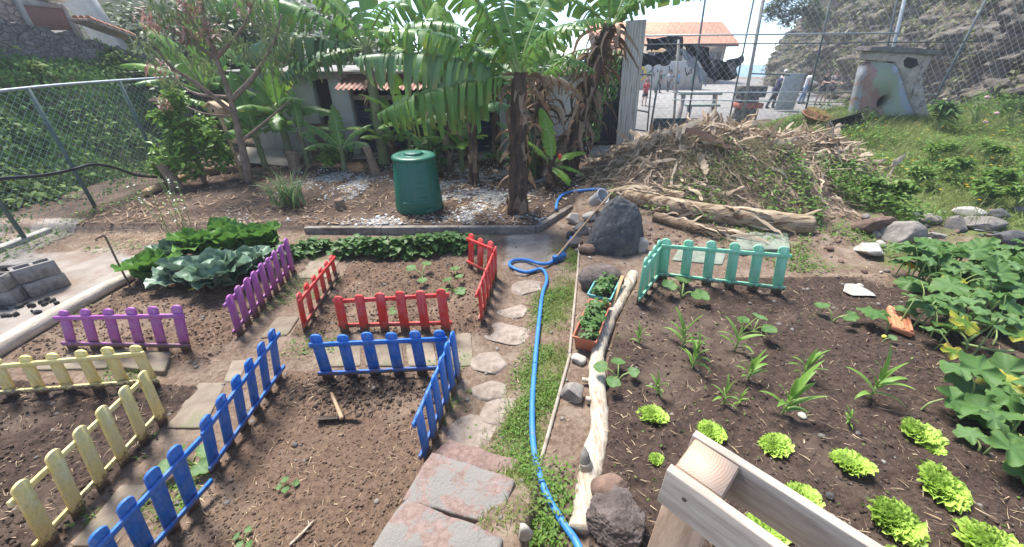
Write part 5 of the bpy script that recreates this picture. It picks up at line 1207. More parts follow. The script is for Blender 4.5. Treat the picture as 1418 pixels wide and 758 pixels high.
tree('mango_tree', 'thin mango tree with drooping olive leaves and reddish new shoots', 'tree', p, br, [c[:3] + [c[3] * .72] for c in cl], 1300, .15, L_MANGO, 1, leaf_t(.24, 3, .1, .3, .6), (-1.45, -.35), extra=(red, 300, L_MRED, .15, (-1.3, .2)))
p = G(283, 252); Y = p[1]
cl = [list(at(u, v, Y + d)) + [r] for u, v, d, r in [(235, 215, -.3, .34), (262, 200, -.1, .36), (290, 195, 0, .34), (262, 228, -.3, .3), (245, 180, 0, .28), (305, 215, .1, .28), (225, 230, -.3, .24), (240, 140, .1, .22), (230, 160, 0, .22), (275, 175, .1, .26)]]
tree('citrus_shrub', 'bright green citrus shrub growing through the left end of the back garden', 'shrub', p, [([p, at(275, 225, Y), at(262, 195, Y)], [.05, .04, .02]), ([at(275, 225, Y), at(240, 210, Y - .2)], [.03, .012]), ([at(270, 215, Y), at(240, 160, Y)], [.03, .01]), ([at(272, 220, Y), at(300, 200, Y)], [.03, .01])], cl, 2100, .15, L_CIT, 2, leaf_t(.48, 3, .12, .25, .6), (-.7, .5))
# clump of strap leaves and flowering stalks
for _i, (u_, v_, r_) in enumerate([(598, 240, .5), (725, 246, .45), (460, 236, .32), (560, 205, .4)]):
    p = G(u_, v_); gq = np.random.default_rng(300 + _i); cq = [list(p + A3(gq.normal(0, r_ * .4), gq.normal(0, r_ * .3), r_ * gq.uniform(.4, 1.3))) + [r_ * .5] for _ in range(7)]
    tree('leafy_undergrowth', ['dark undergrowth shrub just behind the compost bin', 'dark undergrowth shrub at the foot of the biggest banana trunk', 'low undergrowth shrub in front of the brown board', 'yellowish undergrowth shrub behind the short banana plant'][_i], 'shrub', p, [([p, p + A3(.03, 0, r_ * .8)], [.02, .008])], cq, 330, .15, [L_DEEP, L_DEEP, L_CIT, L_CIT][_i], 310 + _i)
p = G(403, 285); g = np.random.default_rng(6); root = thing('iris_clump', 'clump of upright strap leaves in the soil below the slender banana plant', 'plant', p); b = MB()
for i in range(70):
    V, F, E = strap(g.uniform(.4, .8), .035, g.uniform(0, 6.28), g.uniform(1.0, 1.5), g.uniform(.2, 1.6), g); b.add(V + A3(g.normal(0, .13), g.normal(0, .08), 0), F, 0, g.random(), E)
b.build('leaves', leafm('iris_leaf', (.09, .17, .06), (.14, .23, .09), rndc=(.2, .27, .12)), root, smooth=True)
p = G(262, 330); root = thing('bolted_stalks', 'tall thin flowering stalks with tiny white flowers behind the cabbages', 'plant', p); b = MB(); fb = MB()
for i in range(9):
    c = A3(g.uniform(-.35, .3), g.uniform(-.2, .2), 0); t = c + A3(g.normal(0, .12), g.normal(0, .1), g.uniform(.6, 1.05)); b.add(*tube(smooth_path([c, (c + t) / 2 + A3(g.normal(0, .03), 0, 0), t], 8), .005, 4))
    for j in range(12):
        f = g.uniform(.4, 1); q = c + (t - c) * f; d = A3(g.normal(), g.normal(), .6); T = leaf_t(.6, 2, .1, .1); fb.add(place(T[0], d, q, g.uniform(.03, .06)), T[1], int(g.random() < .45))
b.build('stalks', L_STEM, root); fb.build('flowers', [L_CIT, M_WHITE], root)
# leaf trash and ash flakes in the back garden
def ashm(x, y): m = masks(x, y); return np.clip(m['back'] * sst(-5, -4, x) * (.22 + 1.0 * fbm2(x * 1.6, y * 1.6, 77, 4)) * sst(9.8, 8.8, y), 0, 1)
gg = np.random.default_rng(4); P = sample(3200, ashm, -5, 1.5, 5.5, 9.6, gg); V, F = ico(0) if False else ico(1); b = MB(); pp = np.concatenate([P, H(P[:, 0], P[:, 1])[:, None] + .006], 1)
scatter(b, V * A3(1, .6, .16), F, pp, rand_frames(len(pp), -.4, .4, gg), .012 + .038 * gg.random(len(pp)) ** 2, 0, gg.random(len(pp)))
tag(b.build('ash_flakes', mat('white_ash', (.44, .43, .41), (.66, .65, .63), 20, .9, .3, rndc=(.16, .15, .14))), 'white ash and burnt flakes strewn over the back garden', kind='stuff')
straws('leaf_litter', 'brown banana leaf litter on the back garden soil', L_DRY, 4200, bedm('back'), (-6.8, 1.4, 5.6, 9.8), .03, .22, .16, 14, .9, .015, .4)
straws('hay_patch', 'patch of dry hay near the left fence', L_STRAW, 1500, lambda x, y: np.exp(-(((x + 5.2) / .9) ** 2 + ((y - 5.3) / .35) ** 2)), (-7, -3.4, 4.6, 6.2), .06, .26, .03, 15, 1.2, .02, .5)
weeds('weeds', 'weeds at the foot of the left fence kerb', L_WEED, 900, lambda x, y: sst(-6.6, -6.9, x) * sst(-7.2, -7.1, x) + np.exp(-(((x + 5.7) / .3) ** 2 + ((y - 4.95) / .12) ** 2)), (-7.2, -5.2, 4, 8), .02, .07, .08, 43)
# ================================================================== left fence, ivy bank, ruin, hills
def atx(u, v, X):
    d = ray(u, v); t = X / d[0]; return A3(X, d[1] * t, EYE + d[2] * t)
M_GALV = mat('galvanised_steel', (.30, .33, .34), (.42, .45, .46), 12, .5, .1, metal=.4)
M_GPOST = mat('green_post', (.05, .085, .08), (.09, .125, .12), 12, .6, .2)
M_WIREG = mat('green_wire', (.26, .38, .36), (.34, .46, .44), 12, .5, 0)
M_WIRE = mat('steel_wire', (.36, .38, .39), (.46, .48, .5), 12, .5, 0)
def chainlink(b, p0, ax, W, h, c, r, hole=None):
    """woven zigzag wires over a W x h upright rectangle from p0 along ax"""
    p0 = np.array(p0, float); ax = np.array(ax, float); nn = np.array([-ax[1], ax[0], 0.]); n = int(W / c); m = int(h / c) + 1
    k = np.arange(n)[:, None]; j = np.arange(m)[None, :]
    x = (k + (j + k) % 2) * c; z = j * c + 0 * k; off = ((j % 2) * 2 - 1) * r * .9 + 0 * k
    C = p0 + x[..., None] * ax + z[..., None] * A3(0, 0, 1) + off[..., None] * nn
    tri = np.stack([ax * r, -ax * r * .5 + nn * r * .87, -ax * r * .5 - nn * r * .87])
    V = (C[:, :, None, :] + tri[None, None]).reshape(-1, 3)
    i = (np.arange(n)[:, None] * m + np.arange(m - 1)[None, :]).ravel() * 3; F = []
    for q in range(3): F.append(np.stack([i + q, i + (q + 1) % 3, i + 3 + (q + 1) % 3, i + 3 + q], -1))
    b.add(V, np.concatenate(F))
root = thing('chain_link_fence', 'green chain link fence on a low kerb along the left side of the garden', 'fence', (-7.25, 0, 0))
b = MB(); chainlink(b, (0, 1.6, .06), (0, 1, 0), 8.1, 1.9, .055, .0027); b.build('mesh', M_WIREG, root)
for y in (2.6, 3.9, 5.2, 6.35, 7.9, 9.2): b = MB(); b.add(*tube([A3(.03, y, -.1), A3(.03, y, 1.98)], .028, 10)); b.build('post', M_GPOST, root, smooth=True)
b = MB(); b.add(*tube(smooth_path([A3(.03, 1.6, 1.97), A3(.03, 5, 1.95), A3(.03, 7, 1.985), A3(.03, 9.7, 1.97)], 20), .022, 8)); b.build('top_rail', M_GALV, root, smooth=True)
b = MB(); chainlink(b, (-7.2, 9.78, .1), (1, 0, 0), 1.7, 1.9, .06, .0022); root2 = thing('chain_link_fence', 'short piece of green chain link fence behind the citrus shrub', 'fence', (0, 0, 0)); b.build('mesh', M_WIREG, root2)
for x in (-7.2, -5.5): b = MB(); b.add(*tube([A3(x, 9.8, -.1), A3(x, 9.8, 2.0)], .028, 10)); b.build('post', M_GPOST, root2, smooth=True)
pts = [atx(u, v, -7.17) for u, v in [(-40, 256), (0, 248), (60, 243), (100, 235), (130, 228), (160, 233), (190, 243), (226, 246)]]
b = MB(); b.add(*tube(smooth_path(pts, 50), .026, 9)); tag(b.build('water_pipe', mat('black_pipe', (.012, .012, .014), (.03, .03, .032), 9, .4, .05), smooth=True), 'black plastic pipe strung along the left chain link fence', 'pipe')

def bankz(x, y): return -.12 + 2.55 * sst(-8.3, -11.2, x + .3 * fbm2(x * .6, y * .6, 91)) * (1 - .30 * sst(11.5, 15, y)) + .12 * fbm2(x * 1.1, y * 1.1, 92)
X, Yg = np.meshgrid(np.linspace(-13, -7.34, 70), np.linspace(1, 17, 120), indexing='ij'); b = MB(); b.add(np.stack([X, Yg, bankz(X, Yg)], -1).reshape(-1, 3), gridF(70, 120))
tag(b.build('bank', mat('bank_earth', (.035, .045, .02), (.07, .075, .035), 2, .95, .4), smooth=True), 'steep bank beyond the left fence', kind='structure')
g = np.random.default_rng(12); n = 52000; x = g.uniform(-12, -7.4, n); y = 4 + 12.5 * g.random(n) ** 1.2; k = (x < -8.5) | (g.random(n) < .5); x, y = x[k], y[k]; n = len(x)
z = bankz(x, y) + g.random(n) ** 1.5 * (.06 + .75 * np.clip(vn2(x * 1.1, y * 1.1, 94) - .25, 0, 1)); b = MB(); T = leaf_t(.75, 2, .12, .3, .6)
d = frames(np.stack([g.normal(.1, .5, n), g.normal(0, .7, n), g.normal(-.8, .4, n)], -1), np.stack([.8 + 0 * x, g.normal(-.2, .35, n), .7 + g.normal(0, .3, n)], -1)); scatter(b, T[0], T[1], np.stack([x, y, z], -1), d, g.uniform(.05, .12, n) * (.6 + .5 * (x < -8.8)), 0, np.clip(.25 * g.random(n) + .9 * vn2(x * 1.1, y * 1.1, 95) ** 1.5 * g.random(n) ** .5, 0, 1), T[2] * .3)
tag(b.build('ivy', L_IVY, smooth=True), 'ivy and brambles covering the bank behind the left fence', kind='stuff')
b = MB(); N_ = 70
cs = [];
for _ in range(N_):
    xx, yy = g.uniform(-11.0, -8.1), 4.5 + 10.5 * g.random() ** 1.2; cs.append((xx, yy, float(bankz(np.array([xx]), np.array([yy]))[0]) + .12, g.uniform(.22, .55)))
from_ = np.array(cs); kk = g.integers(0, N_, 11000); dd = g.normal(size=(11000, 3)); dd /= np.linalg.norm(dd, axis=1)[:, None]
scatter(b, leaf_t(.6, 2, .12, .3, .6)[0], leaf_t(.6, 2, .12, .3, .6)[1], from_[kk, :3] + dd * (from_[kk, 3] * g.uniform(.55, 1.05, 11000))[:, None], rand_frames(11000, -1.0, .4, g), g.uniform(.07, .17, 11000), 0, np.clip((kk % 7) / 7. * .8 + .25 * (dd[:, 2] > .2) , 0, 1))
tag(b.build('brambles', leafm('bramble_leaf', (.04, .10, .022), (.08, .16, .035), rndc=(.21, .29, .07), scale=2, rough=.7), smooth=True), 'bramble clumps bulging out of the ivy behind the left fence', kind='stuff')
n = 9000; x = g.uniform(-9.2, -7.4, n); y = g.uniform(3.5, 12, n); b = MB(); T = blade_t(.06, 3, .9); scatter(b, T[0], T[1], np.stack([x, y, bankz(x, y)], -1), rand_frames(n, .5, 1.4, g), g.uniform(.08, .25, n), 0, g.random(n)); tag(b.build('grass', L_GRASS), 'grass at the foot of the bank beyond the left fence', kind='stuff')

def stonewall_mat(name, c1, c2, mortar, sc):
    m, t, N, Lk = nt(name); out = N('ShaderNodeOutputMaterial'); p = N('ShaderNodeBsdfPrincipled'); tc = N('ShaderNodeTexCoord'); mp = N('ShaderNodeMapping'); mp.inputs['Scale'].default_value = (1, 1, 1.5); Lk(tc.outputs['Object'], mp.inputs[0])
    vo = N('ShaderNodeTexVoronoi'); vo.inputs['Scale'].default_value = sc; ve = N('ShaderNodeTexVoronoi'); ve.feature = 'DISTANCE_TO_EDGE'; ve.inputs['Scale'].default_value = sc
    nz = node_noise(N, Lk, mp.outputs[0], 3, 5); va = N('ShaderNodeVectorMath'); va.operation = 'MULTIPLY_ADD'; cb = N('ShaderNodeCombineXYZ'); Lk(nz, cb.inputs[0]); Lk(nz, cb.inputs[2]); va.inputs[1].default_value = (.35, .35, .35); Lk(cb.outputs[0], va.inputs[0]); Lk(mp.outputs[0], va.inputs[2])
    Lk(va.outputs[0], vo.inputs[0]); Lk(va.outputs[0], ve.inputs[0])
    c = node_mix(N, Lk, vo.outputs['Color'], c1, c2); c = node_mix(N, Lk, node_step(N, Lk, node_noise(N, Lk, mp.outputs[0], 9, 8), .4, .7), c, node_mix(N, Lk, .5, c, mortar))
    e = node_step(N, Lk, ve.outputs['Distance'], .01, .07); c = node_mix(N, Lk, e, mortar, c); Lk(c, p.inputs['Base Color']); p.inputs['Roughness'].default_value = .95
    bp = N('ShaderNodeBump'); bp.inputs['Strength'].default_value = .9; bp.inputs['Distance'].default_value = .06; Lk(e, bp.inputs['Height']); Lk(bp.outputs[0], p.inputs['Normal']); Lk(p.outputs[0], out.inputs[0]); return m
M_SWALL = stonewall_mat('rubble_masonry', (.10, .09, .085), (.23, .205, .18), (.085, .075, .068), 6.5)
M_RUIN = stonewall_mat('tan_masonry', (.26, .20, .15), (.40, .32, .25), (.24, .19, .15), 5.)
def wallgrid(name, p0, ax, L, z0, topf, th, m, nu, nv, amp, seed, parent=None):
    s = np.linspace(0, L, nu)[:, None]; v = np.linspace(0, 1, nv)[None, :]; tp = topf(s); z = z0 + (tp - z0) * v; nn = np.array([ax[1], -ax[0]])
    b = MB(); grids = []
    for sd in (1, -1):
        q = np.stack([s + 0 * v, 0 * z, z], -1).reshape(-1, 3); d = amp * fbm3(q * 3.5 + seed, seed, 3).reshape(nu, nv); o = sd * (th / 2 + d * .6)
        V = np.stack([p0[0] + s * ax[0] + nn[0] * o, p0[1] + s * ax[1] + nn[1] * o, z + d * v], -1); grids.append(V)
        F = gridF(nu, nv); b.add(V.reshape(-1, 3), F if sd > 0 else F[:, ::-1])
    T = np.stack([grids[0][:, -1], grids[1][:, -1]], 1); b.add(T.reshape(-1, 3), gridF(nu, 2))
    for e in (0, -1): T = np.stack([grids[0][e], grids[1][e]], 1); b.add(T.reshape(-1, 3), gridF(nv, 2))
    return b.build(name, m, parent)
o = wallgrid('stone_wall', (-10.9, 7.5), (0, 1), 8.2, .9, lambda s: np.interp(s, [0, 2, 3.5, 5.7, 8.2], [3.2, 3.05, 2.78, 2.25, 1.85]) + .06 * fbm2(s * 2, s * 0, 3), .5, M_SWALL, 120, 36, .14, 2); tag(o, 'dark rubble stone wall above the ivy bank, its top sloping down to the right', 'wall')
root = thing('ruined_house', 'roofless tan stone ruin with a blocked brown window above the stone wall', 'ruin', (-11.7, 9.2, 2.6))
w = wallgrid('wall', (0, 0), (0, 1), 2.9, -.6, lambda s: np.interp(s, [0, 1.2, 2.1, 2.9], [1.75, 1.7, 1.2, .55]) + .05 * fbm2(s * 3, s * 0, 8), .45, M_RUIN, 50, 30, .1, 4, root)
p0, p1 = atx(48, 42, -11.42) - A3(-11.7, 9.2, 2.6), atx(86, 14, -11.42) - A3(-11.7, 9.2, 2.6); c = (p0 + p1) / 2; hw, hh = abs(p1[1] - p0[1]), p1[2] - p0[2] + .05
b = MB(); b.add(*bbox((.27, c[1], c[2]), (.06, hw, hh), .004)); fr = b.build('window', mat('brown_shutter', (.16, .075, .06), (.22, .11, .085), 8, .8, .2, stretch=(1, 6, 1)), root)
b = MB()
for cc, ss in [((.28, c[1] - hw / 2 - .05, c[2]), (.1, .1, hh + .2)), ((.28, c[1] + hw / 2 + .05, c[2]), (.1, .1, hh + .2)), ((.28, c[1], c[2] + hh / 2 + .055), (.096, hw, .11))]: b.add(*bbox(cc, ss, .006))
b.build('frame', mat('grey_render', (.24, .22, .2), (.33, .31, .28), 7, .9, .3), fr)
M_TILE = mat('roof_tile', (.48, .22, .13), (.60, .33, .21), 7, .85, .3, c3=(.32, .2, .15), c3s=5)
def tile_patch(nx, ny, dx, dy, r):
    b = MB()
    for i in range(nx):
        for j in range(ny):
            a = np.linspace(0, PI, 7); V = np.array([(i * dx + (r - .008 * e) * math.cos(t), j * dy + (0 if e == 0 else dy * 1.12), r * math.sin(t) * .8 + (.02 if e == 0 else 0)) for e in (0, 1) for t in a]); b.add(V, gridF(2, 7), 0, rng.random())
    return b
q = atx(104, 26, -11.0); root = thing('tiled_eave', 'remnant of an orange tiled eave at the right end of the ruin', 'roof tiles', q, (-.28, 0, PI / 2 * 0))
tp = tile_patch(3, 6, .16, .2, .075); tp.build('tiles', M_TILE, root, smooth=True); b = MB(); b.add(*bbox((.16, .6, -.05), (.5, 1.35, .06), .006)); b.build('batten', M_RUIN, root)
q = at(142, 45, 14.2); b = MB(); b.add(*bbox((0, 0, .6), (.62, .45, 3.6), .02)); tag(b.build('concrete_pillar', mat('pale_concrete', (.45, .42, .37), (.58, .55, .50), 4, .9, .3), loc=q, rot=(0, -.22, .3)), 'pale leaning concrete pillar on the slope above the ruin', 'pillar')
q = at(72, -2, 11.6); b = MB(); b.add(*bbox((0, 0, .2), (.5, .3, .5), .02)); tag(b.build('white_wall', mat('white_render', (.66, .64, .6), (.74, .72, .68), 4, .9, .2), loc=q), 'bit of white wall showing above the ruin', 'wall')

def hillz(x, y): return np.maximum(-3, .62 * (-x - 9 - .12 * (y - 20)) * sst(8, 30, y) + 3.2 * fbm2(x * .06, y * .06, 51, 4) + 1.1 * fbm2(x * .3, y * .3, 52, 4) - 1.5 + .0 * y)
X, Yg = np.meshgrid(np.linspace(-95, -2, 190), np.linspace(16, 95, 160), indexing='ij'); b = MB(); b.add(np.stack([X, Yg, hillz(X, Yg)], -1).reshape(-1, 3), gridF(190, 160))
M_HILL = mat('hill_scrub', (.05, .065, .035), (.13, .125, .08), .35, .95, .8, bscale=3, c3=(.19, .175, .16), c3s=.12, c3t=(.50, .62), bdist=.4)
tag(b.build('hill', M_HILL, smooth=True), 'hazy scrub covered hillside', kind='structure')
g = np.random.default_rng(15); n = 60000; x = g.uniform(-80, -8, n); y = 17 + 60 * g.random(n) ** 1.6; k = vn2(x * .25, y * .25, 53) > .42; x, y = x[k], y[k]; n = len(x); b = MB(); T = leaf_t(.8, 2, .15, .3, .6)
scatter(b, T[0], T[1], np.stack([x, y, hillz(x, y) + .9 * g.random(n) * vn2(x * .7, y * .7, 54)], -1), rand_frames(n, -.8, .6, g), g.uniform(.25, .6, n) * (.4 + y / 60), 0, np.clip(vn2(x * .4, y * .4, 55) * g.uniform(.4, 1.3, n), 0, 1), T[2] * .3); tag(b.build('hillside_scrub', L_BUSH, smooth=True), 'bushes and scrub covering the hillside', kind='stuff')
for i, (u, yy, h, r, lb) in enumerate([(560, 14.5, 2.6, 1.1, 'dark bushy tree behind the left shed roof'), (618, 15.5, 3.2, 1.2, 'dark bushy tree behind the shuttered shed'), (690, 14.5, 2.9, 1.2, 'bushy tree behind the sheds, hidden by banana leaves'), (770, 15, 2.7, 1.1, 'bushy tree behind the white shed wall'), (400, 15.5, 3.6, 1.5, 'bushy tree at the foot of the hill behind the white shed'), (330, 15, 3.6, 1.5, 'bushy tree at the foot of the hill behind the mango tree'), (260, 15.5, 3.6, 1.5, 'leafy tree on the slope right of the stone wall'), (478, 17, 3.4, 1.4, 'leafy tree at the foot of the hill behind the tallest banana plant'), (248, 11.3, 2.3, .8, 'leafy tree between the mango tree and the end of the left fence'), (352, 11.6, 2.5, .8, 'leafy tree rising behind the left end of the white shed')]):
    q = at(u, 120, yy); q[2] = -.3; g = np.random.default_rng(60 + i); cl = [list(q + A3(g.normal(0, r * .55), g.normal(0, r * .4), h * g.uniform(.55, 1.05))) + [r * g.uniform(.4, .65)] for _ in range(10)]
    tree('bushy_tree', lb, 'tree', q, [([q, q + A3(0, 0, h * .5), q + A3(.2, 0, h)], [.14, .1, .04]), ([q + A3(0, 0, h * .4), q + A3(-r * .6, 0, h * .8)], [.07, .02]), ([q + A3(0, 0, h * .45), q + A3(r * .6, .2, h * .85)], [.07, .02])], cl, 1900, .26, L_BUSH, 60 + i, group='bushy trees behind the sheds')

# birdhouse
q = at(302, 151, 8.0); root = thing('birdhouse', 'small wooden birdhouse with a pitched roof beside the mango tree', 'birdhouse', (q[0], q[1], hz(q[0], q[1])), (0, 0, -.3)); zc = q[2] - hz(q[0], q[1])
M_BH = wood_mat('birdhouse_wood', (.40, .27, .15), (.52, .37, .22), stretch=(4, 4, 1)); b = MB(); V, F = prism([(-.14, -.11), (.14, -.11), (.14, .03), (0, .10), (-.14, .03)], -.11, .11); V = V[:, [0, 2, 1]] * A3(1, -1, 1); b.add(V + A3(0, 0, zc), F); bd = b.build('body', M_BH, root)
b = MB(); b.add(*lathe([(0, 0), (.03, 0), (.03, .004), (0, .004)], 14, False)); b.V[-1][:] = b.V[-1] @ rotm(PI / 2, 0, 0).T + A3(0, -.1125, zc - .02); b.build('entrance_hole_shade', mat('hole_shade', (.01, .01, .01), (.02, .018, .015), 5, .9, 0), bd)  # flat near-black disc on the solid front, shade of the hole as colour
for s in (-1, 1): b = MB(); b.add(*bbox((s * .1, 0, zc + .085), (.25, .30, .016), .003, (0, s * .46, 0))); b.build('roof_board', wood_mat('birdhouse_roof', (.48, .36, .22), (.6, .46, .3), stretch=(1, 5, 1)), root)
b = MB(); b.add(*bbox((0, 0, zc / 2 - .06), (.05, .05, zc - .1), .004)); b.build('post', M_BH, root)

# ================================================================== sheds
M_WHITEW = mat('white_wash', (.44, .43, .40), (.55, .54, .50), 2.5, .9, .2, c3=(.27, .245, .21), c3s=2.2, c3t=(.52, .72), stretch=(1, 1, .45))
M_SHUT = mat('blue_shutter', (.018, .035, .062), (.03, .05, .08), 8, .5, .1)
M_DARKIN = mat('dark_interior', (.012, .012, .016), (.02, .02, .024), 3, .9, 0)  # near-black colour carries the shade inside openings; also colours the eyes
M_ROOF = mat('grey_roofing', (.17, .16, .15), (.27, .255, .24), 4, .85, .3)
M_REDR = mat('red_corrugated', (.36, .19, .15), (.46, .28, .23), 5, .7, .2, c3=(.5, .42, .36), c3s=3)
root = thing('storage_shed', 'low white storage sheds with dark blue shutters behind the banana plants', 'shed', (0, 10.2, 0)); zg = .12
def wbox(name, x0, x1, z0, z1, y0=0., y1=.25, m=M_WHITEW, par=None, bev=.008):
    b = MB(); b.add(*bbox(((x0 + x1) / 2, (y0 + y1) / 2, (z0 + z1) / 2), (x1 - x0, y1 - y0, z1 - z0), bev)); return b.build(name, m, par or root)
wbox('plinth', -6.7, 1.78, -.2, .16, -.55, 4.0, M_CONC)
wbox('wall', -6.6, -4.78, .16, 2.0); wbox('pillar', -4.33, -3.88, .16, 2.05, -.12, .2); wbox('pillar', -1.80, -1.54, .16, 2.0, -.05, .2); wbox('wall', -.36, 1.72, .16, 2.0)
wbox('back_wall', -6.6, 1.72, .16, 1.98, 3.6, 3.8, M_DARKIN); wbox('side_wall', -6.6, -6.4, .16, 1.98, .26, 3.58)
wbox('roof', -6.9, 1.95, 2.002, 2.06, -.35, 4.1, M_ROOF); wbox('fascia', -6.9, -3.9, 1.90, 2.0, -.345, -.30, M_ROOF)
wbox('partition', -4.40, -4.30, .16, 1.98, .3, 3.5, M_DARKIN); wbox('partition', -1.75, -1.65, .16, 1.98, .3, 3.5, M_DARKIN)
def shutter(x0, x1, z0, z1, y):
    b = MB(); n = int((z1 - z0) / .075)
    for i in range(n): b.add(*box(((x0 + x1) / 2, y, z0 + (i + .5) * .075), (x1 - x0, .014, .078), (-.45, 0, 0)))
    for x in (x0, x1): b.add(*box((x, y, (z0 + z1) / 2), (.06, .06, z1 - z0)))
    return b.build('shutter', M_SHUT, root)
shutter(-3.84, -2.9, .17, 1.35, .1); shutter(-2.82, -1.84, .17, 1.35, .1); shutter(-1.5, -.40, .17, 1.72, .1)
wbox('lintel', -1.54, -.36, 1.76, 2.0, .02, .2)
b = MB(); n = 60; s = np.linspace(-3.95, -1.7, n); V = np.array([(x, yy, z + .022 * math.sin((x) * 2 * PI / .12)) for x in np.linspace(-3.95, -1.7, 140) for yy, z in ((-.75, 1.72), (.3, 2.02))]); b.add(V, gridF(140, 2)); V2 = V - A3(0, 0, .006); b.add(V2, gridF(140, 2)[:, ::-1]); b.build('awning', M_REDR, root)
wbox('beam', -3.88, -1.8, 1.42, 1.52, .05, .15, wood_mat('shed_beam', (.3, .2, .12), (.4, .28, .17), stretch=(1, 5, 5)))
q = at(452, 212, 9.55); q[2] = .18; b = MB(); b.add(*bbox((0, 0, .40), (.62, .04, .80), .005, (-.22, .04, .15))); tag(b.build('brown_board', wood_mat('dark_board', (.07, .042, .03), (.12, .075, .055), stretch=(5, 5, 1)), loc=q), 'dark brown wooden board leaning in front of the open shed', 'board')
q = at(478, 214, 9.6); q[2] = .34; b = MB(); V, F = lathe([(.09, -.08), (.16, -.09), (.2, -.06), (.205, 0), (.2, .06), (.16, .09), (.09, .08), (.085, 0), (.09, -.08)], 24, False); b.add(V @ rotm(1.35, 0, .3).T * 1.0, F); tag(b.build('old_tyre', mat('tyre_rubber', (.015, .015, .016), (.03, .03, .03), 9, .8, .2), loc=q, smooth=True), 'old black tyre propped beside the brown board', 'tyre')
q = at(380, 238, 9.3); q[2] = hz(q[0], q[1]) + .14; b = MB(); b.add(*bbox((0, 0, 0), (1.3, .75, .02), .004, (.22, .12, .1))); tag(b.build('plywood_sheet', mat('dusty_ply', (.36, .31, .25), (.46, .40, .33), 4, .9, .2), loc=q), 'dusty flat plywood sheet lying behind the slender banana plant', 'board')
# dark gate, corrugated sheet, concrete step
M_GATE = mat('dark_metal_gate', (.018, .022, .032), (.035, .04, .052), 6, .5, .15)
root = thing('metal_gate', 'tall dark corrugated metal gate right of the shaggy banana plant', 'gate', (2.26, 10.55, .28))
b = MB(); V = np.array([(x, .02 * (1 if int((x + 9) / .06) % 2 else -1), z) for x in np.linspace(-.48, .48, 66) for z in (.02, 2.05)]); b.add(V, gridF(66, 2)); b.add(V + A3(0, .006, 0), gridF(66, 2)[:, ::-1]); b.build('panel', M_GATE, root)
for nm, cc, ss in [('frame_post', (-.5, 0, 1.05), (.06, .06, 2.1)), ('frame_post', (.5, 0, 1.05), (.06, .06, 2.1)), ('frame_rail', (0, -.04, .08), (.93, .03, .06)), ('frame_rail', (0, -.04, 1.05), (.93, .03, .06)), ('frame_rail', (0, -.04, 2.02), (.93, .03, .06))]: b = MB(); b.add(*bbox(cc, ss, .004)); b.build(nm, M_GATE, root)
q0, q1 = at(865, 205, 10.3), at(878, 36, 10.3); q0[2] = .3; b = MB(); up = q1 - q0; L = np.linalg.norm(up); V = []
for x in np.linspace(-.30, .30, 80):
    for f in np.linspace(-.03, 1.04, 12): V.append((x, .022 * math.sin(x * 2 * PI / .085), f * L))
V = np.array(V); b.add(V, gridF(80, 12)); b.add(V + A3(0, .006, 0), gridF(80, 12)[:, ::-1])
M_CORR = mat('old_corrugated', (.36, .36, .33), (.50, .49, .45), 3, .7, .3, stretch=(6, 6, .5), c3=(.20, .16, .12), c3s=4, c3t=(.50, .68))
tag(b.build('corrugated_sheet', M_CORR, loc=q0, smooth=True, rot=(0, math.atan2(up[0], up[2]), .5)), 'tall weathered grey corrugated sheet standing beside the dark gate', 'corrugated sheet')
b = MB(); b.add(*bbox((2.75, 10.4, .05), (1.95, 2.9, .5), .015)); tag(b.build('landing', M_CONC), 'concrete landing in front of the court gate', kind='structure')
b = MB(); b.add(*bbox((2.5, 8.86, .12), (1.6, .12, .30), .012)); tag(b.build('low_kerb_wall', M_CONC), 'low concrete edging wall in front of the dark gate', 'wall')
g = np.random.default_rng(3); n = 1400; x = g.uniform(1.75, 3.4, n); y = g.uniform(8.94, 9.3, n); b = MB(); T = blade_t(.06, 3, .9); scatter(b, T[0], T[1], np.stack([x, y, .29 + 0 * x], -1), rand_frames(n, .4, 1.4, g), g.uniform(.04, .13, n), 0, g.random(n)); tag(b.build('grass', L_GRASS), 'grass fringe on the edge of the landing', kind='stuff')

# ================================================================== court fence, gate, court things
M_RUST = mat('dull_post', (.22, .21, .19), (.34, .33, .30), 8, .6, .2, c3=(.2, .12, .07), c3s=6, metal=.2)
M_TEAL = mat('dark_post', (.06, .075, .08), (.10, .12, .125), 8, .6, .2)
root = thing('court_fence', 'tall chain link fence with leaning posts in front of the school court', 'fence', (0, 12.1, 0))
b = MB(); chainlink(b, (4.1, 0, .0), (1, 0, 0), 10.2, 5.0, .10, .0037); b.build('mesh', M_WIRE, root)
fp = [(932, 187, 940, 55, .042, M_RUST), (952, 170, 985, -60, .030, M_TEAL), (1030, 150, 1064, -40, .055, M_RUST), (1012, 155, 1052, -40, .026, M_TEAL), (1115, 155, 1160, -40, .030, M_TEAL), (1236, 70, 1262, -40, .05, M_GALV), (1228, 70, 1250, -40, .026, M_TEAL), (1288, 150, 1386, -40, .036, M_TEAL)]
for u0, v0, u1, v1, r, m in fp:
    p0, p1 = at(u0, v0, 12.1), at(u1, v1, 12.1); d = (p1 - p0) / (p1[2] - p0[2]); p0 = p0 - d * (p0[2] + .3); b = MB(); b.add(*tube([p0 - A3(0, 12.1, 0), p1 - A3(0, 12.1, 0)], r * .8, 9)); b.build('post', m, root, smooth=True)
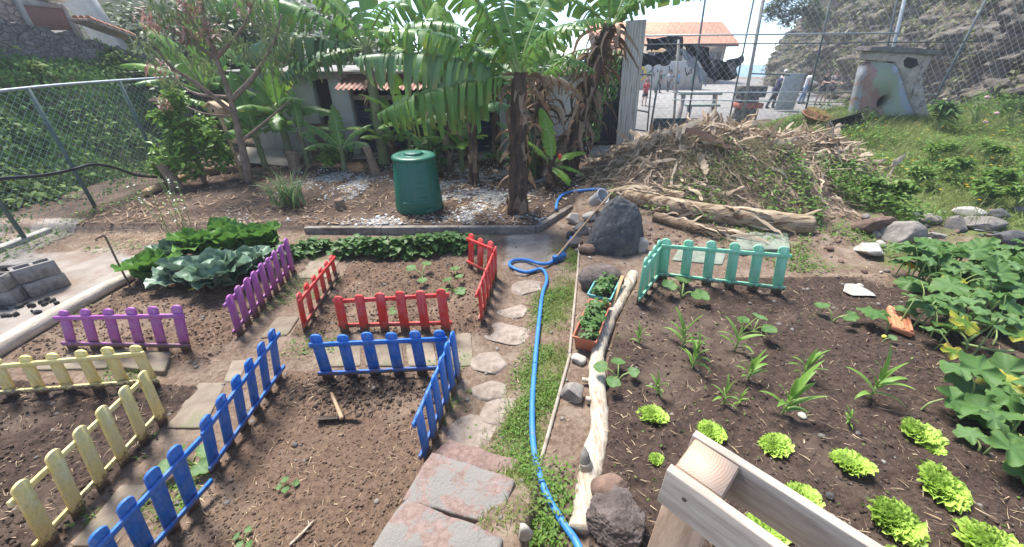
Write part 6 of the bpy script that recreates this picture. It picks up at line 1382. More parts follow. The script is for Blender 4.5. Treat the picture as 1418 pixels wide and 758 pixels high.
for (u0, v0, u1, v1, r, m) in [(880, 50, 1244, 46, .020, M_GALV), (880, 62, 1345, 58, .014, M_TEAL), (930, 128, 1182, 128, .016, M_GALV), (930, 138, 1180, 142, .014, M_GALV), (1258, 130, 1296, 131, .014, M_GALV), (1040, 102, 1092, 104, .018, M_TEAL)]:
    b = MB(); b.add(*tube([at(u0, v0, 12.1) - A3(0, 12.1 + .05, 0), at(u1, v1, 12.1) - A3(0, 12.1 + .05, 0)], r, 7)); b.build('rail', m, root, smooth=True)
root = thing('wire_gate', 'small black framed wire mesh gate standing open to the court', 'gate', (0, 12.3, 0)); f = lambda u, v: at(u, v, 12.3) - A3(0, 12.3, 0)
b = MB()
for a, c in [((868, 178), (896, 182)), ((896, 182), (903, 104)), ((871, 102), (903, 104)), ((868, 178), (871, 102)), ((869, 150), (899, 156))]: b.add(*tube([f(*a), f(*c)], .022, 7))
b.build('frame', M_TEAL, root); b = MB(); chainlink(b, f(868, 180) + A3(.02, .02, .02), (1, 0, 0), .62, 1.6, .06, .0022); b.build('mesh', M_WIRE, root)
for a, c in [((900, 183), (914, 96)), ((866, 190), (872, 60))]: b = MB(); b.add(*tube([f(*a), f(*c)], .03, 8)); b.build('gate_post', M_TEAL, root, smooth=True)
p0, p1 = at(902, 184, 12.5), at(940, 164, 12.5); b = MB(); b.add(*bbox(((p0[0] + p1[0]) / 2 + .4, 12.5, (p0[2] + p1[2]) / 2 - .05), (p1[0] - p0[0] + .8, .05, p1[2] - p0[2] + .1), .006)); tag(b.build('dark_panel', mat('dark_green_sheet', (.022, .04, .038), (.035, .055, .05), 5, .7, .1)), 'low dark green sheet panel at the foot of the court fence', 'panel')
M_NET = mat('shade_net', (.012, .017, .026), (.028, .034, .045), 5, .9, .3, bscale=30)
def cloth(label, top, bot, Y, m, amp=.12, n=40, k=14):
    t = smooth_path([at(u, v, Y) for u, v in top], n); o = smooth_path([at(u, v, Y) for u, v in bot], n); f = np.linspace(0, 1, k)[None, :, None]; V = t[:, None] * (1 - f) + o[:, None] * f
    s = np.linspace(0, 1, n)[:, None]; ff = f[..., 0]; V[:, :, 1] += amp * np.sin(s * 19 + ff * 2) + amp * .6 * np.sin(s * 43 - ff * 5); V[:, :, 2] += .04 * np.sin(s * 31) * ff
    b = MB(); b.add(V.reshape(-1, 3), gridF(n, k)); return tag(b.build('shade_net', m, smooth=True), label, 'shade net')
cloth('torn black shade net sagging over the gate', [(870, 66), (878, 62), (893, 74), (910, 76), (940, 58)], [(872, 84), (884, 88), (900, 92), (920, 90), (938, 80)], 13.0, M_NET)
cloth('upper flap of black shade net under the orange roof', [(896, 52), (906, 54), (928, 50), (945, 51)], [(898, 72), (908, 68), (932, 72), (951, 78)], 13.2, M_NET)
cloth('large black shade net hanging in a bundle behind the fence posts', [(945, 60), (975, 66), (990, 82), (1012, 84), (1036, 66)], [(958, 78), (976, 96), (984, 112), (1008, 110), (1030, 84)], 13.1, M_NET, .2)
cloth('pale grey cloth strip hanging below the black net', [(941, 68), (950, 70), (966, 88), (980, 104)], [(943, 74), (954, 90), (966, 108), (979, 119)], 12.8, mat('grey_cloth', (.24, .27, .30), (.33, .36, .39), 5, .9, .2), .05)
M_BENCH = mat('bench_green', (.13, .17, .15), (.2, .24, .21), 6, .7, .2)
for i, (u0, u1, v, Yb, lb) in enumerate([(940, 998, 130, 17.5, 'farther long green bench on the court'), (950, 995, 146, 16.0, 'nearer green bench on the court behind the fence')]):
    p0, p1 = at(u0, v, Yb), at(u1, v, Yb); L = p1[0] - p0[0]; root = thing('bench', lb, 'bench', ((p0[0] + p1[0]) / 2, Yb, -.1)); b = MB(); h = p0[2] + .1; b.add(*bbox((0, 0, h), (L, .34, .07), .006)); b.build('seat', M_BENCH, root)
    for s in (-1, 1): b = MB(); b.add(*bbox((s * L * .38, 0, h / 2 - .02), (.08, .3, h - .04), .006)); b.build('leg', M_CONC, root)
q = at(1033, 146, 16.5); q[2] = -.1; root = thing('block_stack', 'dark stack of blocks with a red band beside the leaning post', 'stack', q); zz = 0
for i in range(7):
    b = MB(); b.add(*bbox((rng.uniform(-.06, .06), 0, zz + .1), (rng.uniform(.7, 1.0), .5, .19), .01, (0, 0, rng.uniform(-.15, .15)))); b.build('block', mat('red_block', (.3, .1, .07), (.4, .15, .1), 6, .8, .2) if i == 3 else mat('dark_block', (.07, .065, .06), (.13, .12, .11), 6, .9, .3), root); zz += .2
q = at(1086, 150, 20.5); q[2] = -.1; b = MB(); b.add(*bbox((0, 0, .85), (1.0, .05, 1.6), .01, (0, 0, .1))); tag(b.build('grey_panel', mat('pale_green_panel', (.30, .35, .33), (.38, .43, .41), 4, .7, .1), loc=q), 'pale grey green panel standing behind the walking man', 'panel')

# school building
Yb = 40.; root = thing('school_building', 'one storey school building with an orange tiled hip roof beyond the court', 'building', (0, Yb, 0))
a0, a1 = at(852, 64, Yb)[0], at(1014, 64, Yb)[0]; ez = at(900, 62, Yb)[2]; rz_ = at(900, 30, Yb + 4)[2]
M_SCHW = mat('school_wall', (.56, .54, .50), (.66, .64, .60), 1.2, .9, .1, c3=(.58, .40, .20), c3s=.25, c3t=(.5, .62)); M_ORW = mat('orange_wall', (.58, .34, .17), (.66, .42, .24), 2, .9, .1)
b = MB(); b.add(*box(((a0 + a1) / 2, 4, ez / 2 - .05), (a1 - a0 - 1, 8, ez + .1))); b.build('wall', M_SCHW, root)
def roof_mat():
    m, t, N, Lk = nt('orange_roof_tiles'); out = N('ShaderNodeOutputMaterial'); p = N('ShaderNodeBsdfPrincipled'); tc = N('ShaderNodeTexCoord')
    br = N('ShaderNodeTexBrick'); br.inputs['Scale'].default_value = 1.; br.inputs['Brick Width'].default_value = .42; br.inputs['Row Height'].default_value = .40; br.inputs['Mortar Size'].default_value = .035
    br.inputs['Color1'].default_value = (.50, .215, .115, 1); br.inputs['Color2'].default_value = (.60, .30, .175, 1); br.inputs['Mortar'].default_value = (.26, .10, .06, 1); Lk(tc.outputs['Object'], br.inputs[0])
    c = node_mix(N, Lk, node_step(N, Lk, node_noise(N, Lk, tc.outputs['Object'], .8, 6), .4, .7), br.outputs['Color'], (.46, .24, .15)); Lk(c, p.inputs['Base Color']); p.inputs['Roughness'].default_value = .85; Lk(p.outputs[0], out.inputs[0]); return m
b = MB(); r0, r1 = at(868, 30, Yb + 4)[0] - 4, at(1000, 30, Yb + 4)[0] ; V = [(a0 - .6, -.6, ez), (a1 + .4, -.6, ez), (a1 + .4, 8.6, ez), (a0 - .6, 8.6, ez), (r0, 4, rz_), (r1, 4, rz_)]
b.add(np.array(V) , [(0, 1, 5, 4), (1, 2, 5), (2, 3, 4, 5), (3, 0, 4)]); b.add(np.array(V) - A3(0, 0, .15), [(4, 5, 1, 0), (5, 2, 1), (5, 4, 3, 2), (4, 0, 3)]); b.build('roof', roof_mat(), root)
b = MB(); b.add(*box((a0 + 1.0, -.25, ez / 2), (2.6, .3, ez - .1))); b.build('orange_wall', M_ORW, root)
for i, (u, w_) in enumerate([(905, 1.2), (935, 1.2), (965, 1.2), (990, 1.0)]):
    x = at(u, 80, Yb)[0]; b = MB(); b.add(*bbox((x, -.0, 1.9), (w_, .12, 1.0), .01)); o = b.build('window', mat('window_dark', (.04, .05, .06), (.07, .08, .09), 3, .15, 0, spec=.6), root)
    b = MB(); b.add(*box((x, -.065, 1.9), (.06, .03, 1.0))); b.build('mullion', M_WHITEW, o)
# low graffiti wall
x0, x1 = at(868, 118, 33)[0], at(972, 118, 33)[0]; root = thing('painted_wall', 'low white court wall with yellow and dark painted doodles', 'wall', ((x0 + x1) / 2, 33, -.1)); L = x1 - x0
b = MB(); b.add(*bbox((0, 0, .95), (L, .25, 1.9), .01)); b.build('wall', M_WHITEW, root)
def doodle(pts, m, r): b = MB(); b.add(*tube(smooth_path([A3(x, -.137, z) for x, z in pts], 30), r, 5)); b.build('painted_mark', m, root)
PY = mat('yellow_mark', (.75, .52, .05), (.8, .58, .08), 5, .7, 0); PK = mat('black_mark', (.03, .03, .04), (.05, .05, .06), 5, .7, 0); PG = mat('green_mark', (.08, .3, .2), (.1, .36, .25), 5, .7, 0)
doodle([(-2.6, .5), (-2.6, 1.6)], PY, .12); doodle([(-2.2, 1.0), (-1.9, 1.5), (-1.6, 1.0), (-1.9, .6)], PY, .08)
for i in range(14):
    cx = -L / 2 + .4 + i * (L - .8) / 13; a = rng.uniform(0, 6, 4); doodle([(cx + .22 * math.cos(q), 1.0 + rng.uniform(-.35, .45) + .25 * math.sin(q)) for q in a], PK if i % 3 else PG, .035)

# ------------------------------------------------------------------ mural tower
Ym = 11.0; root = thing('painted_tower', 'broken concrete structure painted with a pastel mural, round hole and flat capstone', 'structure', (0, Ym, 0)); F_ = lambda u, v: at(u, v, Ym)[[0, 2]]
def mural_mat():
    m, t, N, Lk = nt('pastel_mural'); out = N('ShaderNodeOutputMaterial'); p = N('ShaderNodeBsdfPrincipled'); tc = N('ShaderNodeTexCoord'); v = tc.outputs['Object']
    sx = N('ShaderNodeSeparateXYZ'); Lk(v, sx.inputs[0]); n1 = node_noise(N, Lk, v, 3.2, 4, .6, .6)
    def expr(a, b, k):
        q = N('ShaderNodeMath'); q.operation = 'MULTIPLY_ADD'; Lk(sx.outputs[2], q.inputs[0]); q.inputs[1].default_value = a; q.inputs[2].default_value = b
        w_ = N('ShaderNodeMath'); w_.operation = 'ADD'; Lk(sx.outputs[0], w_.inputs[0]); Lk(q.outputs[0], w_.inputs[1])
        e_ = N('ShaderNodeMath'); e_.operation = 'MULTIPLY_ADD'; Lk(n1, e_.inputs[0]); e_.inputs[1].default_value = k; Lk(w_.outputs[0], e_.inputs[2]); return e_.outputs[0]
    p_, q_ = F_(1188, 168), F_(1203, 90); sl = -(q_[0] - p_[0]) / (q_[1] - p_[1])
    c = node_mix(N, Lk, node_step(N, Lk, expr(sl, -sl * p_[1] - p_[0] - .2, .5), -.02, .03), (.29, .32, .34), (.29, .165, .14))
    p_, q_ = F_(1226, 168), F_(1212, 90); sl = -(q_[0] - p_[0]) / (q_[1] - p_[1])
    c = node_mix(N, Lk, node_step(N, Lk, expr(sl, -sl * p_[1] - p_[0] - .25, .6), -.02, .03), c, (.225, .275, .19))
    p_, q_ = F_(1258, 168), F_(1238, 90); sl = -(q_[0] - p_[0]) / (q_[1] - p_[1])
    c = node_mix(N, Lk, node_step(N, Lk, expr(sl, -sl * p_[1] - p_[0] - .2, .5), -.02, .03), c, (.26, .30, .33))
    n2 = node_noise(N, Lk, v, 2.3, 3, .5, .4); c = node_mix(N, Lk, node_step(N, Lk, n2, .60, .63), c, (.36, .43, .48)); n3 = node_noise(N, Lk, v, 9, 8, .7)
    c = node_mix(N, Lk, node_step(N, Lk, n3, .45, .7), c, (.29, .265, .235)); Lk(c, p.inputs['Base Color']); p.inputs['Roughness'].default_value = .9; Lk(p.outputs[0], out.inputs[0]); return m
hc = F_(1223, 141); hr = .165
outl = [F_(1180, 178), F_(1252, 178), F_(1272, 172), F_(1258, 140), F_(1244, 96), F_(1238, 88), F_(1206, 86), F_(1200, 92)]
def perforated(outl, hc, hr, y0, y1):
    n = 40; a = np.linspace(0, 2 * PI, n, endpoint=False); V = []; 
    for k in range(n):
        d = np.array([math.cos(a[k]), math.sin(a[k])]); best = 9
        for i in range(len(outl)):
            p, q = outl[i], outl[(i + 1) % len(outl)]; e = q - p; M = np.array([[d[0], -e[0]], [d[1], -e[1]]])
            if abs(np.linalg.det(M)) < 1e-9: continue
            t, s = np.linalg.solve(M, p - hc)
            if t > 0 and -1e-6 <= s <= 1 + 1e-6: best = min(best, t)
        for rr, yy in ((hr, y0), (best, y0), (best, y1), (hr, y1)): V.append((hc[0] + d[0] * rr, yy, hc[1] + d[1] * rr))
    F = [(k * 4 + j, ((k + 1) % n) * 4 + j, ((k + 1) % n) * 4 + (j + 1) % 4, k * 4 + (j + 1) % 4) for k in range(n) for j in range(4)]
    return np.array(V), F
b = MB(); b.add(*perforated(outl, hc, hr, 0, .28)); b.build('painted_wall', mural_mat(), root)
b = MB(); b.add(*box((hc[0], .33, hc[1]), (.7, .08, .7))); b.build('tower_hole_shade', M_DARKIN, root)  # near-black sheet gives the round hole its shade by colour
M_OLDST = mat('old_masonry', (.25, .22, .19), (.40, .36, .31), 4, .95, .7, c3=(.15, .13, .11), c3s=3)
def jagged(name, poly, y0, y1, m, seed, amp=.03):
    V, F = prism([tuple(q) for q in poly], y0, y1); V = V[:, [0, 2, 1]]; bm = bmesh.new(); vs = [bm.verts.new(q) for q in V]; [bm.faces.new([vs[i] for i in f]) for f in F]
    bmesh.ops.triangulate(bm, faces=bm.faces); bmesh.ops.subdivide_edges(bm, edges=list(bm.edges), cuts=4, use_grid_fill=True); V, F = bm_arrays(bm); V = V + amp * np.stack([fbm3(V * 4 + k * 9, seed + k, 3) for k in range(3)], -1); b = MB(); b.add(V, F); return b.build(name, m, root)
jagged('right_pier', [F_(1273, 172), F_(1290, 168), F_(1284, 140), F_(1262, 128), F_(1256, 112), F_(1262, 100), F_(1280, 84), F_(1296, 76), F_(1240, 72), F_(1208, 70), F_(1203, 84), F_(1240, 86), F_(1247, 96), F_(1260, 140)], .03, .32, M_OLDST, 4)
jagged('capstone', [F_(1202, 71), F_(1206, 64), F_(1260, 66), F_(1304, 71), F_(1300, 77), F_(1250, 74)], -.06, .42, mat('dark_cap', (.09, .085, .08), (.16, .15, .14), 6, .9, .4), 7, .015)
jagged('recess_shade', [F_(1252, 84), F_(1258, 79), F_(1270, 82), F_(1272, 90), F_(1262, 95), F_(1254, 92)], .0, .1, M_DARKIN, 9, .01)  # solid near-black piece, shade of the broken cavity put into its colour
# ------------------------------------------------------------------ cliff
bl = np.array([(16.5, 7.0), (15.0, 9.5), (14.2, 12), (16.2, 16), (19.4, 24), (22.0, 32), (24.6, 41), (33, 45), (48, 46)]); cp = smooth_path(np.c_[bl, 0 * bl[:, :1]], 360)[:, :2]; nu, nv = 360, 150
tg = np.gradient(cp, axis=0); tg /= np.linalg.norm(tg, axis=1)[:, None]; nr = np.stack([tg[:, 1], -tg[:, 0]], -1)
hh = np.interp(np.linspace(0, 1, nu), [0, .3, .55, .8, 1], [9.5, 9.5, 10, 9.5, 9.0]); zb_ = np.interp(np.linspace(0, 1, nu), [0, .35, .45, 1], [.7, .8, -.3, -.3])
f = np.linspace(0, 1, nv)[None, :]; Z = zb_[:, None] + (hh - zb_)[:, None] * f; off = .33 * (Z - zb_[:, None]) + 0 * f
V = np.stack([cp[:, :1] + nr[:, :1] * off, cp[:, 1:] + nr[:, 1:] * off, Z], -1).reshape(-1, 3)
VV = V @ rotm(.5, .35, 0).T; d = fbm3(VV * A3(.32, .32, .5), 3, 4); ledge = fbm3(VV * A3(.7, .7, 2.0) + 40, 7, 3); rid = 1 - np.abs(fbm3(VV * A3(.9, .9, 1.8) + 9, 17, 4)) * 2; dd = 1.3 * d + .9 * np.round(ledge * 4) / 4 + .55 * rid + .22 * (1 - np.abs(fbm3(VV * A3(3, 3, 5), 9, 3)) * 2)
CL = V.reshape(nu, nv, 3) - np.concatenate([nr, 0 * nr[:, :1]], 1)[:, None, :] * dd.reshape(nu, nv)[..., None]
b = MB(); b.add(CL.reshape(-1, 3), gridF(nu, nv))
M_CLIFF = mat('cliff_rock', (.070, .060, .050), (.215, .19, .16), 2.2, .95, 1., bscale=9, c3=(.19, .15, .10), c3s=.5, c3t=(.50, .66), bdist=.12, detail=10, stretch=(1, 1, 1.6))
tag(b.build('cliff', M_CLIFF), 'grey rock face rising on the right of the court', kind='structure')
g = np.random.default_rng(33); n = 34000; iu = g.integers(0, nu, n); iv = (g.random(n) ** .8 * nv).astype(int); q = CL[iu, iv] + g.normal(0, .12, (n, 3)); k = (vn3(q * .45, 14) + .25 * (q[:, 1] > 20) - .12 * (q[:, 1] < 15)) > .55; q = q[k]; n = len(q); b = MB(); T = leaf_t(.5, 2, .12, .3, .6)
scatter(b, T[0], T[1], q - A3(.25, .1, 0) * g.random((n, 1)), rand_frames(n, -1., .8, g), g.uniform(.10, .30, n), 0, g.random(n), T[2] * .3); tag(b.build('cliff_plants', leafm('cliff_bush', (.09, .115, .045), (.15, .17, .07), rndc=(.25, .25, .10), scale=2), smooth=True), 'bushes and grass growing on the cliff', kind='stuff')
q = at(1090, 30, 30); cl = [list(q + A3(x, y, z)) + [r] for x, y, z, r in [(0, 0, .3, .7), (-1.2, 0, .6, .6), (.9, 0, .9, .7), (-.6, 0, 1.3, .6), (1.8, 0, .2, .7)]]
tree('pine_tree', 'dark pine leaning out from the top of the cliff', 'tree', q + A3(3, 0, -1), [([q + A3(3, 0, -1), q + A3(1.5, 0, .1), q + A3(-.5, 0, .7)], [.12, .09, .03])], cl, 2600, .34, L_BUSH, 81, leaf_t(.35, 2, .1, .2), (-.6, .6))
# ================================================================== the debris heap
L_HEAP = leafm('dry_banana_strip', (.36, .27, .18), (.56, .455, .33), rndc=(.19, .125, .085), transl=.12, rough=.8, scale=4)
L_HEAPD = leafm('dark_trash', (.08, .055, .04), (.17, .115, .08), rndc=(.28, .2, .13), transl=.05, rough=.9, scale=4)
def ribbon_t(w, seed, n=9):
    g = np.random.default_rng(seed); a = g.normal(0, .5, n).cumsum() * .5; tw = g.normal(0, .35, n).cumsum(); x = y = z = 0.; V = []
    for i in range(n):
        ww = w / 2 * math.sin(PI * (i + .5) / n) ** .5; c, s = math.cos(tw[i]), math.sin(tw[i])
        V += [(x, y - ww * c, z - ww * s), (x, y, z + ww * .35), (x, y + ww * c, z + ww * s)]
        st = 1 / (n - 1); x += st * math.cos(a[i] * .6) * .95; z += st * math.sin(a[i]) * .55; y += st * g.normal(0, .35)
    return np.array(V), gridF(n, 3)
def heapm(x, y): return np.clip(masks(x, y)['heap'] * 1.6 - .12, 0, 1)
def front(x, y): return heapm(x, y) * sst(7.6, 7.0, y)
def slope_frames(q, tilt, g):
    e = .12; hx = (H(q[:, 0] + e, q[:, 1]) - H(q[:, 0] - e, q[:, 1])) / (2 * e); hy = (H(q[:, 0], q[:, 1] + e) - H(q[:, 0], q[:, 1] - e)) / (2 * e)
    az = g.uniform(0, 2 * PI, len(q)); dx, dy = np.cos(az), np.sin(az); dz = hx * dx + hy * dy + g.normal(0, tilt * .3, len(q))
    return frames(np.stack([dx, dy, dz], -1), np.stack([-hx, -hy, 1 + 0 * hx], -1) + g.normal(0, .25, (len(q), 3)))
def ribbons(label, m, n, fn, l0, l1, seed, ws=(.04, .08, .13, .06), lift=.05, tilt=.5, box_=(1.2, 7.2, 5.0, 9.4), name='dry_leaf_strips'):
    g = np.random.default_rng(seed); b = MB(); P = sample(n, fn, *box_, g); n = len(P); p = np.concatenate([P, (H(P[:, 0], P[:, 1]) + lift * g.random(n))[:, None]], 1)
    for k in range(8):
        T = ribbon_t(ws[k % len(ws)], seed * 10 + k); q = p[k::8]; N = len(q); scatter(b, T[0], T[1], q, slope_frames(q, tilt, g), l0 + (l1 - l0) * g.random(N) ** 1.8, 0, g.random(N))
    return tag(b.build(name, m, smooth=True), label, kind='stuff')
topm = lambda x, y: heapm(x, y) * sst(6.4, 7.2, y + .6 * fbm2(x, y, 4))
ribbons('pale dry banana leaf strips on the top of the debris heap', L_HEAP, 3300, lambda x, y: np.clip(topm(x, y) * 1.2 + .2 * heapm(x, y), 0, 1), .07, .60, 1, (.04, .07, .11, .05))
ribbons('pale dry stalk pieces tumbling down the left flank of the heap', L_HEAP, 500, lambda x, y: heapm(x, y) * sst(2.9, 2.2, x), .12, .6, 2)
ribbons('dark rotting trash on the debris heap', L_HEAPD, 4200, heapm, .06, .4, 3, (.05, .1, .03, .07))
ribbons('brown strips on the right flank of the debris heap', L_HEAP, 1900, lambda x, y: heapm(x, y) * sst(4.2, 5.0, x), .08, .6, 4)
straws('hay', 'dry grass and fine stalks all over the debris heap', L_STRAW, 18000, heapm, (1.2, 7.2, 5.0, 9.4), .05, .26, .022, 51, 1.3, .05, .6)
grassfield('grass', 'fading pulled grass on the front of the debris heap', leafm('limp_grass', (.10, .145, .045), (.17, .20, .08), rndc=(.30, .26, .14)), 15000, lambda x, y: front(x, y) * sst(.38, .55, vn2(x * 1.4, y * 1.4, 24)), (1.4, 5.8, 5.4, 7.6), .10, .34, .022, 52, (-.3, .9), 1.4)
weeds('weeds', 'fresh green weeds growing along the foot of the heap', L_WEED, 1400, lambda x, y: (heapm(x, y) > .02) * sst(7.3, 5.8, y) * sst(.42, .62, vn2(x * 2, y * 2, 25)), (1.6, 6.9, 5.2, 7.4), .03, .09, .18, 53)
weeds('weeds', 'leafy weeds beside the stone line right of the heap', L_WEED, 2400, lambda x, y: sst(4.2, 4.8, x) * sst(6.6, 6.0, x) * sst(.4, .6, vn2(x * 1.6, y * 1.6, 27)), (4.2, 6.8, 5.2, 6.8), .04, .10, .30, 54)
clods('rubble_bits', 'crumbs of earth and stone around the foot of the heap', M_ROCKB, 900, lambda x, y: (heapm(x, y) < .25) * .8, (1.2, 6.6, 4.6, 6.4), .008, .05, 55)
ribbons('large pale banana leaf strips sticking out of the crest of the debris heap', L_HEAP, 420, lambda x, y: np.clip(topm(x, y) * 1.2 + .25 * heapm(x, y), 0, 1), .22, .75, 6, (.09, .15, .12, .18), .10, .85)
ribbons('burnt black trash at the right end of the debris heap', mat('burnt_trash', (.012, .012, .014), (.045, .042, .04), 9, .9, .3), 420, lambda x, y: np.exp(-(((x - 5.9) / .8) ** 2 + ((y - 7.0) / .35) ** 2)), .06, .32, 8, (.08, .14, .05, .1))
ribbons('pale dry scraps of banana leaf scattered down the front of the debris heap', L_HEAP, 900, lambda x, y: front(x, y) * sst(.4, .6, vn2(x * 1.7, y * 1.7, 29)), .06, .38, 9, (.06, .12, .09, .16), .05)
# fallen banana trunks
M_BFALL = mat('split_banana_trunk', (.24, .165, .10), (.44, .34, .225), 4, .8, .8, stretch=(.8, 5, 5), c3=(.11, .062, .034), c3s=2.2, c3t=(.50, .60), bdist=.03)
def trunk(label, pts, rad, seed, m=M_BFALL, amp=.09, n=60):
    o0 = pts[0]; b = MB(); root = thing('fallen_banana_trunk', label, 'banana trunk', o0); V, F = gnarl([q - o0 for q in pts], rad, n, 20, seed, amp); b.add(V, F); b.build('stem', m, root, smooth=True)
    g = np.random.default_rng(seed); b = MB(); P = smooth_path([q - o0 for q in pts], 30); d = (pts[-1] - pts[0]) / np.linalg.norm(pts[-1] - pts[0])
    for i in range(20):
        k = g.integers(1, 22); T = ribbon_t(.07, seed * 7 + i); W = T[0] * A3(g.uniform(.25, .7), .7, .35); az = g.uniform(-1, 1.6); q = P[k] + A3(0, -math.cos(az), math.sin(az)) * np.interp(k / 29, np.linspace(0, 1, len(rad)), rad) * 1.02
        b.add(W @ frames(d + g.normal(0, .12, 3), A3(0, -math.cos(az), math.sin(az))) + q, T[1], 0, g.random())
    b.build('peeling_sheaths', L_HEAP, root, smooth=True)
Yt = 5.75
trunk('long split banana trunk lying across the front of the heap', [G(u, v) + A3(0, 0, .07) for u, v in [(866, 276), (930, 292), (1010, 306), (1060, 312), (1118, 318)]], [.10, .14, .14, .15, .14], 3)
trunk('banana trunk with torn pale sheaths behind the big dark boulder', [G(u, v) + A3(0, 0, .07) for u, v in [(838, 276), (880, 270), (945, 280)]], [.07, .10, .09], 5)
trunk('shorter banana trunk wedged under the long split one', [G(u, v) + A3(0, 0, .05) for u, v in [(905, 304), (960, 320), (1030, 330)]], [.07, .08, .06], 7, mat('brown_trunk', (.14, .09, .055), (.26, .18, .115), 3, .85, .6, stretch=(.8, 5, 5), c3=(.07, .045, .03), c3s=2))
# individual large dry leaves
for i, (u, v, L, w, az, el, lb) in enumerate([(985, 205, .95, .17, 2.9, .1, 'curled purplish brown banana leaf on the crest of the heap'), (968, 236, .42, .16, -1.5, -.9, 'pale folded leaf hanging down the front of the heap'), (1140, 165, 1.0, .22, 2.9, .1, 'long yellow fringed dead frond on the right crest of the heap'), (905, 205, .5, .14, .8, .2, 'pale sheath piece at the top left of the heap'), (1085, 210, .8, .1, .2, -.1, 'long pale sheath lying across the right half of the heap'), (890, 232, .55, .13, 2.2, -.2, 'broken pale sheath on the left flank of the heap')]):
    p = G(u, v) + A3(0, 0, .08); g = np.random.default_rng(70 + i); n = 18; s = np.linspace(-.5, .5, n); d = A3(math.cos(az) * math.cos(el), math.sin(az) * math.cos(el), math.sin(el)); V = []
    for k in range(n):
        ww = w / 2 * (1 - (2 * abs(s[k])) ** 3) ** .6 if abs(s[k]) < .499 else .004
        for t in np.linspace(-1, 1, 7): V.append((s[k] * L, ww * t * (.8 + .2 * math.sin(k * 2.1 + t * 5)), .5 * w * t * t + .10 * L * math.sin(s[k] * 4) + .012 * math.sin(k * 1.7 + 3 * t) - (.25 * w * (k % 2) * abs(t) if i == 2 else 0)))
    b = MB(); b.add(np.array(V) @ frames(d), gridF(n, 7), 0, g.random()); tag(b.build('dry_banana_leaf', [leafm('purple_brown_leaf', (.16, .10, .085), (.26, .17, .14), scale=5, rough=.6), L_HEAP, leafm('yellow_frond', (.42, .31, .12), (.55, .42, .2), scale=5), L_HEAP, L_HEAP, L_HEAP][i], loc=p, smooth=True), lb, 'dry leaf')
for i, (u0, v0, u1, v1, lb) in enumerate([(1095, 282, 1040, 232, 'thin grey stick leaning on the right front of the heap'), (1196, 258, 1206, 234, 'bent pale branch at the right foot of the heap'), (1030, 186, 1050, 150, 'bare twig sticking up from the crest of the heap')]):
    p = G(u0, v0); q = at(u1, v1, p[1] + .7) - p; b = MB(); b.add(*gnarl([A3(0, 0, 0), q * .5 + A3(.04, 0, .05), q], [.02, .016, .008], 20, 7, 80 + i, .2)); tag(b.build('dry_stick', M_STUMP, loc=p, smooth=True), lb, 'stick')
# greenish boards behind the mint panel
for i, (pl, lb) in enumerate([([(1020, 352), (1092, 352), (1090, 326), (1018, 322)], 'grey green slab propped behind the right half of the mint panel'), ([(930, 362), (1000, 368), (1006, 350), (940, 345)], 'dusty slab lying flat behind the left half of the mint panel')]):
    q = [G(u, v) for u, v in pl]; c = sum(q) / 4; b = MB(); b.add(*slab([p - c for p in q], -.06, .02 + (.03 if i == 0 else 0), 18, .006, 90 + i)); tag(b.build('stone_slab', mat('green_grey_slab', (.14, .16, .125), (.22, .24, .19), 6, .9, .3), loc=c, smooth=True), lb, 'slab')
# black crate
M_CRATE = mat('black_crate', (.012, .013, .016), (.03, .03, .034), 8, .5, .1)
q = G(1172, 186) + A3(0, .1, .12); b = MB(); Lc, Wc, Hc = .80, .5, .26; b.add(*box((0, 0, -Hc / 2 + .01), (Lc - .02, Wc - .02, .008)))
for s in (-1, 1):
    for z in (-.10, -.03, .04, .105): b.add(*box((0, s * Wc / 2, z), (Lc, .014, .052)))
    for z in (-.10, -.03, .04, .105): b.add(*box((s * Lc / 2, 0, z), (.014, Wc - .016, .052)))
    for x in np.linspace(-Lc / 2 + .02, Lc / 2 - .02, 13): b.add(*box((x, s * (Wc / 2 - .003), 0), (.018, .01, Hc - .01)))
    for y in np.linspace(-Wc / 2 + .03, Wc / 2 - .03, 8): b.add(*box((s * (Lc / 2 - .003), y, 0), (.01, .018, Hc - .01)))
for x in np.linspace(-Lc / 2, Lc / 2, 15): b.add(*box((x, 0, -Hc / 2), (.016, Wc - .02, .012)))
tag(b.build('plastic_crate', M_CRATE, loc=q, rot=(.9, -.22, .12)), 'black slatted plastic crate tipped on its side at the right end of the heap', 'crate')
q = G(1130, 172) + A3(0, .2, .08); b = MB(); b.add(*lathe([(.0, .0), (.26, .0), (.33, .12), (.345, .12), (.345, .14), (.31, .14), (.24, .02), (.0, .02)], 28, False)); tag(b.build('brown_tub', mat('brown_tub', (.22, .10, .06), (.3, .14, .09), 6, .6, .1), loc=q, rot=(.3, .1, 0), smooth=True), 'shallow brown tub behind the fringed dead frond', 'tub')
p = G(1185, 300); b = MB(); b.add(*rock((.12, .08, .06), 71, 9, 3)); p = G(1402, 334); b = MB()
T = ribbon_t(.12, 5, 14); b.add(T[0] * A3(.62, .6, .25), T[1]); tag(b.build('plastic_strip', mat('grey_plastic', (.42, .43, .44), (.55, .56, .57), 8, .4, .1), loc=G(1345, 324) + A3(0, 0, .07), smooth=True), 'torn strip of grey plastic lying on the stone line', 'plastic strip')
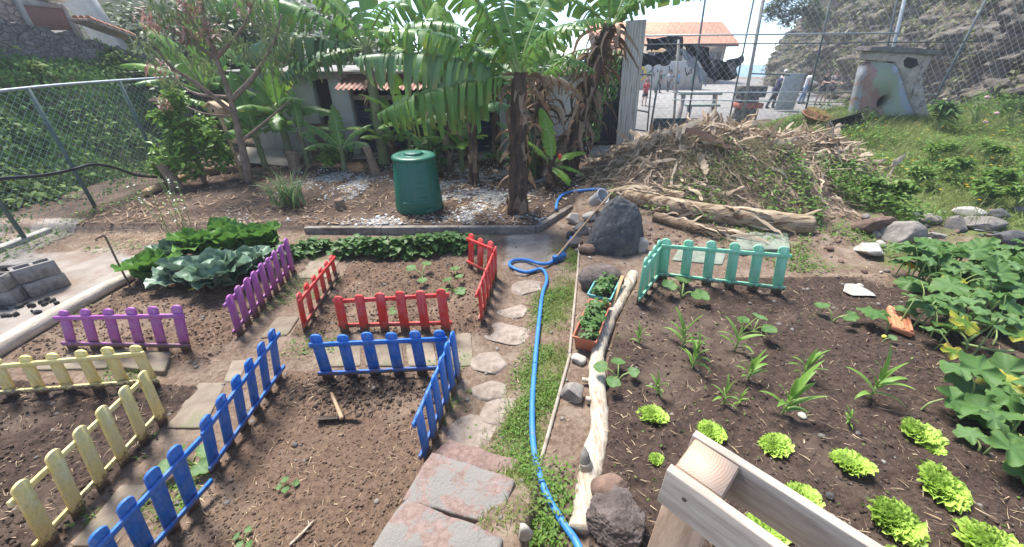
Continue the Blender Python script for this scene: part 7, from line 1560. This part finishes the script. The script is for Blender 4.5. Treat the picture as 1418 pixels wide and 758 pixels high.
# shrubs on the slope
def shrub(label, u, v, h, n, size, lm, seed, T=None, flowers=None, name='shrub', dr=(-.4, .7)):
    p = G(u, v); g = np.random.default_rng(seed); root = thing(name, label, 'shrub', p); b = MB(); tips = []
    for i in range(9):
        t = A3(g.normal(0, h * .38), g.normal(0, h * .3), h * g.uniform(.6, 1.05)); tips.append(list(t) + [h * .24]); b.add(*tube(smooth_path([A3(0, 0, 0), t * A3(.3, .3, .55), t], 8), [.014] * 4 + [.006] * 4, 5))
    b.build('stems', L_STEM, root, smooth=True); b = MB(); leafcloud(b, tips, n, size, g, T or leaf_t(.25, 3, .1, .3, .55), droop=dr, shell=.1); b.build('foliage', lm, root, smooth=True)
    if flowers:
        for (du, dz) in flowers: b = MB(); V, F = ico(2); b.add(V * A3(.045, .045, .035) * (1 + .25 * fbm3(V * 3, seed))[:, None] + A3(du, -.05, dz), F); b.build('flower', mat('pink_flower', (.60, .32, .36), (.75, .5, .52), 12, .6, .2), root)
shrub('low shrub with long narrow leaves standing alone in front of the painted tower', 1298, 182, .55, 330, .24, L_DEEP, 91, leaf_t(.2, 3, .1, .35, .5))
shrub('rose bush with pale pink flowers right of the painted tower', 1345, 178, .75, 380, .09, L_WEED, 92, None, [(-.1, .7), (.35, .35), (.2, .15)])
shrub('small shrub with a purple tip at the right end of the slope', 1395, 180, .6, 300, .13, L_DEEP, 93)
shrub('olive green bush on the rocks above the slope', 1382, 128, .5, 260, .10, L_BUSH, 94)
for i, (u, v) in enumerate([(1265, 262), (1320, 250), (1380, 262), (1240, 285), (1360, 225), (1290, 225), (1405, 290), (1350, 285), (1210, 275)]):
    shrub(['leafy weed bush at the foot of the slope right of the heap', 'leafy weed bush in the lower middle of the slope', 'leafy weed bush at the lower right of the slope', 'leafy weed bush just above the reddish brown rock', 'leafy weed bush in the upper right of the slope', 'leafy weed bush in the middle of the slope below the lone shrub', 'tall leafy weed bush at the right edge above the stone line', 'leafy weed bush above the wide slab stone', 'leafy weed bush between heap and stone line'][i], u, v, .34, 420, .10, L_WEED, 95 + i, leaf_t(.45, 3, .1, .3, .55), name='weed_bush')

grassfield('grass', 'taller wild grass and weed stalks over the slope', leafm('tall_weed', (.13, .19, .045), (.20, .25, .07), rndc=(.33, .30, .14)), 5200, lambda x, y: field(x, y) * sst(.35, .6, vn2(x * .9, y * .9, 79)), (5, 15, 5.0, 11.5), .18, .50, .022, 66, (.9, 1.5), .7)
# ================================================================== people on the court
SKIN = mat('skin', (.42, .26, .19), (.48, .30, .22), 20, .6, 0); HAIR = mat('dark_hair', (.03, .02, .015), (.05, .035, .03), 30, .6, .1)
def cl(c): return mat('clothing', c, tuple(q * .85 for q in c), 9, .9, .1)
def person(label, u, v, Y, hgt, yaw, shirt, trousers, short=False, lean=0., stride=0., arms=(.1, .1), elbow=.3, hair=HAIR, long_hair=False, barelegs=False):
    p = at(u, v, Y); p[2] = -.1; S = hgt / 1.72; root = thing('person', label, 'person', p, (0, 0, yaw)); J = {}
    def R(a, q): return A3(q[0], q[1] * math.cos(a) - q[2] * math.sin(a), q[1] * math.sin(a) + q[2] * math.cos(a))
    pel = A3(0, 0, .92); up = lambda x, y, z: pel + R(lean, A3(x, y, z))
    J['pel'] = pel; J['sp'] = up(0, 0, .22); J['ch'] = up(0, 0, .44); J['nk'] = up(0, -.01, .58); J['hd'] = up(0, -.03, .68); J['ht'] = up(0, -.02, .79)
    for s, n in ((1, 'l'), (-1, 'r')):
        a = arms[0] if s > 0 else arms[1]; sh = up(s * .18, 0, .49); el = sh + R(-a, A3(s * .05, 0, -.28)); ha = el + R(-a - elbow, A3(0, 0, -.25)); J['s' + n] = sh; J['e' + n] = el; J['w' + n] = ha
        st = stride * s; hip = A3(s * .095, 0, .88); kn = hip + R(-st, A3(s * .01, 0, -.42)); an = kn + R(-st * .4 + abs(stride) * .35, A3(0, 0, -.40)); sink = an[2] - .07; J['h' + n] = hip; J['k' + n] = kn; J['a' + n] = an; J['t' + n] = an + A3(0, -.17, -.04)
    low = min(J['al'][2], J['ar'][2]) - .06
    names = list(J); idx = {k: i for i, k in enumerate(names)}; vs = [(J[k] - A3(0, 0, low)) * S for k in names]
    rad = dict(pel=.13, sp=.115, ch=.135, nk=.052, hd=.085, ht=.07); rr = [rad.get(k, {'s': .058, 'e': .042, 'w': .028, 'h': .085, 'k': .056, 'a': .038, 't': .032}.get(k[0], .05)) * S for k in names]
    E = [('pel', 'sp'), ('sp', 'ch'), ('ch', 'nk'), ('nk', 'hd'), ('hd', 'ht')]
    for n in 'lr': E += [('ch', 's' + n), ('s' + n, 'e' + n), ('e' + n, 'w' + n), ('pel', 'h' + n), ('h' + n, 'k' + n), ('k' + n, 'a' + n), ('a' + n, 't' + n)]
    E = [(idx[a], idx[c]) for a, c in E]
    for n, s in (('l', 1), ('r', -1)):
        w_ = vs[idx['w' + n]]; d = w_ - vs[idx['e' + n]]; d /= np.linalg.norm(d); side = A3(0, 1, 0) - d * d[1]; side /= np.linalg.norm(side); palm = len(vs); vs.append(w_ + d * .07 * S); rr.append(.026 * S); E.append((idx['w' + n], palm))
        for q in range(4): i = len(vs); vs.append(w_ + (d * (.15 + .015 * (q in (1, 2))) + side * (q - 1.5) * .022) * S); rr.append(.009 * S); E.append((palm, i))
        i = len(vs); vs.append(w_ + (d * .07 - side * .055) * S); rr.append(.01 * S); E.append((idx['w' + n], i))
    me = bpy.data.meshes.new('body'); me.from_pydata([tuple(q) for q in vs], E, []); me.materials.append(SKIN); o = link('body', me, root)
    md = o.modifiers.new('skin', 'SKIN'); md.use_smooth_shade = True
    for i, r in enumerate(rr): me.skin_vertices[0].data[i].radius = (r, r)
    me.skin_vertices[0].data[0].use_root = True; ss = o.modifiers.new('sub', 'SUBSURF'); ss.levels = 1; ss.render_levels = 1
    g_ = lambda k: vs[idx[k]]
    b = MB(); b.add(*tube(smooth_path([g_('pel') - A3(0, 0, .05 * S), g_('pel'), g_('sp'), g_('ch'), g_('nk') - (g_('nk') - g_('ch')) * .15], 14), np.array([.15, .15, .145, .14, .138, .14, .145, .15, .158, .162, .16, .13, .10, .07]) * S, 14)); b.build('shirt', shirt, root, smooth=True)
    for n in 'lr': b = MB(); e = g_('e' + n) if not short else g_('s' + n) * .35 + g_('e' + n) * .65; b.add(*tube(smooth_path([g_('ch') * .3 + g_('s' + n) * .7, g_('s' + n), e] + ([] if short else [g_('w' + n)]), 10), np.interp(np.linspace(0, 1, 10), [0, .3, 1], [.075, .075, .05]) * S, 10)); b.build('sleeve', shirt, root, smooth=True)
    for n in 'lr':
        if barelegs: e = g_('h' + n) * .45 + g_('k' + n) * .55; pth = [g_('pel') * .4 + g_('h' + n) * .6 + A3(0, 0, .06 * S), g_('h' + n), e]; rd = [.12, .11, .09]
        else: pth = [g_('pel') * .4 + g_('h' + n) * .6 + A3(0, 0, .06 * S), g_('h' + n), g_('k' + n), g_('a' + n)]; rd = [.125, .105, .075, .06]
        b = MB(); b.add(*tube(smooth_path(pth, 12), np.interp(np.linspace(0, 1, 12), np.linspace(0, 1, len(rd)), rd) * S, 12)); b.build('trouser_leg', trousers, root, smooth=True)
        b = MB(); V, F = ico(2); b.add(V * A3(.05, .13, .045) * S + g_('a' + n) + A3(0, -.07, -.03) * S, F); b.build('shoe', cl((.05, .05, .06)), root, smooth=True)
    hd = g_('hd') * .5 + g_('ht') * .5; b = MB(); V, F = ico(3); V = V[:, :] * A3(.092, .105, .105) * S; V[:, 1] += .025 * S; V[:, 2] = np.maximum(V[:, 2], np.where(V[:, 1] < 0, .035 * S, -.09 * S)); 
    if long_hair: V[:, 2] = np.where((V[:, 1] > .02 * S) & (V[:, 2] < 0), V[:, 2] * 3.2, V[:, 2])
    b.add(V + hd + A3(0, 0, .02 * S), F); b.build('hair', hair, root, smooth=True)
    for s in (-1, 1): b = MB(); V, F = ico(1); b.add(V * .011 * S + hd + A3(s * .033, -.085, .005) * S, F); b.build('eye', M_DARKIN, root)
    b = MB(); V, F = ico(1); b.add(V * A3(.012, .02, .02) * S + hd + A3(0, -.092, -.02) * S, F); b.build('nose', SKIN, root, smooth=True)
    return root
person('child in a red shirt and dark shorts standing beyond the wire gate', 891, 148, 22.5, 1.25, .3, cl((.55, .05, .05)), cl((.03, .03, .05)), True, 0, .1, (.5, -.2), .8, barelegs=True)
person('child in a dark red top behind the child in the red shirt', 893, 132, 27, 1.25, 1.0, cl((.35, .04, .05)), cl((.05, .05, .07)), True, .05, .2)
person('man in dark navy clothes striding bent forward near the cliff', 1066, 151, 21.5, 1.7, PI / 2 + .1, cl((.03, .035, .08)), cl((.025, .028, .045)), False, .35, .45, (.3, .7), .5)
person('person with a white cap and pale top behind the striding man', 1076, 138, 24, 1.65, .4, cl((.6, .6, .6)), cl((.1, .12, .16)), False, 0, .1, hair=cl((.7, .7, .7)))
person('woman in a white top and jeans at the foot of the cliff', 1108, 145, 23.5, 1.66, 1.2, cl((.66, .66, .66)), cl((.16, .25, .38)), False, .05, .2, (.4, .6), .6, long_hair=True)
person('woman in a black top and black shorts, left of two women by the cliff', 1131, 146, 23, 1.64, .2, cl((.02, .02, .025)), cl((.03, .03, .04)), True, 0, .1, (.6, .6), 1.0, long_hair=True, barelegs=True)
person('woman in a grey top and dark shorts, right of two women by the cliff', 1143, 146, 23, 1.66, -.3, cl((.2, .19, .2)), cl((.05, .05, .06)), True, .05, .1, (.5, .7), 1.0, long_hair=True, barelegs=True)
person('child in a light blue shirt far back on the court', 936, 122, 31, 1.3, .4, cl((.15, .40, .62)), cl((.05, .06, .1)), True, 0, .2, barelegs=True)
person('child in a grey shirt walking far back on the court', 925, 122, 31, 1.35, -.8, cl((.35, .37, .4)), cl((.05, .05, .06)), True, .1, .3)
person('child in dark clothes far back beside the gate post', 911, 124, 30, 1.4, .9, cl((.05, .06, .08)), cl((.04, .04, .05)), True, .1, .3)
# ================================================================== haze
def haze(dens):
    m = bpy.data.materials.new('haze_air'); m.use_nodes = True; t = m.node_tree; t.nodes.clear(); o = t.nodes.new('ShaderNodeOutputMaterial'); v = t.nodes.new('ShaderNodeVolumePrincipled')
    v.inputs['Color'].default_value = (.86, .93, 1, 1); v.inputs['Density'].default_value = dens; v.inputs['Anisotropy'].default_value = .2; t.links.new(v.outputs[0], o.inputs['Volume'])
    b = MB(); b.add(*box((0, 60, 29), (500, 400, 72))); tag(b.build('haze', m), 'thin bright haze in the air', kind='stuff')
haze(.0026)
# ================================================================== camera and light
cd = bpy.data.cameras.new('camera'); cam = bpy.data.objects.new('camera', cd); COL.objects.link(cam)
cam.location = (0, 0, EYE); cam.rotation_euler = (PI / 2 - PITCH, 0, 0)
cd.sensor_width = 36; cd.lens = FX / 1418 * 36; cd.clip_start = .05; cd.clip_end = 30000
SC.camera = cam
SUN_D = np.array([-.30, .42, .95]); SUN_D /= np.linalg.norm(SUN_D)
sd = bpy.data.lights.new('sun', 'SUN'); sd.energy = 3.0; sd.angle = math.radians(18); sd.color = (1, .955, .89)
so = bpy.data.objects.new('sun', sd); COL.objects.link(so)
from mathutils import Vector
so.rotation_euler = Vector(tuple(SUN_D)).to_track_quat('Z', 'Y').to_euler()
w = bpy.data.worlds.new('World'); SC.world = w; w.use_nodes = True
t = w.node_tree; t.nodes.clear()
sk = t.nodes.new('ShaderNodeTexSky'); sk.sky_type = 'NISHITA'; sk.sun_disc = False
sk.sun_elevation = math.asin(SUN_D[2]); sk.sun_rotation = math.atan2(SUN_D[0], SUN_D[1]); sk.altitude = 100
sk.air_density = .55; sk.dust_density = .05; sk.ozone_density = 2.0
bg = t.nodes.new('ShaderNodeBackground'); bg.inputs[1].default_value = .105
ow = t.nodes.new('ShaderNodeOutputWorld'); t.links.new(sk.outputs[0], bg.inputs[0]); t.links.new(bg.outputs[0], ow.inputs[0])
SC.view_settings.view_transform = 'Standard'; SC.view_settings.look = 'None'; SC.view_settings.gamma = 1; SC.view_settings.exposure = 2.05
SC.cycles.max_bounces = 6; SC.cycles.transparent_max_bounces = 8; SC.cycles.diffuse_bounces = 3
SC.cycles.use_denoising = True
